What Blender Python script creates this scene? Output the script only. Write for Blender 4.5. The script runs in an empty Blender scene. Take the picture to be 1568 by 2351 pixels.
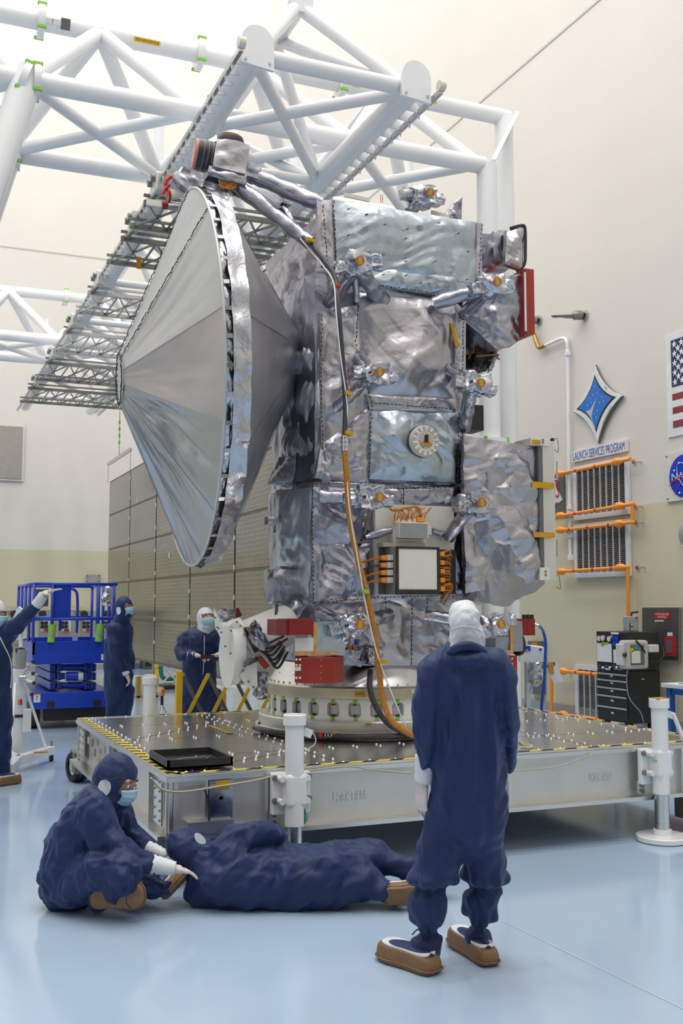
import bpy, bmesh, math, random
import numpy as np
from mathutils import Vector, Matrix

S = bpy.context.scene
COL = S.collection
# ------------------------------------------------------------------ camera
F, CX, CY = 2410.0, 784.0, 1175.5          # focal length in pixels of the 1568x2351 frame
CAM = np.array([0.0, 0.0, 1.72]); PITCH = math.radians(5.05); YAW = math.radians(22.9)
cam = bpy.data.cameras.new('camera'); cam_o = bpy.data.objects.new('camera', cam); COL.objects.link(cam_o)
cam.sensor_fit = 'VERTICAL'; cam.sensor_height = 36.0; cam.lens = 36.0 * F / 2351.0
cam.clip_end = 200; cam_o.location = CAM; cam_o.rotation_euler = (math.pi/2 + PITCH, 0, -YAW)
cam.dof.use_dof = True; cam.dof.focus_distance = 7.2; cam.dof.aperture_fstop = 10.0
S.camera = cam_o
# ------------------------------------------------------------------ world, lights, exposure
W = bpy.data.worlds.new('world'); S.world = W; W.use_nodes = True
W.node_tree.nodes['Background'].inputs[0].default_value = (0.9, 0.93, 1.0, 1)
W.node_tree.nodes['Background'].inputs[1].default_value = 0.1
S.view_settings.view_transform = 'Standard'; S.view_settings.look = 'None'
S.view_settings.gamma = 1.0; S.view_settings.use_curve_mapping = False
S.view_settings.exposure = 0.0
try:
    S.cycles.use_denoising = True
    S.cycles.max_bounces = 6; S.cycles.diffuse_bounces = 3; S.cycles.glossy_bounces = 4
    S.cycles.use_adaptive_sampling = True; S.cycles.adaptive_threshold = 0.04
    S.cycles.sample_clamp_indirect = 6.0
except Exception: pass
ROOM = dict(x0=-9.0, x1=9.9, y0=-7.0, y1=28.6, z=24.0)
LAMPS = [(x, y) for x in (-6.0, -1.2, 3.6, 8.0) for y in (-3.5, 2.5, 8.5, 14.5, 20.5, 26.0)]
LAMP_W = 240.0
for i, (x, y) in enumerate(LAMPS):
    l = bpy.data.lights.new('high_bay_light', 'AREA'); l.shape = 'RECTANGLE'; l.size = 2.2; l.size_y = 1.2
    l.energy = LAMP_W; l.color = (1.0, 0.985, 0.96); l.spread = math.radians(170)
    o = bpy.data.objects.new('high_bay_light', l); o.location = (x, y, ROOM['z'] - 0.35); COL.objects.link(o)

# ------------------------------------------------------------------ geometry helpers
def _cam_axes():
    cp, sp, cy, sy = math.cos(PITCH), math.sin(PITCH), math.cos(YAW), math.sin(YAW)
    return np.array([cy, -sy, 0]), np.array([-sy*sp, -cy*sp, cp]), np.array([sy*cp, cy*cp, sp])
AXR, AXU, AXF = _cam_axes()
def P(px, py, X=None, Y=None, Z=None, D=None):
    """world point seen at a pixel of the photo, on a known plane X, Y or Z (or at depth D)"""
    d = AXF + (px-CX)/F*AXR - (py-CY)/F*AXU
    if X is not None: t = (X-CAM[0])/d[0]
    elif Y is not None: t = (Y-CAM[1])/d[1]
    elif Z is not None: t = (Z-CAM[2])/d[2]
    else: t = D
    return CAM + t*d
V = lambda *a: np.array(a, float)
def unit(v):
    v = np.asarray(v, float); return v/(np.linalg.norm(v)+1e-12)
def frame(d):
    d = unit(d); a = V(0, 0, 1) if abs(d[2]) < 0.9 else V(1, 0, 0)
    u = unit(np.cross(a, d)); return u, np.cross(d, u), d

class MB:
    """collects shapes; build() links them as one mesh object"""
    def __init__(s): s.v = []; s.f = []; s.n = 0
    def add(s, v, f):
        b = s.n; v = [tuple(map(float, p)) for p in v]
        s.v += v; s.f += [tuple(i+b for i in q) for q in f]; s.n += len(v); return s
    def obox(s, c, ax, h):
        """box at c with axes ax (3x3 rows) and half sizes h"""
        c = np.asarray(c, float); ax = np.asarray(ax, float)
        v = [c + a*h[0]*ax[0] + b*h[1]*ax[1] + d*h[2]*ax[2] for a in (-1, 1) for b in (-1, 1) for d in (-1, 1)]
        f = [(0,1,3,2), (4,6,7,5), (0,4,5,1), (2,3,7,6), (0,2,6,4), (1,5,7,3)]
        if np.linalg.det(ax) < 0: f = [q[::-1] for q in f]
        return s.add(v, f)
    def box(s, lo, hi):
        lo, hi = np.minimum(lo, hi), np.maximum(lo, hi)
        return s.obox((lo+hi)/2, np.eye(3), (hi-lo)/2)
    def bar(s, p, q, w, h, up=None):
        p = np.asarray(p, float); q = np.asarray(q, float); d = unit(q-p)
        u = np.asarray(up if up is not None else ((0, 0, 1) if abs(d[2]) < .95 else (1, 0, 0)), float)
        a = unit(np.cross(u, d)); b = np.cross(d, a)
        return s.obox((p+q)/2, (a, b, d), (w/2, h/2, np.linalg.norm(q-p)/2))
    def cyl(s, p, q, r, r2=None, n=16, caps=True):
        p = np.asarray(p, float); q = np.asarray(q, float); r2 = r if r2 is None else r2
        a, b, d = frame(q-p); t = np.linspace(0, 2*np.pi, n, endpoint=False)
        o = np.cos(t)[:, None]*a + np.sin(t)[:, None]*b
        v = list(p+r*o) + list(q+r2*o)
        f = [(i, (i+1) % n, n+(i+1) % n, n+i) for i in range(n)]
        if caps: f += [tuple(range(n))[::-1], tuple(range(n, 2*n))]
        return s.add(v, f)
    def sweep(s, pts, r, n=8, caps=True, closed=False):
        pts = np.asarray(pts, float); m = len(pts); rr = np.broadcast_to(r, (m,))
        T = np.gradient(pts, axis=0) if not closed else np.roll(pts, -1, 0)-np.roll(pts, 1, 0)
        a = frame(T[0])[0]; v = []
        t = np.linspace(0, 2*np.pi, n, endpoint=False)
        for i in range(m):
            d = unit(T[i]); a = unit(a - d*np.dot(a, d)); b = np.cross(d, a)
            v += list(pts[i] + rr[i]*(np.cos(t)[:, None]*a + np.sin(t)[:, None]*b))
        f = []
        for i in range(m if closed else m-1):
            j = (i+1) % m
            f += [(i*n+k, i*n+(k+1) % n, j*n+(k+1) % n, j*n+k) for k in range(n)]
        if caps and not closed: f += [tuple(range(n))[::-1], tuple(range((m-1)*n, m*n))]
        return s.add(v, f)
    def lathe(s, c, axis, prof, n=32, caps=True, a0=0, a1=2*math.pi):
        """prof: list of (radius, height) along axis from c"""
        a, b, d = frame(axis); c = np.asarray(c, float); m = len(prof)
        full = abs(a1-a0-2*math.pi) < 1e-6
        t = np.linspace(a0, a1, n, endpoint=not full); v = []
        for r, h in prof: v += list(c + h*d + r*(np.cos(t)[:, None]*a + np.sin(t)[:, None]*b))
        f = []
        for i in range(m-1):
            for k in range(n if full else n-1):
                l = (k+1) % n; f.append((i*n+k, i*n+l, (i+1)*n+l, (i+1)*n+k))
        if caps and full: f += [tuple(range(n))[::-1], tuple(range((m-1)*n, m*n))]
        return s.add(v, f)
    def prism(s, poly, d):
        """polygon (list of 3d points) extruded by vector d"""
        poly = [np.asarray(p, float) for p in poly]; n = len(poly); d = np.asarray(d, float)
        nrm = sum(np.cross(poly[i], poly[(i+1) % n]) for i in range(n))
        if np.dot(nrm, d) < 0: poly = poly[::-1]
        v = poly + [p+d for p in poly]
        return s.add(v, [tuple(range(n))[::-1], tuple(range(n, 2*n))] + [(i, (i+1) % n, n+(i+1) % n, n+i) for i in range(n)])
    def sphere(s, c, r, n=12, m=8, ax=None):
        c = np.asarray(c, float); r = np.broadcast_to(np.asarray(r, float), (3,)); ax = np.eye(3) if ax is None else np.asarray(ax)
        v = [c+ax[2]*r[2]]
        for i in range(1, m):
            ph = math.pi*i/m
            for k in range(n):
                t = 2*math.pi*k/n
                v.append(c + ax[0]*r[0]*math.sin(ph)*math.cos(t) + ax[1]*r[1]*math.sin(ph)*math.sin(t) + ax[2]*r[2]*math.cos(ph))
        v.append(c-ax[2]*r[2]); L = len(v)-1
        f = [(0, 1+k, 1+(k+1) % n) for k in range(n)]
        for i in range(m-2):
            for k in range(n): a = 1+i*n; f.append((a+k, a+n+k, a+n+(k+1) % n, a+(k+1) % n))
        f += [(L, 1+(m-2)*n+(k+1) % n, 1+(m-2)*n+k) for k in range(n)]
        return s.add(v, f)
    def grid(s, G, wrap=False):
        """G: array (nu,nv,3)"""
        nu, nv = G.shape[:2]; f = []
        for i in range(nu-1):
            for j in range(nv if wrap else nv-1):
                k = (j+1) % nv; f.append((i*nv+j, (i+1)*nv+j, (i+1)*nv+k, i*nv+k))
        return s.add(G.reshape(-1, 3), f)
    def build(s, name, m, parent=None, smooth=False, bevel=0.0, label=None, fix=False):
        me = bpy.data.meshes.new(name); me.from_pydata(s.v, [], s.f); me.validate(); me.update()
        if fix:
            bm = bmesh.new(); bm.from_mesh(me); bmesh.ops.recalc_face_normals(bm, faces=bm.faces); bm.to_mesh(me); bm.free()
        return link(name, me, m, parent, smooth, bevel, label)

def link(name, me, m, parent=None, smooth=False, bevel=0.0, label=None):
    o = bpy.data.objects.new(name, me); COL.objects.link(o)
    if m is not None: me.materials.append(m)
    if smooth is True: me.polygons.foreach_set('use_smooth', [True]*len(me.polygons))
    elif smooth:
        bm = bmesh.new(); bm.from_mesh(me); c = math.radians(smooth)
        for e in bm.edges: e.smooth = len(e.link_faces) == 2 and e.calc_face_angle(0) < c
        for q in bm.faces: q.smooth = True
        bm.to_mesh(me); bm.free()
    if bevel:
        b = o.modifiers.new('bevel', 'BEVEL'); b.width = bevel; b.segments = 2; b.limit_method = 'ANGLE'
    if parent is not None:
        o.parent = parent; o.location = tuple(-world_loc(parent)) if not parent.get('_local') else (0, 0, 0)
    if label: o['label'] = label
    return o
def world_loc(o):
    p = np.zeros(3)
    while o is not None: p += np.array(o.location); o = o.parent
    return p
def tag(o, label, cat, group=None, kind=None):
    o['label'] = label; o['category'] = cat
    if group: o['group'] = group
    if kind: o['kind'] = kind
    return o
def struct(o, label=None):
    o['kind'] = 'structure'
    if label: o['label'] = label
    return o
def thing(name, label, cat, loc=(0, 0, 0), group=None):
    o = bpy.data.objects.new(name, None); COL.objects.link(o); o.location = tuple(map(float, loc)); o.empty_display_size = .1
    return tag(o, label, cat, group)
def dup(root, delta, label=None, group=None):
    """copy of a thing with its parts and sub-parts, moved by delta"""
    def rec(o, par):
        c = o.copy(); COL.objects.link(c); c.parent = par
        for ch in [x for x in bpy.data.objects if x.parent == o]: rec(ch, c)
        return c
    r = rec(root, None); r.location = tuple(np.array(root.location)+np.asarray(delta, float))
    if label: r['label'] = label
    if group: r['group'] = group
    return r
def text(name, body, m, parent, o, right, up, w, h, depth=.004, label=None):
    """flat lettering fitted into the box o + [0..w]*right + [0..h]*up"""
    c = bpy.data.curves.new(name, 'FONT'); c.body = body; c.extrude = 0; c.resolution_u = 3
    t = bpy.data.objects.new(name, c); COL.objects.link(t)
    bpy.context.view_layer.update()
    me = bpy.data.meshes.new_from_object(t.evaluated_get(bpy.context.evaluated_depsgraph_get()))
    bpy.data.objects.remove(t)
    a = np.empty(len(me.vertices)*3); me.vertices.foreach_get('co', a); a = a.reshape(-1, 3)
    lo, hi = a.min(0), a.max(0)
    u = (a[:, 0]-lo[0])/(hi[0]-lo[0])*w; v = (a[:, 1]-lo[1])/(hi[1]-lo[1])*h
    right, up = unit(right), unit(up); nrm = np.cross(right, up)
    pts = np.asarray(o, float) + u[:, None]*right + v[:, None]*up + nrm*depth
    me.vertices.foreach_set('co', pts.ravel()); me.update()
    return link(name, me, m, parent, label=label)
def bez(pts, n=24):
    """smooth (Catmull-Rom) curve through points"""
    p = np.asarray(pts, float); p = np.vstack([2*p[0]-p[1], p, 2*p[-1]-p[-2]]); out = []
    k = len(p)-3; per = max(2, n//k)
    for i in range(k):
        for t in np.linspace(0, 1, per, endpoint=False):
            a, b, c, d = p[i:i+4]
            out.append(.5*(2*b + (c-a)*t + (2*a-5*b+4*c-d)*t*t + (3*b-a-3*c+d)*t**3))
    out.append(p[-2]); return np.array(out)
rng = np.random.default_rng(7)

# ------------------------------------------------------------------ materials
def mat(name, col, rough=.5, metal=0., var=.06, vs=6., bump=0., bs=40., coat=0., spec=.5, rv=0., col2=None, stretch=None, emit=None, alpha=None, trans=0.):
    m = bpy.data.materials.new(name); m.use_nodes = True; nt = m.node_tree; b = nt.nodes['Principled BSDF']
    b.inputs['Roughness'].default_value = rough; b.inputs['Metallic'].default_value = metal
    b.inputs['Specular IOR Level'].default_value = spec
    if coat: b.inputs['Coat Weight'].default_value = coat; b.inputs['Coat Roughness'].default_value = .08
    if trans: b.inputs['Transmission Weight'].default_value = trans
    if alpha is not None: b.inputs['Alpha'].default_value = alpha
    tc = nt.nodes.new('ShaderNodeTexCoord'); src = tc.outputs['Object']
    if stretch:
        mp = nt.nodes.new('ShaderNodeMapping'); mp.inputs['Scale'].default_value = stretch
        nt.links.new(src, mp.inputs['Vector']); src = mp.outputs['Vector']
    n = nt.nodes.new('ShaderNodeTexNoise'); n.inputs['Scale'].default_value = vs; n.inputs['Detail'].default_value = 4
    nt.links.new(src, n.inputs['Vector'])
    r = nt.nodes.new('ShaderNodeValToRGB'); r.color_ramp.elements[0].position = .3; r.color_ramp.elements[1].position = .7
    c2 = col2 if col2 else tuple(min(1, c*(1+var)) for c in col); c1 = col if col2 else tuple(c*(1-var) for c in col)
    r.color_ramp.elements[0].color = (*c1, 1); r.color_ramp.elements[1].color = (*c2, 1)
    nt.links.new(n.outputs['Fac'], r.inputs['Fac']); nt.links.new(r.outputs['Color'], b.inputs['Base Color'])
    if rv:
        mr = nt.nodes.new('ShaderNodeMapRange'); mr.inputs['To Min'].default_value = max(0, rough-rv); mr.inputs['To Max'].default_value = rough+rv
        nt.links.new(n.outputs['Fac'], mr.inputs['Value']); nt.links.new(mr.outputs['Result'], b.inputs['Roughness'])
    if bump:
        n2 = nt.nodes.new('ShaderNodeTexNoise'); n2.inputs['Scale'].default_value = bs; n2.inputs['Detail'].default_value = 3
        nt.links.new(src, n2.inputs['Vector'])
        bp = nt.nodes.new('ShaderNodeBump'); bp.inputs['Strength'].default_value = bump; bp.inputs['Distance'].default_value = .01
        nt.links.new(n2.outputs['Fac'], bp.inputs['Height']); nt.links.new(bp.outputs['Normal'], b.inputs['Normal'])
    if emit: b.inputs['Emission Color'].default_value = (*emit[0], 1); b.inputs['Emission Strength'].default_value = emit[1]
    return m
def foil_mat(name, col, rough=.2, bump=.35, scale=9., tint=None, metal=1.0):
    """crinkled aluminised blanket: metallic film with creased fine relief"""
    m = mat(name, col, rough, metal, var=.08, vs=2.5, rv=.07, col2=tint); nt = m.node_tree; b = nt.nodes['Principled BSDF']
    tc = nt.nodes.new('ShaderNodeTexCoord')
    nz = nt.nodes.new('ShaderNodeTexNoise'); nz.inputs['Scale'].default_value = scale*.5; nz.inputs['Detail'].default_value = 2
    mx = nt.nodes.new('ShaderNodeVectorMath'); mx.operation = 'MULTIPLY_ADD'; mx.inputs[1].default_value = (.25, .25, .25)
    nt.links.new(tc.outputs['Object'], nz.inputs['Vector']); nt.links.new(nz.outputs['Color'], mx.inputs[0]); nt.links.new(tc.outputs['Object'], mx.inputs[2])
    hs = []
    for sc, w in ((scale, 1.0), (scale*2.7, .35)):
        vo = nt.nodes.new('ShaderNodeTexVoronoi'); vo.feature = 'F1'; vo.inputs['Scale'].default_value = sc
        nt.links.new(mx.outputs[0], vo.inputs['Vector'])
        mu = nt.nodes.new('ShaderNodeMath'); mu.operation = 'MULTIPLY'; mu.inputs[1].default_value = w
        nt.links.new(vo.outputs['Distance'], mu.inputs[0]); hs.append(mu)
    ad = nt.nodes.new('ShaderNodeMath'); nt.links.new(hs[0].outputs[0], ad.inputs[0]); nt.links.new(hs[1].outputs[0], ad.inputs[1])
    bp = nt.nodes.new('ShaderNodeBump'); bp.inputs['Strength'].default_value = bump; bp.inputs['Distance'].default_value = .035
    nt.links.new(ad.outputs[0], bp.inputs['Height']); nt.links.new(bp.outputs['Normal'], b.inputs['Normal'])
    return m
M = {}
M['white_paint'] = mat('white_enamel', (.92, .93, .95), .28, 0, .02, 3., coat=.3)
M['floor'] = mat('blue_epoxy_floor', (.40, .525, .69), .11, 0, .05, .7, rv=.04, spec=.5, bump=.02, bs=60)
M['ceiling'] = mat('ceiling_panel', (.70, .69, .66), .7)
M['foil'] = foil_mat('silver_foil', (.39, .40, .47), .30, .09, 13.)
M['foil_warm'] = foil_mat('warm_silver_foil', (.475, .465, .51), .32, .08, 12.)
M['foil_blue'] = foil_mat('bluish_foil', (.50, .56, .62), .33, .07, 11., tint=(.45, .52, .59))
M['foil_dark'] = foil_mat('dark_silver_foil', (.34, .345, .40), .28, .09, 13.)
M['foil_bright'] = foil_mat('bright_foil', (.54, .56, .62), .27, .12, 16.)
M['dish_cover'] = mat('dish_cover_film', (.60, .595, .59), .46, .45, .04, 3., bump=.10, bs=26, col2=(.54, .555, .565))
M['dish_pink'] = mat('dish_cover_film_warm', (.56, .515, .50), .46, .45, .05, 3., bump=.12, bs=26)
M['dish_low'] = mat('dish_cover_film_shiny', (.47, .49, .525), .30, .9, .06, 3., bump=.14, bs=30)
M['dish_back'] = foil_mat('dish_back_film', (.46, .45, .47), .48, .06, 5.)
M['foil_flank_lit'] = foil_mat('lit_flank_foil', (.70, .73, .80), .42, .08, 10.)  # colour brightened to offset the dark dish back this side mirrors
M['alu'] = mat('bare_aluminium', (.74, .74, .73), .3, 1, .05, 4., rv=.08, stretch=(1, 1, 12))
M['alu_plate'] = mat('brushed_deck_plate', (.76, .765, .77), .19, 1, .06, 3., rv=.06, bump=.03, bs=25, stretch=(1, 6, 1))
M['alu_dull'] = mat('milled_aluminium', (.72, .71, .68), .42, .85, .05, 5., rv=.1)
M['gold_ring'] = mat('chromated_ring', (.52, .46, .34), .36, .9, .05, 5.)
M['steel'] = mat('steel', (.55, .56, .57), .25, 1, .05, 8.)
M['steel_dark'] = mat('dark_steel', (.27, .265, .25), .4, .8, .1, 8.)
M['black'] = mat('black_plastic', (.02, .02, .022), .45, 0, .2, 8.)
M['black_rubber'] = mat('black_rubber', (.03, .03, .032), .7, 0, .2, 8., bump=.1)
M['red_cover'] = mat('red_anodised_cover', (.38, .045, .03), .35, .3, .08, 5.)
M['red_dark'] = mat('dark_red_cover', (.25, .012, .014), .4, .1, .08, 30.)
M['red'] = mat('bright_red', (.6, .03, .02), .45)
M['orange'] = mat('orange_pipe', (.95, .33, .03), .4, 0, .05)
M['orange_wire'] = mat('orange_cable', (.58, .20, .02), .5, 0, .2, 20.)
M['kapton'] = mat('amber_tape', (.62, .33, .01), .22, .1, .15, 20., bump=.1)
M['green_tape'] = mat('green_tape', (.25, .62, .06), .5)
M['yellow'] = mat('yellow_paint', (.85, .55, .01), .4, 0, .05)
M['hazard_yellow'] = mat('hazard_yellow', (.85, .66, .01), .4, 0, .05)
M['blue_lift'] = mat('blue_enamel', (.01, .055, .52), .35, 0, .08, coat=.2)
M['blue_hose'] = mat('blue_hose', (.01, .09, .5), .4)
M['cream'] = mat('cream_sheet', (.80, .77, .69), .5, 0, .03)
M['white_matte'] = mat('white_blanket', (.80, .80, .78), .55, 0, .05, 7., bump=.06, bs=30)
M['paper'] = mat('paper', (.82, .83, .86), .7)
M['glass'] = mat('clear_acrylic', (.85, .87, .88), .08, 0, .02, alpha=.35)
M['sign_white'] = mat('sign_white', (.80, .81, .84), .35)
M['sign_blue'] = mat('sign_blue', (.01, .17, .62), .35)
M['nasa_blue'] = mat('insignia_blue', (.005, .05, .55), .35)
M['flag_red'] = mat('flag_red', (.27, .04, .055), .8, bump=.1)
M['flag_blue'] = mat('flag_blue', (.03, .035, .11), .8, bump=.1)
M['sign_red'] = mat('sign_red', (.55, .02, .03), .4)
M['wood'] = mat('plywood', (.55, .40, .24), .6)
M['grey'] = mat('grey_paint', (.36, .37, .38), .45)
M['louvre'] = mat('louvre_grey', (.16, .16, .165), .5)
M['grey_dark'] = mat('dark_grey_paint', (.13, .135, .14), .4)
M['navy'] = mat('navy_coverall_cloth', (.008, .022, .092), .55, 0, .12, 9., bump=.5, bs=17, spec=.4)
M['navy'].node_tree.nodes['Principled BSDF'].inputs['Sheen Weight'].default_value = .25
M['navy'].node_tree.nodes['Principled BSDF'].inputs['Sheen Tint'].default_value = (.35, .45, .9, 1)
M['hood_white'] = mat('white_hood_cloth', (.72, .76, .80), .7, 0, .04, 9., bump=.2, bs=60)
M['glove'] = mat('latex_glove', (.78, .68, .66), .42, 0, .06, 30., bump=.1, bs=80)
M['cuff'] = mat('white_glove_cuff', (.76, .78, .82), .5, 0, .04, 30., bump=.2, bs=50, stretch=(1, 1, 4))
M['skin'] = mat('skin', (.50, .27, .19), .5, 0, .08, 20.)
M['mask'] = mat('mask_blue', (.42, .66, .78), .65, 0, .05, 20., bump=.1, bs=60)
M['boot'] = mat('tan_boot_rubber', (.235, .13, .058), .55, 0, .1, 20., bump=.1, bs=60)
M['dark_grey_cable'] = mat('black_cable_sleeve', (.05, .05, .055), .45, 0, .2, 30., bump=.3, bs=120)
# ================================================================== the room
def wall_mat(name):
    """cream wall with the beige paint coat on its lower part"""
    m = mat(name, (.75, .718, .675), .55, 0, .02, .6); nt = m.node_tree; b = nt.nodes['Principled BSDF']
    old = b.inputs['Base Color'].links[0].from_socket
    g = nt.nodes.new('ShaderNodeNewGeometry'); sx = nt.nodes.new('ShaderNodeSeparateXYZ'); nt.links.new(g.outputs['Position'], sx.inputs[0])
    gt = nt.nodes.new('ShaderNodeMath'); gt.operation = 'LESS_THAN'; gt.inputs[1].default_value = 3.165; nt.links.new(sx.outputs['Z'], gt.inputs[0])
    mx = nt.nodes.new('ShaderNodeMix'); mx.data_type = 'RGBA'
    nt.links.new(gt.outputs[0], mx.inputs['Factor']); nt.links.new(old, mx.inputs[6]); mx.inputs[7].default_value = (.68, .635, .46, 1)
    nt.links.new(mx.outputs[2], b.inputs['Base Color']); return m
M['wall'] = wall_mat('cream_wall')
R = ROOM
struct(MB().box((R['x0'], R['y0'], -.2), (R['x1'], R['y1'], 0)).build('floor', M['floor']), 'pale blue glossy epoxy floor')
struct(MB().box((R['x0']-.2, R['y1'], 0), (R['x1']+.2, R['y1']+.2, R['z'])).build('wall_back', M['wall']), 'tall cream wall with beige lower coat behind the hall')
struct(MB().box((R['x1'], R['y0'], 0), (R['x1']+.2, R['y1'], R['z'])).build('wall_right', M['wall']), 'tall cream wall carrying emblems, vents and pipes')
struct(MB().box((R['x0']-.2, R['y0'], 0), (R['x0'], R['y1'], R['z'])).build('wall_left', M['wall']))
struct(MB().box((R['x0']-.2, R['y0']-.2, 0), (R['x1']+.2, R['y0'], R['z'])).build('wall_front', M['wall']))
struct(MB().box((R['x0']-.2, R['y0']-.2, R['z']), (R['x1']+.2, R['y1']+.2, R['z']+.2)).build('ceiling', M['ceiling']))
# unseen dark slabs, added to give the foil something dark to mirror
M['door'] = mat('grey_reflection_slab', (.20, .21, .23), .5)
dr = struct(MB().box((-6, R['y0'], 0), (6.5, R['y0']+.1, 8.5)).build('reflection_slab_1', M['door']))
dr2 = struct(MB().box((R['x0'], 4, 0), (R['x0']+.1, 14, 7)).build('reflection_slab_2', M['door']))
# panel joint high on the walls
M['joint'] = mat('wall_joint_line', (.60, .58, .54), .6)
struct(MB().box((R['x0'], R['y1']-.012, 11.22), (R['x1'], R['y1'], 11.26)).build('trim_1', M['joint']))
struct(MB().box((R['x1']-.012, R['y0'], 11.22), (R['x1'], R['y1'], 11.26)).build('trim_2', M['joint']))
struct(MB().box((R['x0'], R['y1']-.03, 0), (R['x1'], R['y1'], .14)).build('baseboard_back', M['grey']))
struct(MB().box((R['x1']-.03, R['y0'], 0), (R['x1'], R['y1'], .14)).build('baseboard_right', M['grey']))
struct(MB().bar(P(1150, 2112, Z=.0015), P(1600, 2331, Z=.0015), .008, .001).build('trim_3', mat('floor_joint', (.55, .66, .80), .2)))
# ================================================================== signs and fittings on the right wall
WX = R['x1']-.004
RT, UP = V(0, -1, 0), V(0, 0, 1)
def W(px, py, off=0.0): return P(px, py, X=WX-off)
def slab(poly_px, off0, off1):
    """polygon traced on the wall, from off0 to off1 proud of it"""
    pts = [W(x, y, 0) - V(off0, 0, 0) for x, y in poly_px]
    return MB().prism(pts, V(-(off1-off0), 0, 0))
def star_poly(cor, bend, n=10):
    c = sum(cor)/4; out = []
    for i in range(4):
        a, b = cor[i], cor[(i+1) % 4]; m = (a+b)/2*(1-bend)+c*bend
        for t in np.linspace(0, 1, n, endpoint=False): out.append((1-t)**2*a+2*t*(1-t)*m+t*t*b)
    return out
def wpoly(name, pts, o0, o1, m, par): return MB().prism([p-V(o0, 0, 0) for p in pts], V(-(o1-o0), 0, 0)).build(name, m, par)
# --- four-pointed emblem
e = thing('wall_emblem', 'four-pointed blue and silver star emblem with rocket on the wall', 'emblem', W(1379, 1016))
co = [W(*p) for p in ((1372.5, 838), (1435, 909), (1379, 1016), (1321, 945))]
ci = [W(*p) for p in ((1373.5, 868), (1414, 914.5), (1376.5, 986), (1336, 938))]
cm = [W(*p) for p in ((1373, 861), (1422, 912), (1377, 993), (1331, 940))]
wpoly('dark_edge', star_poly([c+(c-sum(co)/4)*.02+V(0, -.01, -.012) for c in co], .42), .02, .05, M['grey_dark'], e)
wpoly('silver_border', star_poly(co, .42), .03, .062, M['sign_white'], e)
wpoly('black_outline', star_poly(cm, .44), .05, .066, M['black'], e)
wpoly('blue_field', star_poly(ci, .40), .05, .070, M['sign_blue'], e)
rk = [W(*p) for p in ((1379.5, 914), (1373, 931), (1371, 939), (1368, 950), (1366.5, 960), (1375, 985), (1364, 958), (1354, 945), (1364, 941), (1368.5, 934), (1371, 928))]
wpoly('rocket_plume', rk, .06, .074, mat('silver_print', (.55, .55, .56), .4), e)
for (x, y, s) in ((1379, 902.5, 1.4), (1370, 907.5, 1.7), (1390, 912, 1.4), (1363, 915, 1.3), (1395, 922, 1.4), (1385, 924.5, 1.6), (1366, 925.5, 1.2), (1357, 931.5, 1.6), (1379.5, 943, 1.6), (1373.5, 950, 1.3), (1377.5, 958.5, 1.7), (1373.5, 887.5, 1.1)):
    wpoly('star', star_poly([W(x, y-s), W(x+s*.7, y), W(x, y+s), W(x-s*.7, y)], .5, 2), .06, .074, M['sign_white'], e)
def etext(s, p0, p1, h): # lettering along an edge of the emblem
    a, b = W(*p0, .064), W(*p1, .064); d = b-a; text('lettering', s, M['grey_dark'], e, a, d, np.cross(V(-1, 0, 0), unit(d)), np.linalg.norm(d), h)
etext('NASA', (1387, 889), (1393, 896), .035)
etext('KENNEDY SPACE CENTER', (1345, 950), (1367, 975), .03)
etext("EARTH'S BRIDGE TO SPACE", (1342, 926), (1366, 880), .03)
etext('LAUNCH SERVICES PROGRAM', (1384, 975), (1405, 933), .03)
# --- lettering board
e = thing('lettering_board', 'narrow white board with tall blue capital letters under star emblem', 'sign', W(1320, 1061))
a, b, c, d = [W(*p) for p in ((1319.5, 1062), (1443.5, 1036), (1443.5, 1009), (1319.5, 1037))]
wpoly('board', [a, b, c, d], .0, .05, M['sign_white'], e)
wd = a[1]-b[1]; hh = d[2]-a[2]
text('lettering', 'LAUNCH SERVICES PROGRAM', mat('letter_blue', (.03, .13, .50), .4), e, a+V(-.05, -.03, hh*.12), RT, UP, wd-.06, hh*.76)
# --- round blue insignia board
e = thing('insignia_board', 'grey board with round blue space agency insignia beside national flag', 'sign', W(1533, 1153))
tl, bl = W(1530, 1043), W(1533, 1153); y0 = tl[1]; hgt = tl[2]-bl[2]; wdt = hgt*1.22
tl = V(WX, y0, tl[2]); bl = V(WX, y0, bl[2])
wpoly('board', [bl, bl+RT*wdt, tl+RT*wdt, tl], 0, .03, M['ceiling'], e)
cc = W(1571.5, 1092, .03); rr = abs(W(1571.5, 1043)[2]-W(1571.5, 1141)[2])/2
MB().cyl(cc, cc-V(.012, 0, 0), rr, n=48).build('blue_disc', M['nasa_blue'], e)
text('lettering', 'NASA', M['sign_white'], e, cc-V(.016, -rr*.80, rr*.17), RT, UP, rr*1.55, rr*.36)
def sp(x, y, o=.018): return cc + RT*rr*x + UP*rr*y - V(o, 0, 0)
MB().prism([sp(-1.12, -.42), sp(-.6, -.12), sp(.2, .12), sp(1.15, .62), sp(.1, .02), sp(-.66, -.22)], V(-.003, 0, 0)).build('red_vector', M['sign_red'], e)
MB().prism([sp(-.80, -.93), sp(-.3, -.42), sp(.25, .0), sp(1.1, .75), sp(.2, -.12), sp(-.34, -.5)], V(-.003, 0, 0)).build('red_vector', M['sign_red'], e)
t = np.linspace(0, 2*np.pi, 48, endpoint=False)
el = np.array([sp(.05 + .50*math.cos(u)*math.cos(1.0)-.82*math.sin(u)*math.sin(1.0)*.6, .0+.50*math.cos(u)*math.sin(1.0)*.6+.72*math.sin(u)*math.cos(.6)) for u in t])
MB().sweep(el, .004, 5, closed=True).build('orbit_line', M['sign_white'], e)
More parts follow.
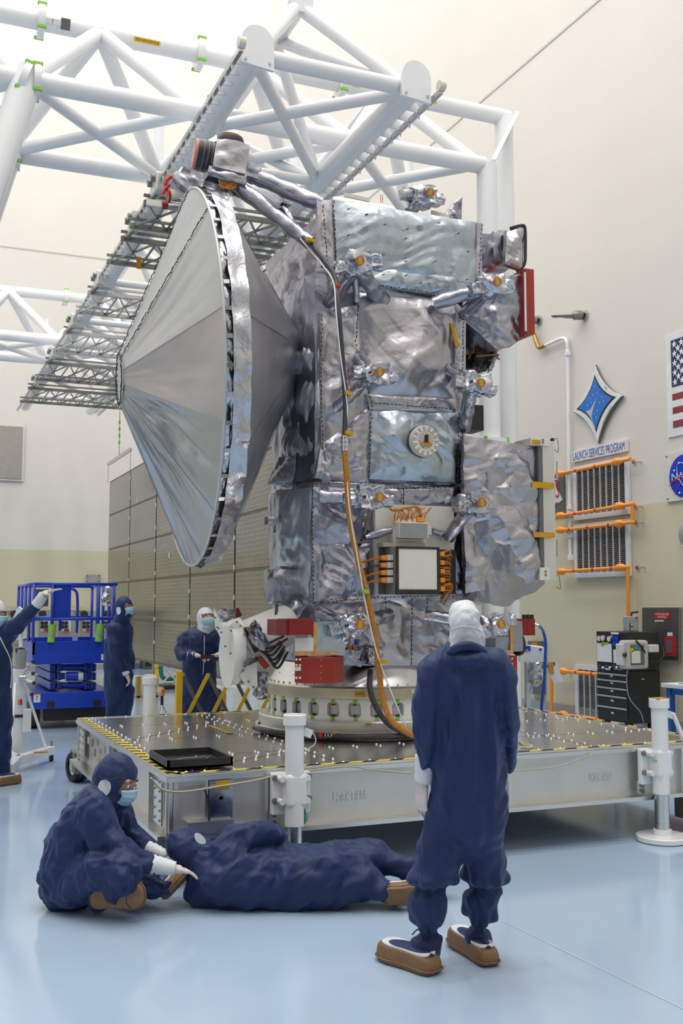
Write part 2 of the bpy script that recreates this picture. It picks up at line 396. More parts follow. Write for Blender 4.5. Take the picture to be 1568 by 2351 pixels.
for x, y in ((-.28, .62), (.3, .7), (.55, -.45), (-.3, -.78), (-.62, .3), (.1, -.62)): MB().sphere(sp(x, y), .016, 6, 4).build('star', M['sign_white'], e)
for p in (bl+RT*.04+UP*.04, tl+RT*.04-UP*.04): MB().cyl(p-V(.03, 0, 0), p-V(.04, 0, 0), .012, n=8).build('screw', M['grey_dark'], e)
# --- flag in clear sleeve
e = thing('national_flag', 'stars and stripes flag in clear plastic sleeve on the wall', 'flag', W(1539, 993))
q0, q1 = W(1542.5, 783), W(1545, 984); fy = q0[1]; zt, zb = q0[2], W(1543, 984)[2]; H = zt-zb; wf = H*1.75; ch = H*7/13; cw = wf*.4
def fp(u, v, o): return V(WX-o, fy-u, zt-v)
wpoly('sleeve', [fp(-.12, H+.12, 0), fp(wf+.1, H+.12, 0), fp(wf+.1, -.1, 0), fp(-.12, -.1, 0)], 0, .015, M['sign_white'], e)
for k in range(13):
    u0 = cw if k < 7 else 0
    wpoly('stripe', [fp(u0, H*(k+1)/13, 0), fp(wf, H*(k+1)/13, 0), fp(wf, H*k/13, 0), fp(u0, H*k/13, 0)], .01, .022, M['flag_red'] if k % 2 == 0 else M['sign_white'], e)
wpoly('canton', [fp(0, ch, 0), fp(cw, ch, 0), fp(cw, 0, 0), fp(0, 0, 0)], .01, .024, M['flag_blue'], e)
st5 = [(math.sin(k*math.pi/5)*(1 if k % 2 == 0 else .42), math.cos(k*math.pi/5)*(1 if k % 2 == 0 else .42)) for k in range(10)]
for i in range(11):
    for j in range(9):
        if (i+j) % 2 == 0:
            u, v = cw*(i+1)/12, ch*(j+1)/10
            wpoly('star', [fp(u+a*.055, v-b*.055, 0) for a, b in st5], .02, .028, M['sign_white'], e)
# --- black banner half hidden by the probe
e = thing('mission_banner', 'black banner with white tilted badge and red letters on wall', 'banner', W(1297, 1185))
ax, zt_, zb_ = W(1297, 1085)[1], W(1297, 1083)[2], W(1297, 1186)[2]
wpoly('backing', [V(WX, ax, zb_), V(WX, ax+1.3, zb_), V(WX, ax+1.3, zt_), V(WX, ax, zt_)], 0, .02, M['grey_dark'], e)
wpoly('badge', [W(1273, 1099), W(1294, 1148), W(1272, 1166), W(1240, 1150), W(1244, 1110)], .015, .028, M['sign_white'], e)
text('lettering', 'NS', M['sign_red'], e, W(1262, 1146, .03), RT, UP, W(1262, 1140)[1]-W(1284, 1140)[1], .28)
wpoly('colour_mark', [W(1277, 1158), W(1284, 1152), W(1284, 1155), W(1278, 1161)], .02, .034, M['sign_red'], e)
# --- louvred vents
def vent(name_lab, tl, tr, br, bl):
    e = thing('air_vent', name_lab, 'vent', W(*bl)); z1, z0 = W(*tl)[2], W(*bl)[2]; ya, yb = W(*tl)[1], W(*tr)[1]
    z1 = (z1+W(*tr)[2])/2; z0 = (z0+W(*br)[2])/2
    t = .075; f = MB()
    for lo, hi in (((ya, z0), (ya-t, z1)), ((yb+t, z0), (yb, z1)), ((ya-t, z0), (yb+t, z0+t)), ((ya-t, z1-t), (yb+t, z1))):
        f.box((WX-.05, lo[0], lo[1]), (WX, hi[0], hi[1]))
    f.build('frame', M['sign_white'], e)
    MB().box((WX-.012, ya-.02, z0+.02), (WX-.001, yb+.02, z1-.02)).build('backing', M['grey_dark'], e)
    w = (ya-yb-2*t)/8
    for k in range(1, 8):
        y = ya-t-k*w; MB().box((WX-.045, y-.008, z0+t), (WX-.01, y+.008, z1-t)).build('mullion', M['ceiling'], e)
    lv = MB(); n = int((z1-z0-2*t)/.028)
    for k in range(n):
        z = z0+t+(k+.5)*(z1-z0-2*t)/n
        lv.obox((WX-.024, (ya+yb)/2, z), (V(0, 1, 0), unit(V(1, 0, 1)), unit(V(-1, 0, 1))), ((ya-yb)/2-t, .010, .002))
    lv.build('louvres', M['louvre'], e)['kind'] = 'stuff'
vent('square white framed louvred vent directly under the lettering board', (1321, 1074), (1446, 1047), (1446, 1180), (1322, 1196))
vent('white framed louvred vent between two orange pipe runs below another vent', (1322, 1207), (1448, 1189), (1449, 1321), (1323, 1328))
vent('tall floor-level louvred vent half behind the black tool chest', (1325, 1525), (1450, 1535), (1450, 1664), (1326, 1657))
# --- orange pipe runs with domed detectors
def pipe_run(lab, pts, bulbs=(), posts=(), r=.028, off=.14):
    e = thing('orange_pipe', lab, 'pipe', W(*pts[0]))
    w = [W(x, y, off) for x, y in pts]
    for i in range(len(w)-1):
        MB().cyl(w[i], w[i+1], r, n=12).build('pipe', M['orange'], e, smooth=40)
        L = np.linalg.norm(w[i+1]-w[i])
        if L > 1.0 and abs(w[i+1][1]-w[i][1]) > .5:
            for t in (.28, .55, .8):
                q = w[i]*(1-t)+w[i+1]*t; d = unit(w[i+1]-w[i])*.02
                MB().cyl(q-d, q+d, r*1.06, n=12).build('band', M['sign_red'], e)
    for q in w[1:-1]: MB().sphere(q, r*1.35, 12, 8).build('elbow', M['orange'], e, smooth=True)
    for x, y in bulbs:
        q = W(x, y, off); d = V(0, 1, 0)
        MB().lathe(q-d*.13, d, [(.025, 0), (.04, .04), (.058, .08), (.058, .17), (.04, .20), (.025, .26)], 16).build('coupling', M['orange'], e, smooth=40)
    for x, y in posts:
        q = W(x, y, off*.9); MB().cyl(q, q+V(off*.9, 0, 0), .012, n=8).build('bracket', M['steel'], e)
        q2 = W(x, y, .01); MB().cyl(q2, q2-V(.02, 0, 0), .035, n=10).build('flange', M['steel'], e)
pipe_run('short straight orange pipe crossing the top of a vent', [(1279, 1089), (1447, 1054)], [(1284, 1088), (1416, 1060)], [(1305, 1088), (1456, 1060)])
pipe_run('double orange pipe run joined by a short vertical piece between vents', [(1276, 1186), (1452, 1157), (1452, 1199), (1276, 1219)], [(1286, 1184), (1421, 1162), (1287, 1217), (1421, 1202)], [(1304, 1186), (1459, 1163), (1304, 1219), (1461, 1200)])
pipe_run('orange pipe turning down towards the gas detector above tool chest', [(1276, 1313), (1441, 1302), (1443, 1452)], [(1288, 1312), (1424, 1303)], [(1464, 1303)])
pipe_run('orange pipe loop near the floor behind the tool chest', [(1400, 1551), (1266, 1538), (1266, 1638), (1400, 1656)], [(1292, 1541), (1293, 1640)], [(1309, 1541), (1311, 1637)], off=.16)
# --- white conduit with brass elbow
e = thing('conduit', 'thin white conduit with brass elbow running down the wall', 'pipe', W(1311, 1285))
MB().sweep(bez([W(1226, 767, .065), W(1231, 784, .075), W(1238, 798, .075), W(1252, 793, .065)], 18), .035, 10).build('brass_elbow', mat('brass', (.42, .25, .06), .35, .8), e, smooth=True)
MB().sweep(bez([W(1250, 794, .065), W(1270, 785, .065), W(1291, 777, .065), W(1300, 782, .065), W(1303, 800, .065), W(1303.5, 850, .065), W(1309, 1250, .065), W(1311, 1272, .065)], 48), .028, 10).build('conduit_tube', M['white_paint'], e, smooth=True)
for x, y in ((1304, 812), (1308.5, 1165), (1309.5, 1230)): MB().cyl(W(x, y, .065)-V(0, 0, .03), W(x, y, .065)+V(0, 0, .03), .045, n=12).build('clamp', M['white_paint'], e)
MB().lathe(W(1311, 1286, .065), (0, 0, 1), [(.05, 0), (.055, .03), (.05, .09), (.03, .075)], 12).build('end_cap', M['white_paint'], e, smooth=40)
for i, (x, y, lab) in enumerate(((1343, 724, 'small grey spray nozzle sticking out of the bare upper wall'), (1238, 735, 'small grey spray nozzle peeking out beside the red cover'))):
    q = W(x, y); e = thing('spray_nozzle', lab, 'nozzle', q)
    MB().cyl(q, q-V(.03, 0, 0), .09, n=16).build('flange', M['steel'], e)
    MB().lathe(q-V(.03, 0, 0), (-1, .6, .02), [(.045, 0), (.075, .04), (.075, .16), (.05, .17), (.045, .28), (.03, .34), (.035, .46), (.015, .5)], 12).build('nozzle_body', M['steel_dark'], e, smooth=40)
# --- deluge control cabinet
e = thing('control_panel', 'stainless water deluge control cabinet with red recessed boxes on wall', 'panel', W(1482, 1512))
wpoly('door', [W(1482, 1511), W(1566, 1517), W(1566, 1395), W(1482, 1395)], 0, .06, mat('brushed_stainless', (.30, .30, .30), .38, .9, .12, 3., stretch=(1, 1, 14)), e)
a = W(1504, 1421, .062); b = W(1539.5, 1421, .062); hh = W(1504, 1405)[2]-a[2]
wpoly('sign_plate', [a+V(.062, 0, 0), b+V(.062, 0, 0), b+V(.062, 0, hh), a+V(.062, 0, hh)], .06, .07, M['sign_red'], e)
ww = a[1]-b[1]
text('lettering', 'WATER DELUGE', M['sign_white'], e, a+V(-.012, -ww*.06, hh*.55), RT, UP, ww*.88, hh*.33)
text('lettering', 'CONTROLS', M['sign_white'], e, a+V(-.012, -ww*.2, hh*.12), RT, UP, ww*.6, hh*.33)
wpoly('small_plate', [W(1512, 1427), W(1532, 1427), W(1532, 1423.5), W(1512, 1423.5)], .06, .068, M['sign_white'], e)
for x0, x1, y0, y1 in ((1494, 1512, 1461, 1503), (1538, 1559, 1462, 1505)):
    wpoly('pull_box', [W(x0, y1), W(x1, y1+1), W(x1, y0+1), W(x0, y0)], .05, .09, M['sign_red'], e)
    wpoly('pull_label', [W(x0+3, y0-2), W(x1-7, y0-2), W(x1-7, y0-10), W(x0+3, y0-10)], .06, .07, M['sign_white'], e)
    wpoly('box_window', [W(x0+4, y1-6), W(x1-4, y1-6), W(x1-4, y0+8), W(x0+4, y0+8)], .085, .095, M['grey_dark'], e)
# grey speaker horn at the frame edge, thermostat boxes
e = thing('wall_loudspeaker', 'small grey round loudspeaker on beige wall near flag', 'loudspeaker', W(1588, 1225))
MB().lathe(W(1590, 1226), (-1, 0, 0), [(.10, 0), (.16, .05), (.17, .1), (.12, .13)], 20).build('shell', M['grey'], e, smooth=40)
MB().cyl(W(1590, 1226, .13), W(1590, 1226, .135), .11, n=20).build('grille', M['grey_dark'], e)
# ================================================================== fittings on the back wall
BY = R['y1']-.034
def B(px, py, off=0.0): return P(px, py, Y=BY-off)
RB = V(1, 0, 0)
def brect(name, x0, y0, x1, y1, o0, o1, m, par=None):
    a, b = B(x0, y1), B(x1, y0)
    return MB().box((a[0], BY-o1, a[2]), (b[0], BY-o0, b[2])).build(name, m, par)
e = thing('access_hatch', 'large flat grey hatch plate high on the back wall', 'hatch', B(25, 1095))
brect('plate', -60, 981, 52, 1095, 0, .06, mat('hatch_grey', (.36, .34, .30), .6), e); brect('frame', -66, 976, 57, 1100, 0, .03, M['wall'], e)
e = thing('junction_plate', 'small grey blank plate on back wall above the lift', 'plate', B(213, 1337))
brect('plate', 198, 1320, 230, 1337, 0, .06, M['grey'], e)
for x, y in ((200, 1322), (228, 1322), (200, 1335), (228, 1335)):
    q = B(x, y, .06); MB().cyl(q, q-V(0, .01, 0), .02, n=6).build('screw', M['grey_dark'], e)
mt = mat('panel_grey', (.36, .35, .32), .5)
for i, (x0, x1) in enumerate(((24, 52), (89, 121), (135, 169), (185, 218), (236, 268))):
    e = thing('electrical_panel', ['grey electrical cabinet on back wall partly behind white column', 'grey electrical cabinet seen through the lift rails beside blue board', 'grey electrical cabinet behind the blue board of the lift', 'grey electrical cabinet with yellow tag behind open lift gate', 'grey electrical cabinet beside the hooded person by the lift'][i], 'cabinet', B((x0+x1)/2, 1478))
    brect('enclosure', x0, 1403, x1, 1478, 0, .12, mt, e)
    brect('switch_plate', x0+3, 1424, x1-8, 1449, .12, .16, M['ceiling'], e)
    for k in range(2):
        for j in range(2):
            q = B(x0+8+9*k, 1430+9*j, .16); MB().cyl(q, q-V(0, .04, 0), .05, n=10).build('socket', M['black'], e)
    q = B(x0+8, 1410, .12); MB().lathe(q, (0, -1, 0), [(.10, 0), (.10, .05), (.06, .06)], 14).build('gauge', M['black'], e)
    brect('warning_strip', x0+10, 1444, x1-12, 1449, .15, .17, M['sign_red'], e)
tag(brect('wall_rail', 0, 1393, 190, 1402, 0, .08, mat('rail_beige', (.62, .57, .42), .6)), 'long beige cable rail along the back wall above the cabinets', 'rail')
# ================================================================== white tubular gantries and the long offload truss
GT = thing('gantry_frame', 'huge white tubular gantry truss arching over the silver probe', 'gantry', (1.06, 10.6, 0))
wp = M['white_paint']
def tube(par, p, q, r, name='tube', n=20): return MB().cyl(p, q, r, n=n).build(name, wp, par, smooth=40)
RC, RBR = .105, .068
def flange(par, p, d, r=.19):
    d = unit(d); MB().cyl(np.asarray(p)-d*.035, np.asarray(p)+d*.035, r, n=20).build('flange', wp, par, smooth=40)
    u, v, _ = frame(d)
    for k in range(4):
        a = math.pi/4+k*math.pi/2; c = np.asarray(p)+(math.cos(a)*u+math.sin(a)*v)*r*.98
        MB().obox(c, (u, v, d), (.018, .014, .05)).build('green_tag', M['green_tape'], par)
def gantry(par, dy, xl, xr, nodes):
    Y = lambda y: y+dy
    zM, zT = 6.99, 8.16; yM, yT, yL = Y(10.6), Y(11.52), Y(12.45)
    Mp = lambda x: V(x, yM, zM); Lp = lambda x: V(x, yL, zM); Tp = lambda x: V(x, yT, zT)
    tube(par, Mp(xl), Mp(xr), RC, 'chord'); tube(par, Lp(xl), Lp(xr), RC, 'chord'); tube(par, Tp(xl), Tp(xr+.93), RC, 'chord')
    for i in range(len(nodes)-1):
        a, b = nodes[i], nodes[i+1]; m = (a+b)/2
        for e in (a, b):
            tube(par, Mp(e), Tp(m), RBR*1.25, 'brace'); tube(par, Lp(e), Tp(m), RBR*1.25, 'brace')
        tube(par, Mp(a), Lp(b), RBR, 'brace'); tube(par, Lp(a), Mp(b), RBR, 'brace')
        tube(par, Lp(b), Lp(b)-V(0, 0, .0)+V(0, 0, .9), RBR*.9, 'post') if i else None
    for x in nodes[1:-1]:
        flange(par, Mp(x)+V(.12, 0, 0), (1, 0, 0)); flange(par, Lp(x)+V(.12, 0, 0), (1, 0, 0)); flange(par, Tp(x)+V(.25, 0, 0), (1, 0, 0))
    # right legs: two columns and bracing
    for (x, y, z) in ((xr+.05, yM, zM), (xr+.87, yT, zT), (xr+.05, yL, zM)):
        tube(par, V(x, y, z), V(x, y, 0.03), .125, 'column'); flange(par, V(x, y, 3.62), (0, 0, 1), .21)
        MB().box((x-.3, y-.3, 0), (x+.3, y+.3, .04)).build('base_plate', wp, par)
    for z0, z1 in ((.5, 3.4), (3.9, 6.6)):
        tube(par, V(xr+.05, yM, z0), V(xr+.87, yT, z1), .05, 'brace'); tube(par, V(xr+.05, yL, z0), V(xr+.87, yT, z1), .05, 'brace')
        tube(par, V(xr+.05, yM, z1), V(xr+.05, yL, z0), .05, 'brace')
    ed = unit(Tp(xr+.93)-Mp(xr))
    MB().obox((Mp(xr)+Tp(xr+.93))/2+V(.1, 0, 0), (ed, np.cross(ed, V(1, 0, 0)), V(1, 0, 0)), (.9, .13, .03)).build('end_plate', wp, par)
    # left leg, an inclined pair
    for y, s in ((yM, -1), (yL, 1)):
        tube(par, V(1.06, y, zM+.1), V(-.85, y+s*.5, .04), .15, 'leg')
        MB().box((-1.2, y+s*.5-.3, 0), (-.5, y+s*.5+.3, .04)).build('base_plate', wp, par)
    flange(par, V(1.0, yM, zM-.02), (1, 0, -.35), .21)
    tube(par, V(1.0, yM, zM), V(-.4, yL, zM-2.4), .06, 'brace'); tube(par, V(1.0, yL, zM), V(-.4, yM, zM-2.4), .06, 'brace')
gantry(GT, 0, -2.6, 6.33, [-2.7, -.85, 1.0, 2.8, 4.6, 6.25])
# lettering decals on the top chord
def decal(px, py, w, h, m, txt=None, zc=8.16, yc=11.52):
    q = P(px, py, Y=yc-.1); ax = (V(1, 0, 0), unit(V(0, -.35, 1)), unit(V(0, -1, -.35)))
    MB().obox(V(q[0], yc, zc)+ax[2]*.107, ax, (w/2, h/2, .004)).build('decal', m, GT)
    if txt: text('lettering', txt, M['black'], GT, V(q[0]-w*.45, yc, zc)+ax[2]*.112-ax[1]*h*.3, ax[0], ax[1], w*.9, h*.6)
decal(338, 88, .30, .05, M['yellow'], 'SUPPORT FRAME MASS 5826 KG PDL 480')
decal(819, 197, .10, .04, M['yellow'], 'SAFETY 480'); decal(97, 29, .045, .05, M['yellow']); decal(113, 34, .09, .05, M['sign_white']); decal(130, 39, .10, .06, M['sign_white']); decal(151, 43, .10, .12, M['grey_dark'])
decal(998, 238, .05, .05, M['yellow']); decal(984, 236, .1, .05, M['sign_white'])
G2 = thing('gantry_frame', 'second white tubular gantry standing deep in the hall near back wall', 'gantry', (1.06, 21.2, 0))
gantry(G2, 10.6, -2.6, 6.33, [-2.7, -.85, 1.0, 2.8, 4.6, 6.25])
# long triangular truss (two rails and a ridge) along the hall
LT = thing('offload_truss', 'long white triangular truss with toothed rails running down the hall', 'truss', (2.74, 8.35, 6.5))
xa, xb, xc, zr, zc, ya, yb, yc = 2.74, 4.29, 3.47, 6.55, 7.66, 8.38, 26.3, 9.25
A = lambda y: V(xa, y, zr); Bq = lambda y: V(xb, y, zr); Cq = lambda y: V(xc, y, zc)
tube(LT, A(ya), A(yb), .115, 'rail_chord', 24); tube(LT, Bq(ya), Bq(yb), .115, 'rail_chord', 24); tube(LT, Cq(yc), Cq(yb), .10, 'ridge_chord', 24)
for Q in (A, Bq):   # arched end caps
    q = Q(ya-.02); pl = [q+V(.15*math.cos(t), 0, .06+.16*math.sin(t)) for t in np.linspace(0, math.pi, 14)]+[q+V(-.15, 0, -.14), q+V(.15, 0, -.17)]
    MB().prism(pl, V(0, .035, 0)).build('end_cap', wp, LT)
    for s in (-.11, .11): MB().cyl(q+V(s, -.002, -.11), q+V(s, -.012, -.11), .012, n=8).build('bolt', M['steel'], LT)
q = Cq(yc); MB().cyl(q+V(0, -.03, 0), q+V(0, .03, 0), .13, n=20).build('end_cap', wp, LT)
tube(LT, A(ya+.1), Bq(ya+.1), .075, 'brace')
ys = np.arange(8.5, 26, 2.35)
for i, y in enumerate(ys[:-1]):
    y2 = ys[i+1]; m = (y+y2)/2
    for e in (y, y2): tube(LT, A(e), Cq(m+.35), .062, 'brace'); tube(LT, Bq(e), Cq(m+.35), .062, 'brace')
    tube(LT, A(y), Bq(y2), .06, 'brace'); tube(LT, A(y2), Bq(y2), .055, 'brace')
tube(LT, Cq(yc+.1), Bq(ya+.12), .07, 'brace'); tube(LT, Cq(yc+.1), A(ya+.12), .07, 'brace')
tube(LT, Bq(ya+.15), A(10.0), .062, 'brace')
# toothed side rails with rollers
for x, s in ((xa-.19, -1), (xb+.19, 1)):
    MB().bar((x, ya-.15, zr-.10), (x, yb, zr-.10), .035, .05).build('guide_rail', M['steel'], LT)
    br = MB(); nb = int((yb-ya)/.2)
    for k in range(nb):
        y = ya+.1+k*.2
        br.prism([(x-.02*s, y, zr-.02), (x+.12*-s, y, zr-.0), (x+.12*-s, y, zr-.10), (x+.02*s, y, zr-.11)], V(0, .018, 0))
        br.cyl((x, y+.009, zr-.10), (x, y+.009, zr-.17), .022, .006, n=6)
    br.build('rail_brackets', wp, LT)['kind'] = 'stuff'
    for y in (ya-.15,):
        MB().cyl((x-.03, y, zr-.05), (x+.03, y, zr-.05), .05, n=18).build('roller', M['cream'], LT, smooth=40)
# trolleys and lattice cross beams carried under the rails (positions follow the rail in the photo)
CBZ = 6.28
beams = [((335, 466), (300, 518)), ((285, 548), (245, 600)), ((205, 672), (176, 716)), ((150, 763), (122, 804)), ((110, 833), (80, 870)), ((69, 891), (45, 921))]
lab_b = ['lattice cross beam under the long white truss just behind the dish', 'lattice cross beam with dangling amber tag under the white truss', 'third silver lattice cross beam along the toothed rails', 'fourth silver lattice cross beam along the toothed rails', 'dark lattice cross beam next to the last one on the rails', 'last lattice cross beam hanging free at the end of the rails']
for k, ((x0, y0), (x1, y1)) in enumerate(beams):
    p0, p1 = P(x0, y0, Z=CBZ), P(x1, y1, Z=CBZ)
    ya_, yb_ = p0[1], p1[1]; xl = (p0[0]+p1[0])/2-.02; xr = 5.35
    m = M['steel'] if k in (2, 3) else M['steel_dark']
    e = thing('cross_beam', lab_b[k], 'beam', (xl, ya_, CBZ), 'lattice cross beams')
    for y in (ya_, yb_): MB().bar((xl, y, CBZ), (xr, y, CBZ), .055, .055).build('beam_chord', m, e); MB().bar((xl, y, CBZ+.09), (xr, y, CBZ+.09), .03, .03).build('beam_chord', m, e)
    n = 7; dx = (xr-xl-.1)/n
    for i in range(n):
        a, b = xl+.05+i*dx, xl+.05+(i+1)*dx
        MB().bar((a, ya_, CBZ), ((a+b)/2, (ya_+yb_)/2, CBZ), .022, .022).build('lattice', m, e); MB().bar(((a+b)/2, (ya_+yb_)/2, CBZ), (b, yb_, CBZ), .022, .022).build('lattice', m, e)
        MB().bar((a, yb_, CBZ), (b, ya_, CBZ), .022, .022).build('lattice', m, e)
        MB().bar((b, ya_, CBZ), (b, yb_, CBZ), .022, .022).build('lattice', m, e)
        MB().bar(((a+b)/2, ya_, CBZ), ((a+b)/2, yb_, CBZ), .016, .016).build('lattice', m, e)
    # trolley at the rail
    q = V(xa-.2, ya_-.22, zr-.12)
    MB().box(q+V(-.05, -.14, -.12), q+V(.06, .14, .10)).build('trolley_plate', M['alu_dull'], e, bevel=.02)
    for dy_ in (-.08, .08): MB().cyl(q+V(-.09, dy_, .03), q+V(.02, dy_, .03), .045, n=12).build('roller', M['steel_dark'], e)
    MB().bar(q+V(0, 0, -.1), V(xl+.05, ya_, CBZ), .04, .04).build('hanger', M['steel_dark'], e)
    MB().bar((xb+.19, ya_, zr-.12), (xb+.19, ya_, CBZ), .05, .05).build('hanger', M['alu_dull'], e)
    MB().bar((xb+.19, yb_, zr-.12), (xb+.19, yb_, CBZ), .05, .05).build('hanger', M['alu_dull'], e)
    if k == 1: q = P(319, 600, Z=CBZ-.05); MB().box(q-V(.03, .005, .1), q+V(.03, .005, .06)).build('amber_tag', M['kapton'], e)
q = P(744, 441, X=xb+.25); e = thing('rail_trolley', 'white roller trolley on toothed rail above the probe', 'trolley', q)
MB().box(q+V(-.05, -.1, -.1), q+V(.05, .12, .09)).build('bracket', wp, e, bevel=.02); MB().cyl(q+V(-.07, -.02, .0), q+V(.08, -.02, .0), .05, n=16).build('roller', M['steel'], e, smooth=40); MB().cyl(q+V(-.075, -.02, 0), q+V(.09, -.02, 0), .02, n=10).build('axle', M['black'], e)

# spreader bar with wires holding the far end of the solar panels
AX = 4.7
q0, q1 = P(249, 1062, X=AX), P(300, 1036, X=AX); q0[2] = q1[2] = (q0[2]+q1[2])/2
e = thing('spreader_bar', 'thin aluminium spreader bar hanging by a wire above solar panels', 'bar', q0)
MB().bar(q0, q1, .07, .07).build('bar', M['alu_dull'], e)
mid = V(AX, (q0[1]+q1[1])/2, q0[2]); MB().cyl(mid, V(AX, mid[1], CBZ), .008, n=6).build('wire', M['steel_dark'], e)
for k in range(4): c = mid+V(0, 0, .35+.16*k); MB().box(c-V(.02, .02, .035), c+V(.02, .02, .035)).build('green_tag', M['green_tape'], e)
for q in (q0, q1): MB().cyl(q, V(q[0], q[1], 4.705), .006, n=6).build('wire', M['steel_dark'], e)
# ================================================================== crinkled foil helpers
def tri(x): return np.abs(2*(x-np.floor(x))-1)
def crumple(p, s=3.0, seed=0):
    """creased height field: folded triangle waves in random directions, roughly -1..1"""
    r = np.random.default_rng(seed); p = np.asarray(p, float).reshape(-1, 3); s = s*1.4
    w = np.stack([np.sin(p@r.normal(size=3)*s*1.3+r.uniform(0, 6)) + .6*np.sin(p@r.normal(size=3)*s*2.9+r.uniform(0, 6)) for _ in range(3)], 1)*.14/s
    q = p+w; h = np.zeros(len(p))
    for f, a, n in ((s, 1.0, 4), (s*2.1, .46, 4), (s*4.4, .17, 3)):
        for _ in range(n):
            d = unit(r.normal(size=3)); m = .5+.5*np.sin(p@r.normal(size=3)*s*.8+r.uniform(0, 6))
            h += a/n**.5*(tri(q@d*f*.5+r.uniform())-.5)*2*(.35+.65*m)
    return h*.92
def foil_panel(name, q, m, parent, nu=40, nv=40, amp=.02, s=4.0, bulge=.03, rim=.05, seed=0, edge=.35, out=None, label=None):
    """blanket stretched over the quad q (4 corners, ccw seen from outside), puffed and creased, edges folded back"""
    q = [np.asarray(x, float) for x in q]; nu, nv = int(nu*1.35), int(nv*1.35)
    u = np.linspace(0, 1, nu)[:, None, None]; v = np.linspace(0, 1, nv)[None, :, None]
    G = (1-u)*(1-v)*q[0]+u*(1-v)*q[1]+u*v*q[2]+(1-u)*v*q[3]
    n = unit(np.cross(q[1]-q[0], q[3]-q[0])) if out is None else unit(out)
    e = np.minimum(np.minimum(u, 1-u)*6, np.minimum(v, 1-v)*6).clip(0, 1)
    h = crumple(G, s, seed).reshape(nu, nv, 1)*amp*(edge+(1-edge)*e) + bulge*(1-(2*u-1)**4)*(1-(2*v-1)**4)
    G = G+h*n
    # pinholes of the quilting ties: small dimples
    r = np.random.default_rng(seed+99)
    b = np.concatenate([G[:, :1], G, G[:, -1:]], 1); b = np.concatenate([b[:1], b, b[-1:]], 0)
    msk = np.zeros(b.shape[:2], bool); msk[0] = msk[-1] = True; msk[:, 0] = msk[:, -1] = True
    b[msk] -= n*rim
    o = MB().grid(b).build(name, m, parent, smooth=24, label=label); return o
def foil_loft(name, rings, m, parent, amp=.02, s=4., seed=0, n=96, k=6, cap=True, label=None, smooth=26):
    """closed cross-sections (arrays of 3d points) lofted; k steps between rings; creased outward"""
    R2 = []
    for ring in rings:
        ring = np.asarray(ring, float); L = np.r_[0, np.cumsum(np.linalg.norm(np.roll(ring, -1, 0)-ring, axis=1))]
        t = np.linspace(0, L[-1], n, endpoint=False); rr = np.vstack([ring, ring[:1]])
        R2.append(np.stack([np.interp(t, L, rr[:, i]) for i in range(3)], 1))
    out = []
    for i in range(len(R2)-1):
        for t in np.linspace(0, 1, k, endpoint=False): out.append((1-t)*R2[i]+t*R2[i+1])
    out.append(R2[-1]); G = np.array(out); c = G.mean(1, keepdims=True)
    ax = unit(c[-1, 0]-c[0, 0]); d = G-c; d -= (d@ax)[..., None]*ax; d /= np.linalg.norm(d, axis=2, keepdims=True)+1e-9
    G = G+d*(crumple(G, s, seed).reshape(G.shape[0], n, 1)*amp)
    b = MB().grid(G, wrap=True); m_ = G.shape[0]
    if cap: b.f += [tuple(range(n)), tuple(range((m_-1)*n, m_*n))[::-1]]
    return b.build(name, m, parent, smooth=smooth, label=label, fix=True)
def foil_tube(name, pts, r, m, parent, amp=.012, s=9., seed=0, n=20, seg=10, label=None, capped=True):
    pts = np.asarray(pts, float); L = np.r_[0, np.cumsum(np.linalg.norm(np.diff(pts, axis=0), axis=1))]
    t = np.linspace(0, L[-1], max(seg, int(L[-1]/.03))); q = np.stack([np.interp(t, L, pts[:, i]) for i in range(3)], 1)
    if len(pts) > 2:
        for _ in range(2): q[1:-1] = .5*q[1:-1]+.25*(q[:-2]+q[2:])
    rr = np.interp(t, L, np.broadcast_to(r, (len(pts),)))
    b = MB().sweep(q, rr, n, caps=capped); p = np.array(b.v); cen = np.repeat(q, n, 0); d = p-cen; d /= np.linalg.norm(d, axis=1, keepdims=True)
    b.v = [tuple(x) for x in p+d*(crumple(p, s, seed)*amp)[:, None]]
    return b.build(name, m, parent, smooth=45, label=label)
def foil_box(name, c, ax, h, m, parent, amp=.012, s=8., seed=0, k=14, rnd=.25, label=None, taper=1.0):
    """rounded creased box: axes ax (rows), half sizes h"""
    c = np.asarray(c, float); ax = np.asarray(ax, float); b = MB(); h = np.asarray(h, float)
    for i in range(3):
        for sg in (-1, 1):
            u = np.linspace(-1, 1, k); A, Bb = np.meshgrid(u, u, indexing='ij'); l = np.zeros((k, k, 3)); l[..., i] = sg
            l[..., (i+1) % 3] = A; l[..., (i+2) % 3] = Bb*sg
            nn = l/np.linalg.norm(l, axis=2, keepdims=True)*1.25; ll = l*(1-rnd)+nn*rnd
            hh = np.ones_like(ll)*h; hh[..., 0] *= 1+(taper-1)*(ll[..., 2]+1)/2; hh[..., 1] *= 1+(taper-1)*(ll[..., 2]+1)/2
            p = c+(ll*hh)@ax; d = nn@ax
            p = p+d*(crumple(p, s, seed).reshape(k, k, 1)*amp); b.grid(p)
    o = b.build(name, m, parent, label=label)
    bm = bmesh.new(); bm.from_mesh(o.data); bmesh.ops.remove_doubles(bm, verts=bm.verts, dist=1e-4); bmesh.ops.recalc_face_normals(bm, faces=bm.faces)
    for e in bm.edges: e.smooth = len(e.link_faces) == 2 and e.calc_face_angle(0) < .9
    for f in bm.faces: f.smooth = True
    bm.to_mesh(o.data); bm.free(); return o
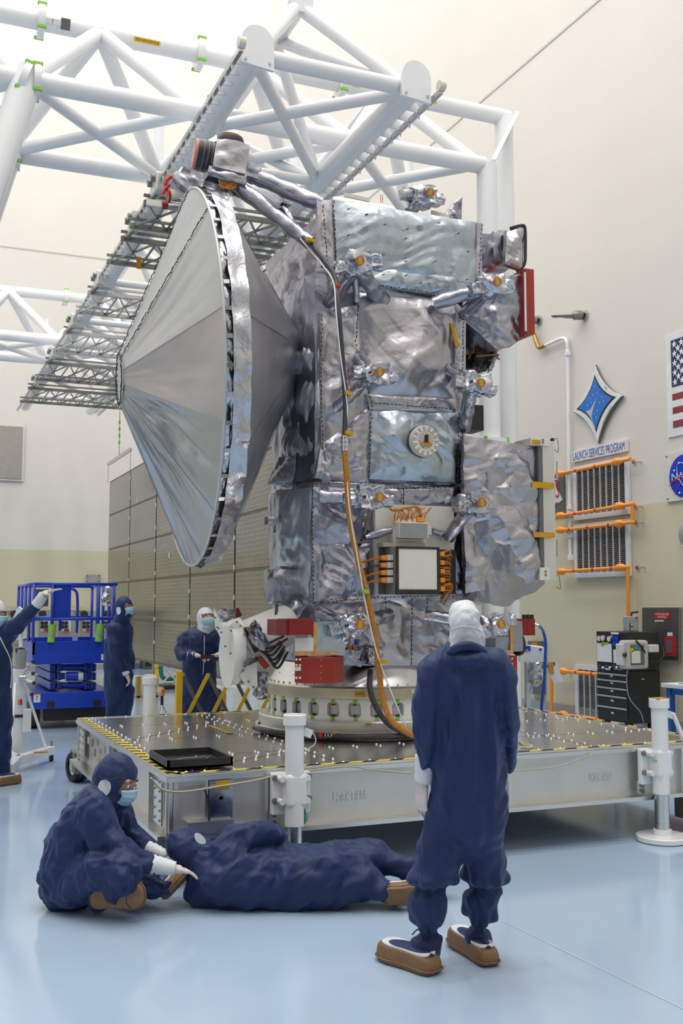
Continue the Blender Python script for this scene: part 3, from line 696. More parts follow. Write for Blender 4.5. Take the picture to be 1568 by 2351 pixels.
def seam(pts, parent, n=None, w=.006, name='stitching', off=V(0, -.012, 0)):
    """black thread stitches along a line"""
    pts = np.asarray(pts, float); L = np.r_[0, np.cumsum(np.linalg.norm(np.diff(pts, axis=0), axis=1))]
    n = n or max(3, int(L[-1]/.035)); t = (np.arange(n)+.5)/n*L[-1]; r = np.random.default_rng(int(abs(pts[0]).sum()*1000) % 9999); b = MB()
    for x in t:
        p = np.array([np.interp(x, L, pts[:, i]) for i in range(3)]); p2 = np.array([np.interp(min(L[-1], x+.011), L, pts[:, i]) for i in range(3)]); d = unit(p2-p+1e-9)
        b.bar(p+off-d*.011+r.normal(size=3)*.002, p+off+d*.011+r.normal(size=3)*.003, w, w)
    o = b.build(name, M['black'], parent); o['kind'] = 'stuff'; return o

# ================================================================== the space probe
SC = V(3.8, 8.4, .68)
PB = thing('space_probe', 'tall silver foil wrapped space probe standing on aluminium cart', 'spacecraft', SC)
# ---- unfolded solar array wing running back into the hall
def dots_mat():
    m = mat('solar_cell', (.235, .225, .185), .13, .55, .12, 1.5, rv=.04); nt = m.node_tree; b = nt.nodes['Principled BSDF']
    old = b.inputs['Base Color'].links[0].from_socket
    g = nt.nodes.new('ShaderNodeNewGeometry'); sx = nt.nodes.new('ShaderNodeSeparateXYZ'); nt.links.new(g.outputs['Position'], sx.inputs[0]); sq = []
    for ax, per in (('Y', .104), ('Z', .069)):
        a = nt.nodes.new('ShaderNodeMath'); a.operation = 'DIVIDE'; a.inputs[1].default_value = per; nt.links.new(sx.outputs[ax], a.inputs[0])
        f = nt.nodes.new('ShaderNodeMath'); f.operation = 'FRACT'; nt.links.new(a.outputs[0], f.inputs[0])
        c = nt.nodes.new('ShaderNodeMath'); c.operation = 'SUBTRACT'; c.inputs[1].default_value = .5; nt.links.new(f.outputs[0], c.inputs[0])
        d = nt.nodes.new('ShaderNodeMath'); d.operation = 'MULTIPLY'; d.inputs[1].default_value = per; nt.links.new(c.outputs[0], d.inputs[0])
        e = nt.nodes.new('ShaderNodeMath'); e.operation = 'POWER'; e.inputs[1].default_value = 2; nt.links.new(d.outputs[0], e.inputs[0]); sq.append(e)
    ad = nt.nodes.new('ShaderNodeMath'); nt.links.new(sq[0].outputs[0], ad.inputs[0]); nt.links.new(sq[1].outputs[0], ad.inputs[1])
    lt = nt.nodes.new('ShaderNodeMath'); lt.operation = 'LESS_THAN'; lt.inputs[1].default_value = .0105**2; nt.links.new(ad.outputs[0], lt.inputs[0])
    mx = nt.nodes.new('ShaderNodeMix'); mx.data_type = 'RGBA'; nt.links.new(lt.outputs[0], mx.inputs['Factor']); nt.links.new(old, mx.inputs[6]); mx.inputs[7].default_value = (.62, .58, .48, 1)
    nt.links.new(mx.outputs[2], b.inputs['Base Color']); return m
M['cell'] = dots_mat(); M['hinge_brown'] = mat('panel_joint_strip', (.22, .15, .10), .5, .2, .3, 40.)
ycol = [P(px, 1388, X=AX)[1] for px in (247, 296, 357, 437, 540)]; stp = ycol[3]-ycol[4]
ycol += [ycol[-1]-stp, ycol[-1]-2*stp+.3]; ycol = ycol[::-1]
zt, zb = 4.69, .585; rows = 5; dz = (zt-zb)/rows
wing = MB().box((AX+.035, ycol[0], zb), (AX+.06, ycol[-1], zt)).build('solar_wing', M['black'], PB, label='olive grey solar panel wing unfolded behind the probe')
pan = {}
for i in range(len(ycol)-1):
    for j in range(rows):
        y0, y1 = ycol[i]+.035, ycol[i+1]-.035; z0, z1 = zb+j*dz+.022, zb+(j+1)*dz-.022
        MB().box((AX-.012, y0, z0), (AX+.034, y1, z1)).build('solar_panel', M['cell'], wing)
    for j in range(rows+1):
        z = zb+j*dz; MB().box((AX-.006, ycol[i]+.03, z-.018), (AX+.034, ycol[i+1]-.03, z+.018)).build('joint_strip', M['hinge_brown'], wing)
    if i:
        for j in range(9):
            z = zb+.25+j*.45+(i*.13 % .2); MB().box((AX-.03, ycol[i]-.022, z), (AX+.03, ycol[i]+.022, z+.07)).build('hinge', M['cream'], wing)
for y, z in ((ycol[-2]-.8, 3.9), (ycol[-3]-1.2, 2.6)): MB().box((AX-.02, y, z), (AX, y+.1, z+.1)).build('clip', M['cream'], wing)
MB().bar((AX+.02, ycol[0], 2.3), (AX-.3, 9.0, 2.6), .1, .1).build('wing_yoke', M['foil'], PB)
# ---- main bus: octagonal body wrapped in blankets
FY = 7.62
def Zf(py, Y=FY, px=880): return P(px, py, Y=Y)[2]
def octo(z, k=1.0, f=FY, dx=0.):
    c = V(3.66+dx, 8.4); pts = [(2.98, f), (4.30, f), (4.52, 7.95), (4.52, 8.85), (4.25, 9.2), (3.2, 9.1), (2.98, 8.7), (2.93, 7.95)]
    return np.array([(c[0]+(x+dx-c[0])*k, c[1]+(y-c[1])*k, z) for x, y in pts])
zb0 = 1.252
core = foil_loft('body_blanket', [octo(zb0, .84, FY+.02), octo(Zf(1440), .92), octo(Zf(1375), 1.0), octo(Zf(1115), 1.0), octo(Zf(1105), .97), octo(Zf(660), .97), octo(Zf(640), .97)], M['foil'], PB, amp=.026, s=3.6, seed=3, n=220, k=16)
def panel(name, px4, m, Y=FY-.02, **k):
    """blanket traced on a plane of constant Y: px4 = TL, TR, BR, BL"""
    q = [P(x, y, Y=(Y if not isinstance(Y, (list, tuple)) else Y[i])) for i, (x, y) in enumerate(px4)]
    return foil_panel(name, [q[3], q[2], q[1], q[0]], m, PB, out=V(0, -1, 0), **k)
def pseam(pts, Y=FY-.06, **k): seam([P(x, y, Y=Y) for x, y in pts], PB, **k)
# upper equipment box
X0, X1, YB = 3.12, 4.46, 9.25; UY = 7.56
zt_, zb_ = P(762, 460, Y=UY)[2], P(770, 640, Y=UY)[2]
zt2 = P(1100, 505, Y=UY)[2]
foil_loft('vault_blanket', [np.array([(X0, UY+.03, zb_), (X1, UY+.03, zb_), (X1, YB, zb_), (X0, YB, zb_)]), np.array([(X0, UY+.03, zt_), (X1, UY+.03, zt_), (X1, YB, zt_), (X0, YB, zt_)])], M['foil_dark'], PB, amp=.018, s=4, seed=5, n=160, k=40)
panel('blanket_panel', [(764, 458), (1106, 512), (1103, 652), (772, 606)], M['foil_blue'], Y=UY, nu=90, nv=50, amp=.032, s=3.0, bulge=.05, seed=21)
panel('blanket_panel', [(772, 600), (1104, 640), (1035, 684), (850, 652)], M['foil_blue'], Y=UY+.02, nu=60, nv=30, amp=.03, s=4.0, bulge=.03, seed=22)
panel('blanket_strip', [(726, 458), (764, 459), (770, 612), (738, 610)], M['foil_warm'], Y=UY+.01, nu=14, nv=40, amp=.012, s=6, bulge=.012, seed=23)
panel('blanket_strip', [(1096, 512), (1108, 514), (1106, 650), (1092, 652)], M['foil_warm'], Y=UY-.01, nu=8, nv=40, amp=.01, s=6, bulge=.006, seed=24)
pseam([(764, 460), (771, 606)], Y=UY-.05); pseam([(740, 470), (750, 605)], Y=UY-.03); pseam([(800, 628), (862, 655), (960, 668), (1035, 684)], Y=UY-.05); pseam([(1105, 514), (1098, 650)], Y=UY-.05)
for x, y in ((800, 480), (842, 492), (883, 516), (935, 526), (1008, 512), (1052, 536), (1075, 578), (800, 540), (880, 585), (932, 548), (1000, 600), (1072, 642), (880, 630), (932, 632), (966, 650), (932, 600)):
    q = P(x, y, Y=UY-.065); MB().obox(q, (unit(V(1, 0, .4)), V(0, 1, 0), unit(V(-.4, 0, 1))), (.012, .006, .003)).build('quilt_tie', M['black'], PB)
# left side of the box
foil_panel('blanket_panel', [V(X0, YB, zb_-.15), V(X0, UY+.05, zb_-.15), V(X0, UY+.05, zt_-.02), V(X0, YB, zt_-.1)], M['foil_warm'], PB, nu=50, nv=40, amp=.03, s=4.5, bulge=.03, seed=26, out=V(-1, 0, 0))
foil_panel('blanket_panel', [P(652, 700, Y=8.2), P(735, 690, Y=7.72), P(775, 615, Y=7.6), P(668, 640, Y=8.5)], M['foil_dark'], PB, nu=40, nv=30, amp=.03, s=5, bulge=.05, seed=27, out=unit(V(-.5, -.6, -.6)))
# roof edge details
MB().bar(P(790, 447, Y=7.8), P(848, 460, Y=7.8), .02, .03).build('roof_rail', M['cream'], PB); MB().bar(P(990, 487, Y=7.8), P(1030, 498, Y=7.8), .02, .03).build('roof_rail', M['cream'], PB)
foil_panel('blanket_flap', [P(1015, 505, Y=8.0), P(1060, 508, Y=8.0), P(1061, 447, Y=8.0), P(1040, 466, Y=8.0)], M['foil_dark'], PB, nu=20, nv=20, amp=.02, s=8, bulge=.02, rim=.03, seed=29, out=V(0, -1, 0))
for x in (874, 878): MB().cyl(P(x, 465, Y=7.8), P(x, 447, Y=7.8), .003, n=5).build('red_wire', M['red'], PB)
# middle blankets
panel('blanket_panel', [(816, 672), (1046, 690), (1044, 918), (846, 914)], M['foil_warm'], nu=70, nv=70, amp=.036, s=3.0, bulge=.075, seed=31)
panel('blanket_panel', [(736, 716), (822, 700), (852, 930), (738, 1035)], M['foil_warm'], nu=40, nv=70, amp=.028, s=4, bulge=.04, seed=32)
panel('blanket_panel', [(738, 1020), (852, 930), (848, 1110), (722, 1098)], M['foil_warm'], nu=40, nv=40, amp=.024, s=5, bulge=.03, seed=33)
panel('blanket_panel', [(851, 940), (1052, 946), (1050, 1108), (846, 1100)], M['foil_blue'], Y=FY-.035, nu=70, nv=60, amp=.045, s=2.8, bulge=.05, seed=34)
panel('blanket_strip', [(840, 905), (1046, 916), (1046, 946), (850, 940)], M['foil_warm'], Y=FY-.05, nu=50, nv=10, amp=.014, s=7, bulge=.012, seed=35)
panel('blanket_strip', [(1044, 690), (1070, 720), (1068, 1110), (1046, 1110)], M['foil_warm'], Y=FY-.03, nu=10, nv=70, amp=.012, s=7, bulge=.01, seed=36)
# flank wrapped round to the dish side, light lifted in its foil colour
foil_panel('blanket_panel', [P(640, 1105, Y=8.35), P(735, 1085, Y=FY+.0), P(738, 720, Y=FY+.02), P(655, 760, Y=8.3)], M['foil_flank_lit'], PB, nu=50, nv=80, amp=.04, s=4, bulge=.06, seed=37, out=unit(V(-.8, -.6, 0)))
foil_panel('blanket_panel', [P(612, 1110, Y=8.4), P(760, 1112, Y=FY-.1), P(745, 1035, Y=FY-.05), P(640, 1050, Y=8.3)], M['foil_flank_lit'], PB, nu=50, nv=30, amp=.045, s=5, bulge=.05, seed=38, out=unit(V(-.5, -.8, .2)))
foil_panel('blanket_panel', [P(642, 760, Y=8.3), P(760, 760, Y=FY-.02), P(775, 690, Y=FY), P(668, 700, Y=8.2)], M['foil_flank_lit'], PB, nu=50, nv=30, amp=.04, s=5, bulge=.05, seed=39, out=unit(V(-.5, -.8, .2)))
pseam([(738, 720), (736, 900), (740, 1035)]); pseam([(822, 700), (815, 790), (852, 925), (846, 1108)], Y=FY-.08); pseam([(838, 925), (1046, 940)], Y=FY-.085); pseam([(1052, 946), (1050, 1108)], Y=FY-.085); pseam([(630, 1112), (760, 1110), (846, 1108), (960, 1120), (1050, 1116)], Y=FY-.1)
pseam([(1062, 720), (1060, 1110)], Y=FY-.06)
# lower blankets around the electronics bay
panel('blanket_panel', [(718, 1118), (868, 1122), (872, 1250), (716, 1250)], M['foil'], nu=50, nv=44, amp=.03, s=4, bulge=.04, seed=41)
panel('blanket_panel', [(716, 1246), (856, 1246), (862, 1378), (720, 1392)], M['foil'], nu=50, nv=46, amp=.036, s=3.6, bulge=.05, seed=42)
panel('blanket_panel', [(868, 1120), (1062, 1118), (1062, 1172), (872, 1168)], M['foil'], nu=60, nv=20, amp=.02, s=5, bulge=.02, seed=43)
panel('blanket_panel', [(1008, 1166), (1066, 1160), (1070, 1372), (1042, 1372)], M['foil'], nu=26, nv=60, amp=.024, s=5, bulge=.03, seed=44)
panel('blanket_panel', [(972, 1170), (1030, 1166), (1026, 1262), (985, 1262)], M['foil_blue'], nu=20, nv=30, amp=.02, s=6, bulge=.02, seed=45)
foil_panel('blanket_panel', [P(636, 1350, Y=8.2), P(722, 1392, Y=FY), P(718, 1120, Y=FY), P(632, 1125, Y=8.2)], M['foil_flank_lit'], PB, nu=36, nv=60, amp=.035, s=3.4, bulge=.03, seed=46, out=unit(V(-.8, -.6, 0)))
panel('blanket_panel', [(712, 1380), (945, 1372), (945, 1528), (800, 1528)], M['foil_warm'], nu=60, nv=44, amp=.024, s=4.5, bulge=.02, seed=47, Y=FY+.03)
panel('blanket_panel', [(945, 1372), (1066, 1368), (1080, 1528), (945, 1528)], M['foil_warm'], nu=40, nv=44, amp=.024, s=4.5, bulge=.02, seed=48, Y=FY+.03)
for pts in ([(716, 1120), (716, 1250), (720, 1390)], [(1064, 1120), (1066, 1370)], [(720, 1385), (860, 1372), (1060, 1366)], [(945, 1372), (943, 1528)], [(872, 1122), (1060, 1120)], [(925, 1120), (925, 1160)], [(980, 1370), (978, 1430)], [(884, 1370), (884, 1400)]): pseam(pts, Y=FY-.055)
foil_box('equipment_pouch', P(646, 1345, Y=7.95), np.eye(3), (.115, .12, .14), M['foil_dark'], PB, amp=.014, s=7, seed=49, rnd=.35)
foil_box('sensor_head', P(622, 1196, Y=8.1), np.eye(3), (.045, .06, .032), M['steel'], PB, amp=.004, seed=50)
# ---- round patch antenna
q = P(977, 1012, Y=FY-.17); e = MB().lathe(q+V(0, .06, 0), (0, -1, 0), [(.122, 0), (.127, .02), (.127, .05), (.12, .06)], 48).build('patch_antenna', M['cream'], PB, smooth=40, label='round cream patch antenna with notched rim')
mw, mt_ = mat('antenna_white', (.86, .84, .78), .45), mat('antenna_tan', (.60, .50, .38), .5)
for k in range(14):
    a0, a1 = 2*math.pi*k/14+.06, 2*math.pi*(k+1)/14-.06
    for mm, b0, b1 in ((mw, a0, (a0+a1)/2+.02), (mt_, (a0+a1)/2+.05, a1+.05)):
        pl = [q+V(r*math.cos(a), -.001, r*math.sin(a)) for r, a in ((.085, b0), (.117, b0), (.119, (b0+b1)/2), (.117, b1), (.085, b1))]
        MB().prism(pl, V(0, -.008, 0)).build('tile', mm, e)
for k in range(16):
    a = 2*math.pi*k/16; c = q+V(.06*math.cos(a), -.002, .06*math.sin(a)); MB().cyl(c, c+V(0, -.006, 0), .004, n=6).build('screw', M['grey_dark'], e)
MB().lathe(q, (0, -1, 0), [(.05, 0), (.05, .006), (.046, .008)], 28).build('inner_ring', mt_, e)
for dz_ in (.025, .008, -.008): MB().lathe(q+V(.0, 0, dz_+.01), (0, -1, 0), [(.016, 0), (.012, .03), (.008, .04)], 10).build('knob', M['black'], e)
MB().obox(q+V(.0, -.012, -.028), (V(1, 0, .05), V(0, 1, 0), V(-.05, 0, 1)), (.045, .003, .012)).build('amber_tape', M['kapton'], e); MB().obox(q+V(.0, -.014, -.012), (V(1, 0, 0), V(0, 1, 0), V(0, 0, 1)), (.025, .003, .006)).build('red_tape', M['red'], e)
# ---- electronics bay
EY = FY-.10
def rect(name, x0, y0, x1, y1, ya, yb, m, par=PB, bevel=0, label=None):
    a, b = P(x0, y1, Y=ya), P(x1, y0, Y=ya); c = P(x0, y0, Y=ya); d = P(x1, y1, Y=ya)
    zl, zh = (a[2]+d[2])/2, (b[2]+c[2])/2
    return MB().box((a[0], ya, zl), (b[0], yb, zh)).build(name, m, par, bevel=bevel, label=label)
rect('backing_plate', 862, 1160, 1042, 1366, FY-.075, FY+.05, M['cream'], label='cream mounting plate with dark bay behind the boxes')
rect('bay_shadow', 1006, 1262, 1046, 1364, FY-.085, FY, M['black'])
eb = rect('radar_box', 911, 1256, 1008, 1364, FY-.30, FY-.03, mat('box_side', (.30, .29, .25), .5), label='square electronics box with cream face plate in black frame')
yy = FY-.30
rect('face_plate', 916, 1261, 1003, 1353, yy-.012, yy, M['cream'], eb)
for x0, y0, x1, y1 in ((910, 1255, 1009, 1260), (910, 1353, 1009, 1365), (910, 1260, 915, 1353), (1004, 1260, 1009, 1353)): rect('frame_bar', x0, y0, x1, y1, yy-.016, yy, M['black'], eb)
sc = MB()
for k in range(17):
    for y in (1259.5, 1354.5): q = P(917+k*5.2, y, Y=yy-.016); sc.cyl(q, q+V(0, -.004, 0), .003, n=6)
sc.build('screw_row', M['steel'], eb)
text('lettering', 'EUR-1071', M['grey'], eb, P(925, 1347, Y=yy-.013), V(1, 0, 0), UP, .03, .005)
zz = P(910, 1258, Y=yy)[2]; xx = P(910, 1300, Y=yy)[0]
for k, py in enumerate((1281, 1298, 1315, 1332)):
    z = P(900, py, Y=FY-.2)[2]
    MB().box((xx-.05, FY-.25, z-.022), (xx, FY-.14, z+.022)).build('connector', M['cream'], eb, bevel=.004)
    MB().box((xx-.095, FY-.235, z-.017), (xx-.05, FY-.155, z+.017)).build('orange_plug', M['orange'], eb, bevel=.004)
    MB().sweep(bez([(xx-.09, FY-.195, z), (xx-.15, FY-.19, z-.01), (xx-.19, FY-.12, z-.03), (xx-.215, FY-.04, z-.025)], 12), .009, 8).build('cable', M['orange_wire'] if k != 1 else M['dark_grey_cable'], eb, smooth=True)
rect('connector_plate', 872, 1256, 890, 1364, FY-.1, FY-.07, M['grey_dark'], eb)
r_ = np.random.default_rng(4); xr_ = P(1010, 1300, Y=FY-.2)[0]
for k in range(18):
    z0 = P(1010, 1272+k*5, Y=FY-.2)[2]
    pts = [(xr_-.01, FY-.2, z0), (xr_+.05+r_.uniform(0, .04), FY-.21+r_.uniform(-.04, .04), z0+r_.uniform(-.03, .03)), (xr_+.09+r_.uniform(0, .03), FY-.15, z0-r_.uniform(.0, .08)), (xr_+.06+r_.uniform(0, .05), FY-.07, z0-r_.uniform(.05, .15))]
    MB().sweep(bez(pts, 15), .005+.003*(k % 3 == 0), 7).build('cable', M['orange_wire'], eb, smooth=True)
    if k % 4 == 0: MB().box((xr_-.01, FY-.23, z0-.018), (xr_+.03, FY-.16, z0+.018)).build('orange_plug', M['orange'], eb, bevel=.003)
MB().sweep(bez([(xr_, FY-.2, P(0, 1345, Y=FY)[2]), (xr_+.08, FY-.22, Zf(1340)), (xr_+.115, FY-.18, Zf(1352)), (xr_+.08, FY-.16, Zf(1362)), (xr_+.05, FY-.1, Zf(1350))], 20), .009, 8).build('cable', M['orange_wire'], eb, smooth=True)
eb2 = rect('sensor_box', 917, 1199, 984, 1235, FY-.24, FY-.05, M['cream'], label='small grey faced sensor box above the large one', bevel=.004)
rect('grey_face', 919.5, 1201.5, 981.5, 1232.5, FY-.246, FY-.24, mat('face_grey', (.33, .33, .33), .6, 0, .08, 60.), eb2)
rect('mount_leg', 903, 1205, 917, 1245, FY-.15, FY-.05, M['cream'], eb2, bevel=.004); rect('mount_leg', 984, 1208, 991, 1228, FY-.15, FY-.05, M['cream'], eb2, bevel=.004); rect('foot_plate', 905, 1237, 978, 1246, FY-.16, FY-.05, M['cream'], eb2)
rect('rail_plate', 880, 1246, 975, 1256, FY-.2, FY-.05, mat('rail_olive', (.45, .42, .32), .5), eb2)
for k in range(16):
    x = 906+k*4.4; q0 = P(x, 1195+r_.uniform(-2, 3), Y=FY-.16); q2 = P(895+k*6+r_.uniform(-6, 6), 1166+r_.uniform(0, 5), Y=FY-.12)
    MB().sweep(bez([q0, q0+V(r_.uniform(-.01, .01), -.02, .05), (q0+q2)/2+V(r_.uniform(-.03, .03), -.02, .03), q2], 15), .004+.002*(k % 3 == 0), 7).build('cable', M['orange_wire'], eb2, smooth=True)
    MB().box(q0-V(.009, .01, .03), q0+V(.009, .01, .01)).build('plug', M['cream'] if k % 3 else M['orange'], eb2)
MB().sweep(bez([P(893, 1165, Y=FY-.13), P(905, 1172, Y=FY-.16), P(935, 1166, Y=FY-.17), P(958, 1165, Y=FY-.16), P(966, 1190, Y=FY-.16)], 20), .010, 8).build('cable', M['orange_wire'], eb2, smooth=True)
rect('orange_plug', 959, 1188, 976, 1198, FY-.2, FY-.12, M['orange'], eb2, bevel=.005)
foil_tube('wrapped_arm', [P(838, 1234, Y=FY-.1), P(905, 1216, Y=FY-.12)], .028, M['foil'], PB, seed=60); foil_tube('wrapped_arm', [P(992, 1218, Y=FY-.12), P(1022, 1228, Y=FY-.1)], .025, M['foil'], PB, seed=61)
# ---- bulging side box with aluminium end plate
def yz(px, y0, y1, Ya, Yb):
    X = P(px, y0, Y=Ya)[0]; return np.array([(X, Ya, P(px, y1, Y=Ya)[2]), (X, Yb, P(px, y1, Y=Ya)[2]+.05), (X, Yb, P(px, y0, Y=Ya)[2]), (X, Ya, P(px, y0, Y=Ya)[2])])
foil_loft('side_radiator_blanket', [yz(1050, 992, 1368, 7.62, 8.35), yz(1090, 1005, 1374, 7.50, 8.35), yz(1118, 1040, 1380, 7.46, 8.35), yz(1165, 1036, 1388, 7.45, 8.35), yz(1215, 1028, 1362, 7.48, 8.3), yz(1244, 1024, 1338, 7.5, 8.25)], M['foil'], PB, amp=.035, s=3.2, seed=70, n=200, k=14)
panel('blanket_panel', [(1064, 1000), (1245, 1028), (1250, 1334), (1068, 1362)], M['foil_warm'], Y=7.475, nu=80, nv=110, amp=.06, s=3.2, bulge=.03, seed=71)
pseam([(1056, 1000), (1058, 1120), (1062, 1240), (1066, 1360)], Y=7.45, w=.008)
pl = rect('end_plate', 1244, 1012, 1272, 1330, 7.46, 8.15, M['alu_dull'], bevel=.004, label='pale aluminium end plate taped to the foil')
rect('lip', 1241, 1016, 1245, 1322, 7.45, 7.48, M['grey_dark'], pl)
rect('bracket', 1219, 1006, 1262, 1023, 7.44, 7.7, M['cream'], pl, bevel=.003); rect('bracket', 1240, 1303, 1262, 1332, 7.44, 7.7, M['cream'], pl, bevel=.003)
rect('label', 1222, 1010, 1241, 1020, 7.435, 7.45, M['kapton'], pl)
for x, y in ((1246, 1010), (1246, 1016), (1252, 1312), (1252, 1320)): q = P(x, y, Y=7.44); MB().cyl(q, q-V(0, .01, 0), .008, n=8).build('bolt', M['grey_dark'], pl)
for y0, y1 in ((1059, 1100), (1237, 1280)):
    a, b = P(1272, y0, Y=7.6), P(1272, y1, Y=7.6); o_ = V(.03, 0, 0); MB().sweep([a, a+o_, b+o_, b], .008, 6).build('handle', M['alu'], pl)
rect('amber_tape', 1222, 1107, 1272, 1121, 7.43, 7.44, M['kapton'], pl); rect('amber_tape', 1226, 1222, 1274, 1234, 7.43, 7.44, M['kapton'], pl)
for (x, y) in ((1268, 1010), (1272, 1325)): q = P(x, y, Y=7.6); MB().sweep(bez([q, q+V(.05, 0, .01), q+V(.06, 0, -.1), q+V(.02, 0, -.08)], 16), .003, 5).build('safety_wire', mat('green_wire', (.05, .2, .08), .5), pl); MB().sphere(q, .02, 8, 6).build('bolt_head', M['black'], pl)
# ---- upper side instrument with black rim
foil_box('camera_housing', P(1143, 578, Y=7.85), np.eye(3), (.14, .16, .145), M['foil'], PB, amp=.02, s=6, seed=75, rnd=.3)
foil_panel('blanket_panel', [P(1160, 606, Y=7.6), P(1200, 622, Y=7.6), P(1204, 521, Y=7.6), P(1163, 528, Y=7.6)], M['foil_warm'], PB, nu=24, nv=30, amp=.02, s=7, bulge=.03, seed=76, out=V(0, -1, 0))
MB().sweep(bez([P(1172, 524, Y=7.6), P(1196, 518, Y=7.6), P(1205, 524, Y=7.6), P(1206, 570, Y=7.6), P(1204, 606, Y=7.6), P(1188, 624, Y=7.6)], 30), .014, 8).build('black_rim', M['black_rubber'], PB, smooth=True)
# ---- horn shaped instrument with red cover
def ring_yz(px, y0, y1, Ya, Yb):
    Yr = Ya
    X = P(px, (y0+y1)/2, Y=Yr)[0]; z0, z1 = P(px, y1, Y=Yr)[2], P(px, y0, Y=Yr)[2]
    return np.array([(X, Ya, z0), (X, Yb, z0), (X, Yb, z1), (X, Ya, z1)])
foil_loft('horn_blanket', [ring_yz(1062, 690, 735, 7.6, 7.95), ring_yz(1100, 665, 765, 7.55, 8.1), ring_yz(1140, 650, 803, 7.5, 8.3), ring_yz(1175, 635, 790, 7.5, 8.35), ring_yz(1207, 626, 768, 7.5, 8.35)], M['foil'], PB, amp=.035, s=4, seed=77, n=160, k=12)
rc = rect('instrument_cover', 1207, 617, 1226, 766, 7.46, 8.4, M['red_cover'], label='flat red protective cover on horn instrument', bevel=.004)
rect('cover_lip', 1203, 620, 1208, 772, 7.45, 8.38, M['red_dark'], rc); rect('white_gap', 1205.5, 625, 1207.5, 760, 7.445, 7.46, M['sign_white'], rc)
# exposed gap with amber strip
foil_panel('bright_strip', [P(1050, 858, Y=7.58), P(1066, 855, Y=7.6), P(1060, 745, Y=7.6), P(1040, 742, Y=7.58)], M['foil_bright'], PB, nu=10, nv=30, amp=.01, s=9, bulge=.01, seed=78, out=V(0, -1, 0))
foil_panel('amber_strip', [P(1046, 796, Y=7.55), P(1056, 796, Y=7.55), P(1040, 740, Y=7.55), P(1033, 742, Y=7.55)], M['kapton'], PB, nu=6, nv=14, amp=.006, s=9, bulge=.004, rim=.01, seed=79, out=V(0, -1, 0))
foil_box('cavity_shade', P(1098, 815, Y=7.85), np.eye(3), (.09, .12, .13), mat('cavity_shade', (.06, .05, .045), .4, .6, .4, 20.), PB, amp=.03, s=10, seed=80)  # dark lump standing in for the shade inside an open cavity
for k in range(7): q = P(1085+r_.uniform(0, 40), 800+r_.uniform(-10, 45), Y=7.72); MB().sweep(bez([q, q+r_.normal(size=3)*.04, q+r_.normal(size=3)*.06], 8), .007, 6).build('cable', M['orange_wire'] if k % 3 == 0 else M['dark_grey_cable'], PB)
foil_tube('wrapped_arm', [P(1140, 800, Y=7.7), P(1124, 850, Y=7.7)], .018, M['foil_dark'], PB, seed=81)
# ---- high gain dish with stitched cover
dc = P(431, 874, Y=8.38); YA, TI = math.radians(5), math.radians(-2.3)
da = unit(V(-math.cos(YA)*math.cos(TI), math.sin(YA), math.sin(TI)))      # pointing direction
dv = unit(np.cross(da, V(0, 0, 1))); dv = -dv if dv[1] > 0 else dv           # towards the camera
du = unit(np.cross(dv, da)); du = -du if du[2] < 0 else du                   # up
RD, LD, RA = 1.53, .55, .205
def dpt(r, ph, h):
    r, ph, h = [np.asarray(x, float)[..., None] for x in (r, ph, h)]
    return dc + da*h + r*(np.cos(ph)*du + np.sin(ph)*dv)
DI = MB().lathe(dc-da*.02, da, [(RD*.99, 0), (RD*.99, .012), (.3, .03)], 64).build('dish_antenna', M['dish_back'], PB, smooth=40, label='big round dish antenna under a stitched silver cover')
# gores of the cover: angle from the top towards the camera, in degrees
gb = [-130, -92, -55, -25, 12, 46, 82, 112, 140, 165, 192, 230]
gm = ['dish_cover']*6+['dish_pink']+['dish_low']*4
for i in range(len(gb)-1):
    a0, a1 = math.radians(gb[i]), math.radians(gb[i+1]); nu, nv = 46, 26
    rr = np.linspace(0, 1, nu)[:, None]; ph = np.linspace(a0, a1, nv)[None, :]
    r = RA+(RD-RA)*rr+0*ph; h = LD*(1-rr)+.0*ph
    w = np.sin(np.pi*(ph-a0)/(a1-a0)).clip(0, 1); low = gm[i] == 'dish_low'
    h = h - (.035 if not low else .055)*w*np.sin(np.pi*rr)
    pts = dpt(r, ph+0*rr, h)
    cr = crumple(np.stack([(np.cos(ph)*6+0*rr), (np.sin(ph)*6+0*rr), rr*1.2+0*ph], -1), 2.2 if low else 1.6, 300+i).reshape(nu, nv)
    cr2 = crumple(pts, 3, 330+i).reshape(nu, nv)
    amp = .022 if low else .008
    pts = pts + da*((cr*amp+cr2*amp*.5)*np.sin(np.pi*rr.clip(.03, .97))*w**.5)[..., None]
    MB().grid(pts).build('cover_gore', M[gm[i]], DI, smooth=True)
    ln = dpt(np.linspace(RA, RD, 30), np.full(30, a1), np.linspace(LD, 0, 30)+.004)
    if i in (3, 4): seam(ln, DI, n=60, w=.006, name='seam', off=da*.006)
    else: MB().sweep(ln, .0022, 4).build('seam', M['grey'], DI)
t = np.linspace(0, 2*np.pi, 60, endpoint=False)
MB().lathe(dc+da*(LD-.03), da, [(RA*1.02, 0), (RA, .03), (RA*.6, .035), (0.001, .037)], 40, caps=False).build('cover_cap', M['dish_cover'], DI, smooth=40)
seam(np.vstack([dpt(np.full(60, RA), t, np.full(60, LD+.012)), dpt(np.array([RA]), t[:1], np.array([LD+.012]))]), DI, n=70, w=.008, name='seam', off=V(0, 0, 0))
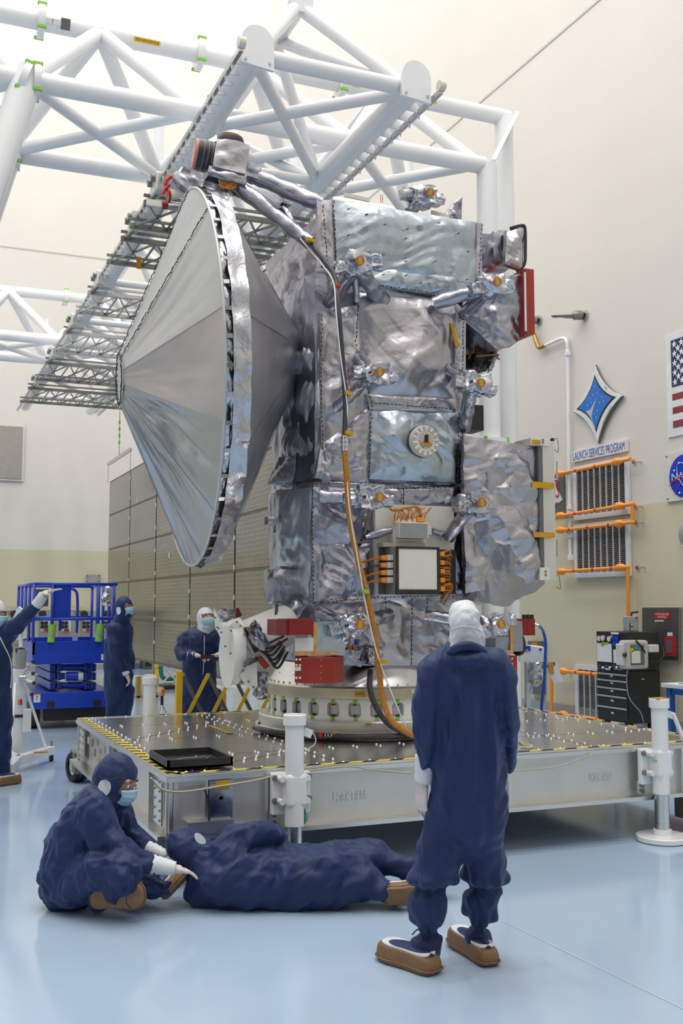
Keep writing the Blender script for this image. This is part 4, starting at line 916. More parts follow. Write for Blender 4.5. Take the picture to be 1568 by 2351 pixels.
# rolled rim, clip band, outer band
MB().sweep(dpt(np.full(96, RD), np.linspace(0, 2*np.pi, 96, endpoint=False), np.zeros(96)), .012, 8, closed=True).build('rim_roll', M['dish_cover'], DI, smooth=True)
def dband(name, r0, h0, r1, h1, m, amp, s, seed, k=8, n=260):
    ph = np.linspace(0, 2*np.pi, n, endpoint=False)[None, :]; tt = np.linspace(0, 1, k)[:, None]
    pts = dpt(r0+(r1-r0)*tt+0*ph, ph+0*tt, h0+(h1-h0)*tt+0*ph); out = unit_rows(pts-dc)
    pts = pts+out*(crumple(pts, s, seed).reshape(k, n, 1)*amp)
    return MB().grid(pts, wrap=True).build(name, m, DI, smooth=50)
def unit_rows(a): return a/(np.linalg.norm(a, axis=-1, keepdims=True)+1e-9)
dband('clip_band', RD-.005, -.005, RD-.02, -.06, M['foil_bright'], .02, 9, 350)
dband('rim_band', RD+.012, -.055, RD-.02, -.19, M['foil_bright'], .018, 6, 351, k=10)
for k in range(48):
    a = np.array([2*math.pi*k/48]); p = dpt(np.array([RD+.004]), a, np.array([-.032]))[0]; o_ = unit(p-dc-da*np.dot(p-dc, da))
    MB().obox(p, (da, np.cross(da, o_), o_), (.022, .016, .006)).build('clip', M['steel_dark'] if k % 2 else M['steel'], DI)
# conical back
n = 200; ph = np.linspace(0, 2*np.pi, n, endpoint=False)[None, :]; tt = np.linspace(0, 1, 40)[:, None]
hub = V(2.99, 8.2, 3.80)
pts = dpt(RD-.06+0*ph+0*tt, ph+0*tt, -.19+0*ph+0*tt); ctr = hub+.28*(np.cos(ph)[..., None]*du+np.sin(ph)[..., None]*dv)
pts = pts*(1-tt[..., None])+ctr*tt[..., None]; pts = pts+da*(-.10*np.sin(np.pi*tt))[..., None]*0+unit_rows(pts-dc)*(crumple(pts, 2.2, 352).reshape(40, n, 1)*.014)
MB().grid(pts, wrap=True).build('back_cone', M['dish_back'], DI, smooth=50)
for k in range(10):
    a = 2*math.pi*k/10+.2; p0 = dpt(np.array([RD-.05]), np.array([a]), np.array([-.195]))[0]; p1 = hub+.285*(math.cos(a)*du+math.sin(a)*dv); MB().sweep([p0, (p0+p1)/2, p1], .003, 4).build('seam', M['grey_dark'], DI)
# ---- boom with star camera head on three wrapped struts
hc = P(524, 372, Y=7.85)
bx = np.array([unit(V(.97, -.1, -.12)), unit(V(.1, .99, 0)), unit(V(.12, 0, .97))])
hd = foil_box('boom_head', hc, bx, (.135, .13, .125), M['foil_warm'], PB, amp=.012, s=6, seed=90, rnd=.12, label='foil boxed sensor head with two black lens hoods')
foil_box('head_underside', hc-bx[2]*.16-bx[0]*.01, bx, (.16, .12, .045), M['foil_dark'], hd, amp=.012, seed=91)
q = hc-bx[0]*.16
MB().lathe(q+bx[0]*.04, -bx[0], [(.12, 0), (.125, .03), (.125, .11), (.118, .14)], 28).build('lens_hood', M['black'], hd, smooth=40)
q2 = q-bx[0]*.10; MB().lathe(q2, -bx[0], [(.118, 0), (.122, .015), (.12, .022)], 28).build('lens_cover', mat('pink_cover', (.62, .25, .19), .5), hd, smooth=40)
for dz_ in (-.04, .04): MB().obox(q2-bx[0]*.0235+bx[2]*dz_, bx, (.002, .018, .03)).build('white_mark', M['sign_white'], hd)
for k in range(3): MB().lathe(q-bx[0]*(-.02+.035*k), -bx[0], [(.127, 0), (.127, .008)], 28).build('hood_ring', M['grey_dark'], hd, smooth=40)
q = hc+bx[2]*.12+bx[1]*.02
MB().lathe(q, bx[2], [(.105, 0), (.11, .02), (.11, .07), (.10, .085)], 28).build('lens_hood', M['black'], hd, smooth=40); MB().lathe(q+bx[2]*.085, bx[2], [(.10, 0), (.10, .008)], 28).build('lens_cover', M['red_cover'], hd)
foil_panel('sun_flap', [P(470, 338, Y=7.8), P(498, 322, Y=7.8), P(497, 309, Y=7.85), P(462, 333, Y=7.85)], M['foil_bright'], hd, nu=10, nv=10, amp=.006, bulge=.01, rim=.015, out=V(-.4, -.6, .6), seed=92)
foil_box('bracket', hc+bx[0]*.19-bx[2]*.05, bx, (.07, .07, .06), M['foil'], hd, amp=.01, seed=93)
sA = hc+bx[0]*.2-bx[2]*.06; sB = hc+bx[0]*.07-bx[2]*.16
foil_tube('boom_strut', [sA, P(738, 470, Y=7.62)], [.062, .062], M['foil'], PB, amp=.012, s=8, seed=94)
foil_tube('boom_strut', [sB, P(712, 558, Y=7.55)], [.06, .055], M['foil'], PB, amp=.012, s=8, seed=95)
foil_tube('boom_strut', [sB+V(.03, .1, 0), P(660, 490, Y=8.3)], [.05, .05], M['foil_dark'], PB, amp=.012, s=8, seed=96)
foil_tube('boom_strut', [P(652, 478, Y=8.2), P(690, 545, Y=7.9)], [.03, .03], M['foil_dark'], PB, amp=.008, s=8, seed=97)
foil_box('strut_knuckle', P(655, 462, Y=8.2), np.eye(3), (.05, .05, .035), M['foil_bright'], PB, amp=.01, s=12, seed=98)
for k in range(6):
    a = P(502+5*k, 412, Y=7.75); b = P(512+6*k, 436-abs(k-2.5)*2, Y=7.75); c = P(548-4*(k % 3), 408, Y=7.75)
    MB().sweep(bez([a, b, c], 12), .006, 6).build('loop_cable', M['orange_wire'], hd, smooth=True)
for k in range(12):
    a = P(494+r_.uniform(0, 60), 420+r_.uniform(0, 12), Y=7.78); MB().sweep(bez([a, a+V(r_.normal()*.03, 0, -.05), a+V(r_.normal()*.06, 0, -.1)], 8), .0015, 4).build('loose_thread', M['black'], hd)
# ---- feeds peeking over the dish
FYY = 8.75
fd = foil_box('feed_assembly', P(432, 425, Y=FYY), np.array([unit(V(.8, 0, -.6)), V(0, 1, 0), unit(V(.6, 0, .8))]), (.13, .1, .085), M['foil'], PB, amp=.02, s=8, seed=100, label='small foil wrapped feed horns with red covers over the dish')
foil_box('foil_wrap', P(470, 440, Y=FYY), np.array([unit(V(.8, 0, -.6)), V(0, 1, 0), unit(V(.6, 0, .8))]), (.08, .08, .06), M['foil_bright'], fd, amp=.02, s=8, seed=101)
foil_box('foil_wrap', P(404, 408, Y=FYY), np.array([unit(V(.7, 0, -.7)), V(0, 1, 0), unit(V(.7, 0, .7))]), (.035, .06, .03), M['cream'], fd, amp=.006, s=8, seed=102)
MB().cyl(P(387, 447, Y=FYY), P(436, 446, Y=FYY), .055, .012, 24).build('horn', M['cream'], fd, smooth=40)
MB().cyl(P(384, 447, Y=FYY), P(389, 447, Y=FYY), .06, n=24).build('horn_cover', M['red_cover'], fd, smooth=40)
MB().cyl(P(371, 470, Y=FYY), P(384, 471, Y=FYY), .038, n=20).build('red_sleeve', M['red_dark'], fd, smooth=40); MB().bar(P(337, 464, Y=FYY), P(372, 470, Y=FYY), .04, .05).build('cream_bar', M['cream'], fd)
foil_tube('foil_neck', [P(384, 471, Y=FYY), P(420, 478, Y=FYY)], .034, M['foil_dark'], fd, seed=103)
MB().sweep(bez([P(394, 404, Y=FYY), P(383, 413, Y=FYY), P(379, 424, Y=FYY)], 10), .018, 6).build('red_strap', M['red'], fd); MB().sweep(bez([P(389, 424, Y=FYY), P(379, 434, Y=FYY), P(373, 446, Y=FYY)], 10), .016, 6).build('red_strap', M['red'], fd)
# ---- thruster pods
cap_o = mat('orange_cap', (.66, .10, .02), .5)
def pod(px, py, bx_, by_, Y, struts, k, body=True):
    c = P(bx_, by_, Y=Y)
    a = unit(r_.normal(size=3)*.15+V(1, 0, 0)); b = unit(np.cross(a, V(0, 1, 0))); A_ = np.array([a, V(0, 1, 0), b])
    pb = foil_box('thruster_pod', c, np.array([a, unit(np.cross(b, a)), b]), (.098, .085, .078), M['foil_bright'], PB, amp=.026, s=11, seed=400+k, rnd=.25, label='foil wrapped thruster pod with orange capped nozzle')
    d = P(px, py, Y=Y-.13); nd = unit(CAM-d)*.5+V(0, -1, 0); nd = unit(nd)
    MB().cyl(d-nd*.09, d, .036, n=20).build('nozzle', M['steel'], pb, smooth=40)
    MB().cyl(d, d+nd*.012, .036, n=24).build('nozzle_cap', cap_o, pb, smooth=40)
    u, v, w = frame(nd); g = r_.uniform(-.4, .4); u, v = math.cos(g)*u+math.sin(g)*v, -math.sin(g)*u+math.cos(g)*v
    MB().obox(d+nd*.0125, (u, v, w), (.016, .028, .001)).build('green_tape', mat('tape_green', (.42, .42, .05), .5) if k == 0 else bpy.data.materials['tape_green'], pb)
    for s_ in (-1, 1):
        foil_box('valve_box', c+a*s_*.14+b*r_.uniform(-.03, .03), np.array([a, unit(np.cross(b, a)), b]), (.052, .05, .045), M['foil_bright'], pb, amp=.01, s=15, seed=430+k*2+s_)
    MB().cyl(c+V(-.07, -.09, .0), c+V(-.07, -.10, .0), .009, n=10).build('port', M['black'], pb)
    for j, (sx, sy, sY, rad) in enumerate(struts):
        foil_tube('pod_strut', [c+V(0, .03, 0), P(sx, sy, Y=sY)], rad*1.12, M['foil'] if j % 2 == 0 else M['foil_dark'], pb, amp=.010, s=12, seed=450+k*4+j)
pod(987, 442, 968, 452, 7.75, [(940, 486, 7.8, .045)], 0)
pod(826, 599, 820, 607, 7.25, [(878, 690, 7.6, .058), (752, 700, 7.7, .06), (818, 690, 7.5, .022)], 1)
pod(1141, 647, 1128, 657, 7.25, [(995, 697, 7.5, .055), (1065, 722, 7.6, .05)], 2)
pod(872, 854, 858, 862, 7.25, [(822, 816, 7.6, .05), (766, 940, 7.6, .042)], 3)
pod(1104, 879, 1088, 882, 7.25, [(1034, 850, 7.6, .05), (1064, 985, 7.6, .05)], 4)
pod(872, 1142, 846, 1143, 7.25, [(738, 1141, 7.5, .045), (824, 1232, 7.6, .045)], 5)
pod(1106, 1154, 1088, 1157, 7.22, [(1045, 1150, 7.5, .04), (1028, 1236, 7.5, .045)], 6)
pod(826, 1434, 806, 1436, 7.22, [(735, 1408, 7.55, .05), (893, 1412, 7.5, .05), (790, 1478, 7.4, .03)], 7)
pod(1150, 1433, 1136, 1437, 7.22, [(975, 1414, 7.5, .045)], 8)
# black lumps stand in for the shade of recesses at strut ends
MB().sphere(P(762, 1140, Y=FY-.05), (.10, .03, .035), 16, 8).build('recess_shade', M['black'], PB, smooth=True)
MB().box(P(1063, 985, Y=7.7), P(1083, 940, Y=7.9)).build('recess_shade', M['black'], PB)
# ---- harness running down the front
hy = 7.08
MB().sweep(bez([P(696, 545, Y=7.5), P(715, 563, Y=7.4), P(745, 600, Y=7.3), P(770, 640, Y=7.2), P(778, 720, Y=hy), P(786, 820, Y=hy), P(793, 920, Y=hy), P(791, 1000, Y=hy)], 70), .019, 10).build('harness', M['dark_grey_cable'], PB, smooth=True, label='black and orange cable hanging down the front')
MB().sweep(bez([P(690, 548, Y=7.5), P(712, 575, Y=7.4), P(743, 612, Y=7.28), P(766, 650, Y=7.18), P(772, 720, Y=hy-.02), P(782, 820, Y=hy-.02), P(797, 930, Y=hy-.02), P(795, 1000, Y=hy), P(800, 1150, Y=hy-.02), P(824, 1300, Y=hy-.02), P(842, 1400, Y=hy-.03), P(872, 1520, Y=hy-.03), P(935, 1680, Y=hy)], 120), .006, 6).build('white_wire', M['sign_white'], PB, smooth=True)
MB().cyl(P(791, 1000, Y=hy), P(791, 1036, Y=hy), .026, n=14).build('harness_connector', M['alu'], PB, smooth=40)
for y in (1004, 1014, 1024): MB().cyl(P(791, y, Y=hy), P(791, y+4, Y=hy), .03, n=14).build('coupling_ring', M['steel'], PB, smooth=40)
MB().sweep(bez([P(791, 1036, Y=hy), P(797, 1110, Y=hy), P(801, 1180, Y=hy), P(816, 1260, Y=hy), P(838, 1350, Y=hy), P(858, 1440, Y=hy), P(869, 1530, Y=hy), P(878, 1600, Y=hy), P(900, 1655, Y=hy-.05), P(950, 1690, Y=hy-.1)], 110), .022, 10).build('orange_harness', mat('amber_sleeve', (.48, .19, .015), .4, 0, .25, 60., bump=.3, bs=90), PB, smooth=True)
for (x, y, m_, w_) in ((775, 655, 'red', .01), (800, 903, 'kapton', .03), (800, 995, 'kapton', .03), (838, 1358, 'green_tape', .024), (878, 1519, 'kapton', .03), (712, 552, 'kapton', .03)):
    q = P(x, y, Y=hy-.02 if y > 600 else 7.38); MB().obox(q, (unit(V(1, 0, -.2)), V(0, 1, 0), unit(V(.2, 0, 1))), (w_, .022, .014)).build('cable_tag', M[m_], PB)
for a, b in (((720, 540), (738, 525)), ((796, 848), (806, 890)), ((766, 1124), (795, 1134)), ((834, 1392), (840, 1412)), ((770, 655), (784, 678))): MB().cyl(P(*a, Y=hy-.02), P(*b, Y=hy), .003, n=5).build('red_wire', M['red'], PB)
# ---- instruments round the foot of the body
def bolts(pts, Y, par, r=.008, m=None):
    for x, y in pts: q = P(x, y, Y=Y); MB().cyl(q, q-V(0, .008, 0), r, n=10).build('bolt', m or M['cream'], par)
fb = foil_box('star_tracker', P(735, 1466, Y=7.38), np.eye(3), (.15, .13, .125), M['foil_blue'], PB, amp=.006, s=6, seed=110, rnd=.1, label='smooth foil box edged with copper tape between red covers')
cop = mat('copper_tape', (.75, .38, .18), .3, .7, .2, 20., bump=.2)
rect('copper_tape', 676, 1494, 724, 1505, 7.235, 7.25, cop, fb); rect('copper_tape', 720, 1430, 728, 1505, 7.23, 7.245, cop, fb); rect('copper_tape', 724, 1496, 776, 1503, 7.235, 7.25, cop, fb)
rect('white_panel', 678, 1464, 722, 1495, 7.232, 7.25, M['white_matte'], fb)
rc1 = rect('red_cover', 663, 1421, 719, 1458, 7.16, 7.4, M['red_dark'], fb); rect('cover_side', 634, 1422, 663, 1459, 7.18, 7.38, mat('maroon_side', (.20, .03, .035), .4), fb)
hx = [P(x, 1510, Y=Y) for x, Y in ((677, 7.35), (692, 7.24), (768, 7.16), (789, 7.28), (789, 7.5), (677, 7.5))]; zl = P(735, 1569, Y=7.2)[2]
hxz = P(735, 1509, Y=7.2)[2]; hx = [V(p[0], p[1], zl) for p in hx]
hb = MB().prism(hx, V(0, 0, hxz-zl)).build('red_box', M['red_cover'], fb, bevel=.004, label='faceted red aluminium box with pale screws')
bolts([(680, 1514), (688, 1514), (680, 1527), (688, 1527), (680, 1556), (688, 1556), (738, 1515), (769, 1515), (738, 1529), (769, 1529), (738, 1544), (769, 1544), (738, 1558), (769, 1558)], 7.2, fb)
rect('label', 678, 1531, 691, 1540, 7.225, 7.24, M['sign_white'], fb)
fb2 = foil_box('star_tracker', P(1150, 1460, Y=7.4), np.eye(3), (.13, .13, .125), M['foil'], PB, amp=.006, s=6, seed=111, rnd=.1, label='foil box edged with copper tape behind the standing person')
rect('red_cover', 1180, 1421, 1228, 1459, 7.3, 7.5, M['red_dark'], fb2); rect('red_box', 1135, 1506, 1187, 1562, 7.3, 7.55, M['red_cover'], fb2); rect('copper_tape', 1172, 1432, 1178, 1498, 7.255, 7.27, cop, fb2); rect('copper_tape', 1130, 1493, 1178, 1503, 7.25, 7.27, cop, fb2)
MB().lathe(P(1186, 1480, Y=7.4), (1, 0, 0), [(.09, 0), (.09, .03), (.06, .04)], 20).build('black_disc', M['black_rubber'], fb2, smooth=40)
bolts([(1175, 1512), (1175, 1524), (1175, 1536)], 7.3, fb2)
for k in range(3): q = P(1203+k*9, 1418, Y=7.4); MB().cyl(q-V(0, 0, .03), q+V(0, 0, .025), .016, n=10).build('connector', M['black'], fb2); 
for (x, y, m_) in ((786, 1469, 'red'), (819, 1474, 'blue_hose'), (800, 1488, 'orange_wire'), (812, 1489, 'orange_wire'), (790, 1487, 'orange_wire')): q = P(x, y, Y=7.5); MB().box(q-V(.012, .02, .02), q+V(.012, .02, .02)).build('connector', M[m_], PB)
foil_box('foil_bundle', P(800, 1510, Y=7.5), np.eye(3), (.09, .06, .06), M['foil'], PB, amp=.02, s=12, seed=112)
foil_box('foil_bundle', P(855, 1505, Y=7.5), np.eye(3), (.06, .05, .07), M['foil_dark'], PB, amp=.02, s=12, seed=113)
# ---- white telescope instrument on the dish side
wm = M['white_matte']
ta = unit(V(-.92, -.12, -.42)); t0 = P(660, 1432, Y=7.9); t1 = P(548, 1490, Y=7.75)
tel = MB().cyl(t0, t1, .16, .19, 28).build('telescope', wm, PB, smooth=40, label='white blanketed telescope instrument leaning out beside the ring')
foil_loft('white_collar', [t1+.2*np.array([(0, math.cos(a), math.sin(a)*1.2) for a in np.linspace(0, 2*np.pi, 24, endpoint=False)]), t1+V(-.1, -.02, -.04)+.21*np.array([(0, math.cos(a), math.sin(a)*1.2) for a in np.linspace(0, 2*np.pi, 24, endpoint=False)])], wm, tel, amp=.008, n=48, k=5, smooth=40)
pt = [(490, 1399), (509, 1434), (528, 1437), (551, 1462), (580, 1502), (583, 1535), (560, 1548), (547, 1571), (541, 1572), (527, 1510), (494, 1440)]
MB().prism([P(x, y, Y=7.62) for x, y in pt], V(.03, .10, .02)).build('shield_plate', wm, tel, bevel=.006)
pt = [(551, 1550), (583, 1504), (590, 1520), (592, 1575), (581, 1588), (562, 1572)]
MB().prism([P(x, y, Y=7.58) for x, y in pt], V(.03, .14, .02)).build('shield_plate', wm, tel, bevel=.006)
pt = [(528, 1432), (540, 1422), (562, 1440), (578, 1480), (590, 1500), (580, 1502), (552, 1462)]
MB().prism([P(x, y, Y=7.6) for x, y in pt], V(.06, .16, .0)).build('shield_plate', wm, tel, bevel=.006)
MB().prism([P(x, y, Y=7.56) for x, y in ((561, 1445), (566, 1441), (590, 1494), (585, 1500))], V(.01, .2, .02)).build('black_edge', M['black'], tel)
for x, y in ((494, 1418), (499, 1440), (502, 1443), (508, 1452), (517, 1484), (529, 1500), (544, 1428), (552, 1437), (561, 1457), (530, 1448), (541, 1472), (560, 1529), (567, 1525), (558, 1540), (571, 1565), (582, 1578)):
    q = P(x, y, Y=7.57); MB().obox(q, np.eye(3), (.005, .008, .007)).build('dark_fitting', M['grey_dark'], tel)
foil_box('foil_wrap', P(590, 1462, Y=7.55), np.array([unit(V(.5, 0, -.85)), V(0, 1, 0), unit(V(.85, 0, .5))]), (.10, .06, .05), M['foil_dark'], tel, amp=.02, s=12, seed=115)
foil_box('foil_wrap', P(519, 1414, Y=8.0), np.eye(3), (.06, .07, .05), M['foil_dark'], tel, amp=.012, s=12, seed=116)
foil_box('foil_wrap', P(597, 1572, Y=7.75), np.eye(3), (.04, .07, .09), M['foil_dark'], tel, amp=.02, s=12, seed=117)
foil_tube('foil_wrap', [P(652, 1388, Y=7.95), P(690, 1412, Y=7.9)], [.10, .14], M['foil'], tel, amp=.03, s=9, seed=118)
MB().sweep(bez([P(636, 1388, Y=7.8), P(630, 1416, Y=7.75), P(598, 1432, Y=7.72), P(590, 1444, Y=7.7)], 20), .011, 7).build('dark_cable', M['black'], tel, smooth=True)
for k in range(7):
    a = P(588+k*4, 1490+k*1.5, Y=7.6); b = P(650+r_.uniform(-8, 12), 1460+k*6, Y=7.6); MB().sweep(bez([a, (a+b)/2+V(0, 0, -.02*k), b], 10), .01, 6).build('dark_cable', M['black'], tel, smooth=True)
MB().bar(P(565, 1524, Y=7.5), P(588, 1512, Y=7.6), .04, .03).build('arm', M['grey_dark'], tel); MB().bar(P(595, 1510, Y=7.55), P(613, 1532, Y=7.55), .04, .04).build('red_latch', mat('latch_red', (.35, .05, .03), .4, .5), tel)
MB().obox(P(522, 1532, Y=7.95), np.eye(3), (.045, .05, .045)).build('red_block', M['red_cover'], tel); MB().bar(P(539, 1398, Y=8.1), P(548, 1416, Y=8.1), .05, .05).build('red_latch', M['red_dark'], tel)
# ================================================================== payload adapter ring
AC = V(3.78, 8.42, 0)
AD = thing('adapter_ring', 'slotted aluminium adapter ring carrying the probe on the cart', 'adapter', (AC[0], AC[1], .68))
zc_ = lambda z: V(AC[0], AC[1], z)
MB().lathe(zc_(.684), (0, 0, 1), [(.95, 0), (.95, .03), (.925, .035), (.925, .115), (.915, .125), (.70, .125), (.70, 0)], 96, caps=False).build('base_disc', M['alu_dull'], AD, smooth=30)
# slotted wall: one post between each opening
NS = 30; r0, r1 = .80, .835
MB().lathe(zc_(.805), (0, 0, 1), [(r0, 0), (r1, 0), (r1, .03), (r0, .03), (r0, 0)], 96, caps=False).build('lower_band', M['white_paint'], AD, smooth=30)
MB().lathe(zc_(.945), (0, 0, 1), [(r0, 0), (r1, 0), (r1, .03), (r0, .03), (r0, 0)], 96, caps=False).build('upper_band', M['white_paint'], AD, smooth=30)
MB().lathe(zc_(.81), (0, 0, 1), [(.775, 0), (.775, .16)], 96, caps=False).build('slot_reflector', M['white_paint'], AD, smooth=30)  # added white sleeve behind the slots, catches light to brighten the openings
for k in range(NS):
    a = 2*math.pi*(k+.5)/NS; w = math.pi/NS*.42; pl = []
    for t in (-1, 1):
        for z, e in ((.83, 1.5), (.85, 1.0), (.925, 1.0), (.95, 1.5))[::t]:
            pl.append(V(AC[0]+r1*math.cos(a+t*w*e), AC[1]+r1*math.sin(a+t*w*e), z))
    MB().prism(pl, -V(math.cos(a), math.sin(a), 0)*(r1-r0)).build('post', M['white_paint'], AD)
    a = 2*math.pi*k/NS; d = V(math.cos(a), math.sin(a), 0); tn = V(-math.sin(a), math.cos(a), 0)
    if d[1] < .3:
        for z, h in ((.815, .02), (.955, .018)):
            MB().obox(zc_(z)+d*(r1+.003)+tn*rng.uniform(-.01, .01), (tn, d, V(0, 0, 1)), (.016, .002, h)).build('green_tape', M['green_tape'], AD)
            MB().obox(zc_(z+(.03 if z < .9 else -.022))+d*(r1-.01), (tn, d, V(0, 0, 1)), (.014, .008, .008)).build('black_clip', M['black'], AD)
MB().lathe(zc_(.975), (0, 0, 1), [(.74, 0), (.86, 0), (.865, .01), (.865, .085), (.85, .095), (.74, .095)], 96, caps=False).build('clamp_band', M['gold_ring'], AD, smooth=30)
MB().lathe(zc_(1.07), (0, 0, 1), [(.845, 0), (.835, .01), (.74, .16), (.73, .175), (.60, .175)], 96, caps=False).build('conical_skirt', M['alu'], AD, smooth=30)
sk = MB()
for k in range(60):
    a = 2*math.pi*k/60; d = V(math.cos(a), math.sin(a), 0); sk.sphere(zc_(1.083)+d*.834, .010, 6, 4)
    if k % 3 == 0: sk.sphere(zc_(1.15)+d*.79, .006, 6, 4)
sk.build('rivet_rows', M['steel'], AD)
def on_ring(px, py, z, r):
    best = min((np.linalg.norm(P(px, py, Z=z)[:2]-AC[:2]-r*V(math.cos(a), math.sin(a))), a) for a in np.linspace(math.pi, 2*math.pi, 200))[1]
    return best
def ring_tape(px, z, r, w, h, m, txt=None):
    aa = np.linspace(math.pi, 2*math.pi, 400); pj = []
    for a in aa:
        q = zc_(z)+r*V(math.cos(a), math.sin(a), 0)-CAM; pj.append(abs(CX+F*(q@AXR)/(q@AXF)-px))
    a = aa[int(np.argmin(pj))]; d = V(math.cos(a), math.sin(a), 0); tn = V(-math.sin(a), math.cos(a), 0)
    MB().obox(zc_(z)+d*(r+.004), (tn, d, V(0, 0, 1)), (w, .002, h)).build('tape', m, AD)
    if txt: text('lettering', txt, M['black'], AD, zc_(z)+d*(r+.008)-tn*w*.8-V(0, 0, h*.4), tn, UP, w*1.6, h*.8)
ring_tape(826, 1.02, .865, .042, .022, M['kapton'], 'J3867'); ring_tape(946, 1.035, .865, .013, .014, M['sign_white'], '+X'); ring_tape(964, 1.02, .865, .03, .014, M['kapton']); ring_tape(845, .79, .925, .025, .012, M['kapton'])
ring_tape(1150, 1.02, .865, .03, .014, M['kapton'])
# ================================================================== aluminium transport cart
CT = thing('transport_cart', 'wide aluminium transport cart with riveted deck under the probe', 'cart', (3.7, 8.2, 0))
cx0, cx1, cy0, cy1, cz, cb = 1.57, 5.87, 6.45, 9.98, .68, .30
MB().box((cx0+.01, cy0+.01, cz-.03), (cx1-.01, cy1-.01, cz-.014)).build('deck_base', M['alu_dull'], CT)
# deck plates: fan of plates round the ring, split along the visible seams
mx, my = AC[0], AC[1]; g = .006
xs = [cx0+.10, cx0+.10+(mx-cx0-.1)*.5, mx, mx+(cx1-.1-mx)*.5, cx1-.10]; ysd = [cy0+.12, cy0+.75, my-.25, my+.75, cy1-.1]
for i in range(4):
    for j in range(4):
        x0, x1, y0, y1 = xs[i]+g, xs[i+1]-g, ysd[j]+g, ysd[j+1]-g
        q = [V(x0, y0, cz-.014), V(x1, y0, cz-.014), V(x1, y1, cz-.014), V(x0, y1, cz-.014)]
        if (i, j) in ((0, 0), (0, 2)):   # cut along a diagonal
            MB().prism([q[0]+V(g*2, 0, 0), q[1], q[2]-V(0, g*2, 0)], V(0, 0, .014)).build('deck_plate', M['alu_plate'], CT); MB().prism([q[0]+V(0, g*2, 0), q[2]-V(g*2, 0, 0), q[3]], V(0, 0, .014)).build('deck_plate', M['alu_plate'], CT)
        else: MB().prism(q, V(0, 0, .014)).build('deck_plate', M['alu_plate'], CT)
for lo, hi in (((cx0, cy0), (cx1, ysd[0])), ((cx0, ysd[4]), (cx1, cy1)), ((cx0, ysd[0]), (xs[0], ysd[4])), ((xs[4], ysd[0]), (cx1, ysd[4]))):
    MB().box((*lo, cz-.014), (*hi, cz+.002)).build('edge_strip', M['alu'], CT, bevel=.002)
# rivets: 300 largest as parts, the rest joined
rv = []
for x in xs:
    for off in (-.035, .035) if x not in (xs[0], xs[4]) else ((-.05,) if x == xs[4] else (-.03, .03)):
        rv += [(x+off, y) for y in np.arange(cy0+.06, cy1, .17)]
for y in ysd:
    for off in (-.035, .035) if y not in (ysd[0], ysd[4]) else ((-.05,) if y == ysd[0] else (.04,)):
        rv += [(x, y+off) for x in np.arange(cx0+.06, cx1, .19)]
for t in np.linspace(.05, .95, 10):
    for o_ in (-.03, .03): rv.append((xs[0]+(xs[1]-xs[0])*t+o_, ysd[0]+(ysd[1]-ysd[0])*t-o_)); rv.append((xs[0]+(xs[1]-xs[0])*t+o_, ysd[2]+(ysd[3]-ysd[2])*t-o_))
rv = [p for p in rv if math.hypot(p[0]-AC[0], p[1]-AC[1]) > .99 and cx0+.02 < p[0] < cx1-.02 and cy0+.02 < p[1] < cy1-.02]
rv.sort(key=lambda p: math.hypot(p[0]-2.2, p[1]-5.0)); r_me = None
for p in rv[:300]:
    if r_me is None: r_me = MB().lathe((0, 0, 0), (0, 0, 1), [(.011, 0), (.010, .005), (.006, .009), (.001, .010)], 8, caps=False); o_ = r_me.build('rivet', M['alu'], CT, smooth=True); r_me = o_.data
    else: o_ = bpy.data.objects.new('rivet', r_me); COL.objects.link(o_); o_.parent = CT
    o_.location = tuple(V(p[0], p[1], cz)-np.array(CT.location))
rest = MB()
for p in rv[300:]: rest.lathe((p[0], p[1], cz), (0, 0, 1), [(.011, 0), (.008, .006), (.001, .009)], 6, caps=False)
rest.build('far_rivets', M['alu'], CT)['kind'] = 'stuff'
# hazard tape: alternating yellow and black pieces along the edges
def hazard(p, q, nrm, w=.05, step=.075):
    p, q = np.asarray(p, float), np.asarray(q, float); d = unit(q-p); L = np.linalg.norm(q-p); s = unit(np.cross(nrm, d)); n = int(L/step)
    for k in range(n):
        a = p+d*k*step; b = p+d*(k+1)*step; sh = d*.045
        MB().prism([a, b, b+s*w+sh, a+s*w+sh], np.asarray(nrm)*.002).build('hazard_stripe', M['hazard_yellow'] if k % 2 == 0 else M['black'], CT)
hazard((cx0, cy1-.05, cz+.003), (cx0, cy0, cz+.003), V(0, 0, 1), w=.085)
hazard((cx0, cy0+.002, cz+.003), (cx1, cy0+.002, cz+.003), V(0, 0, 1), w=.045, step=.10)
hazard((cx0+.6, cy1-.002, cz+.003), (cx1, cy1-.002, cz+.003), V(0, 0, 1), w=-.04, step=.12)
hazard((cx1, cy1-.05, cz+.003), (cx1, cy0+.05, cz+.003), V(0, 0, 1), w=-.03, step=.12)
hazard(P(478, 1666, Z=cz+.003), P(524, 1685, Z=cz+.003), V(0, 0, 1), w=.04, step=.05)
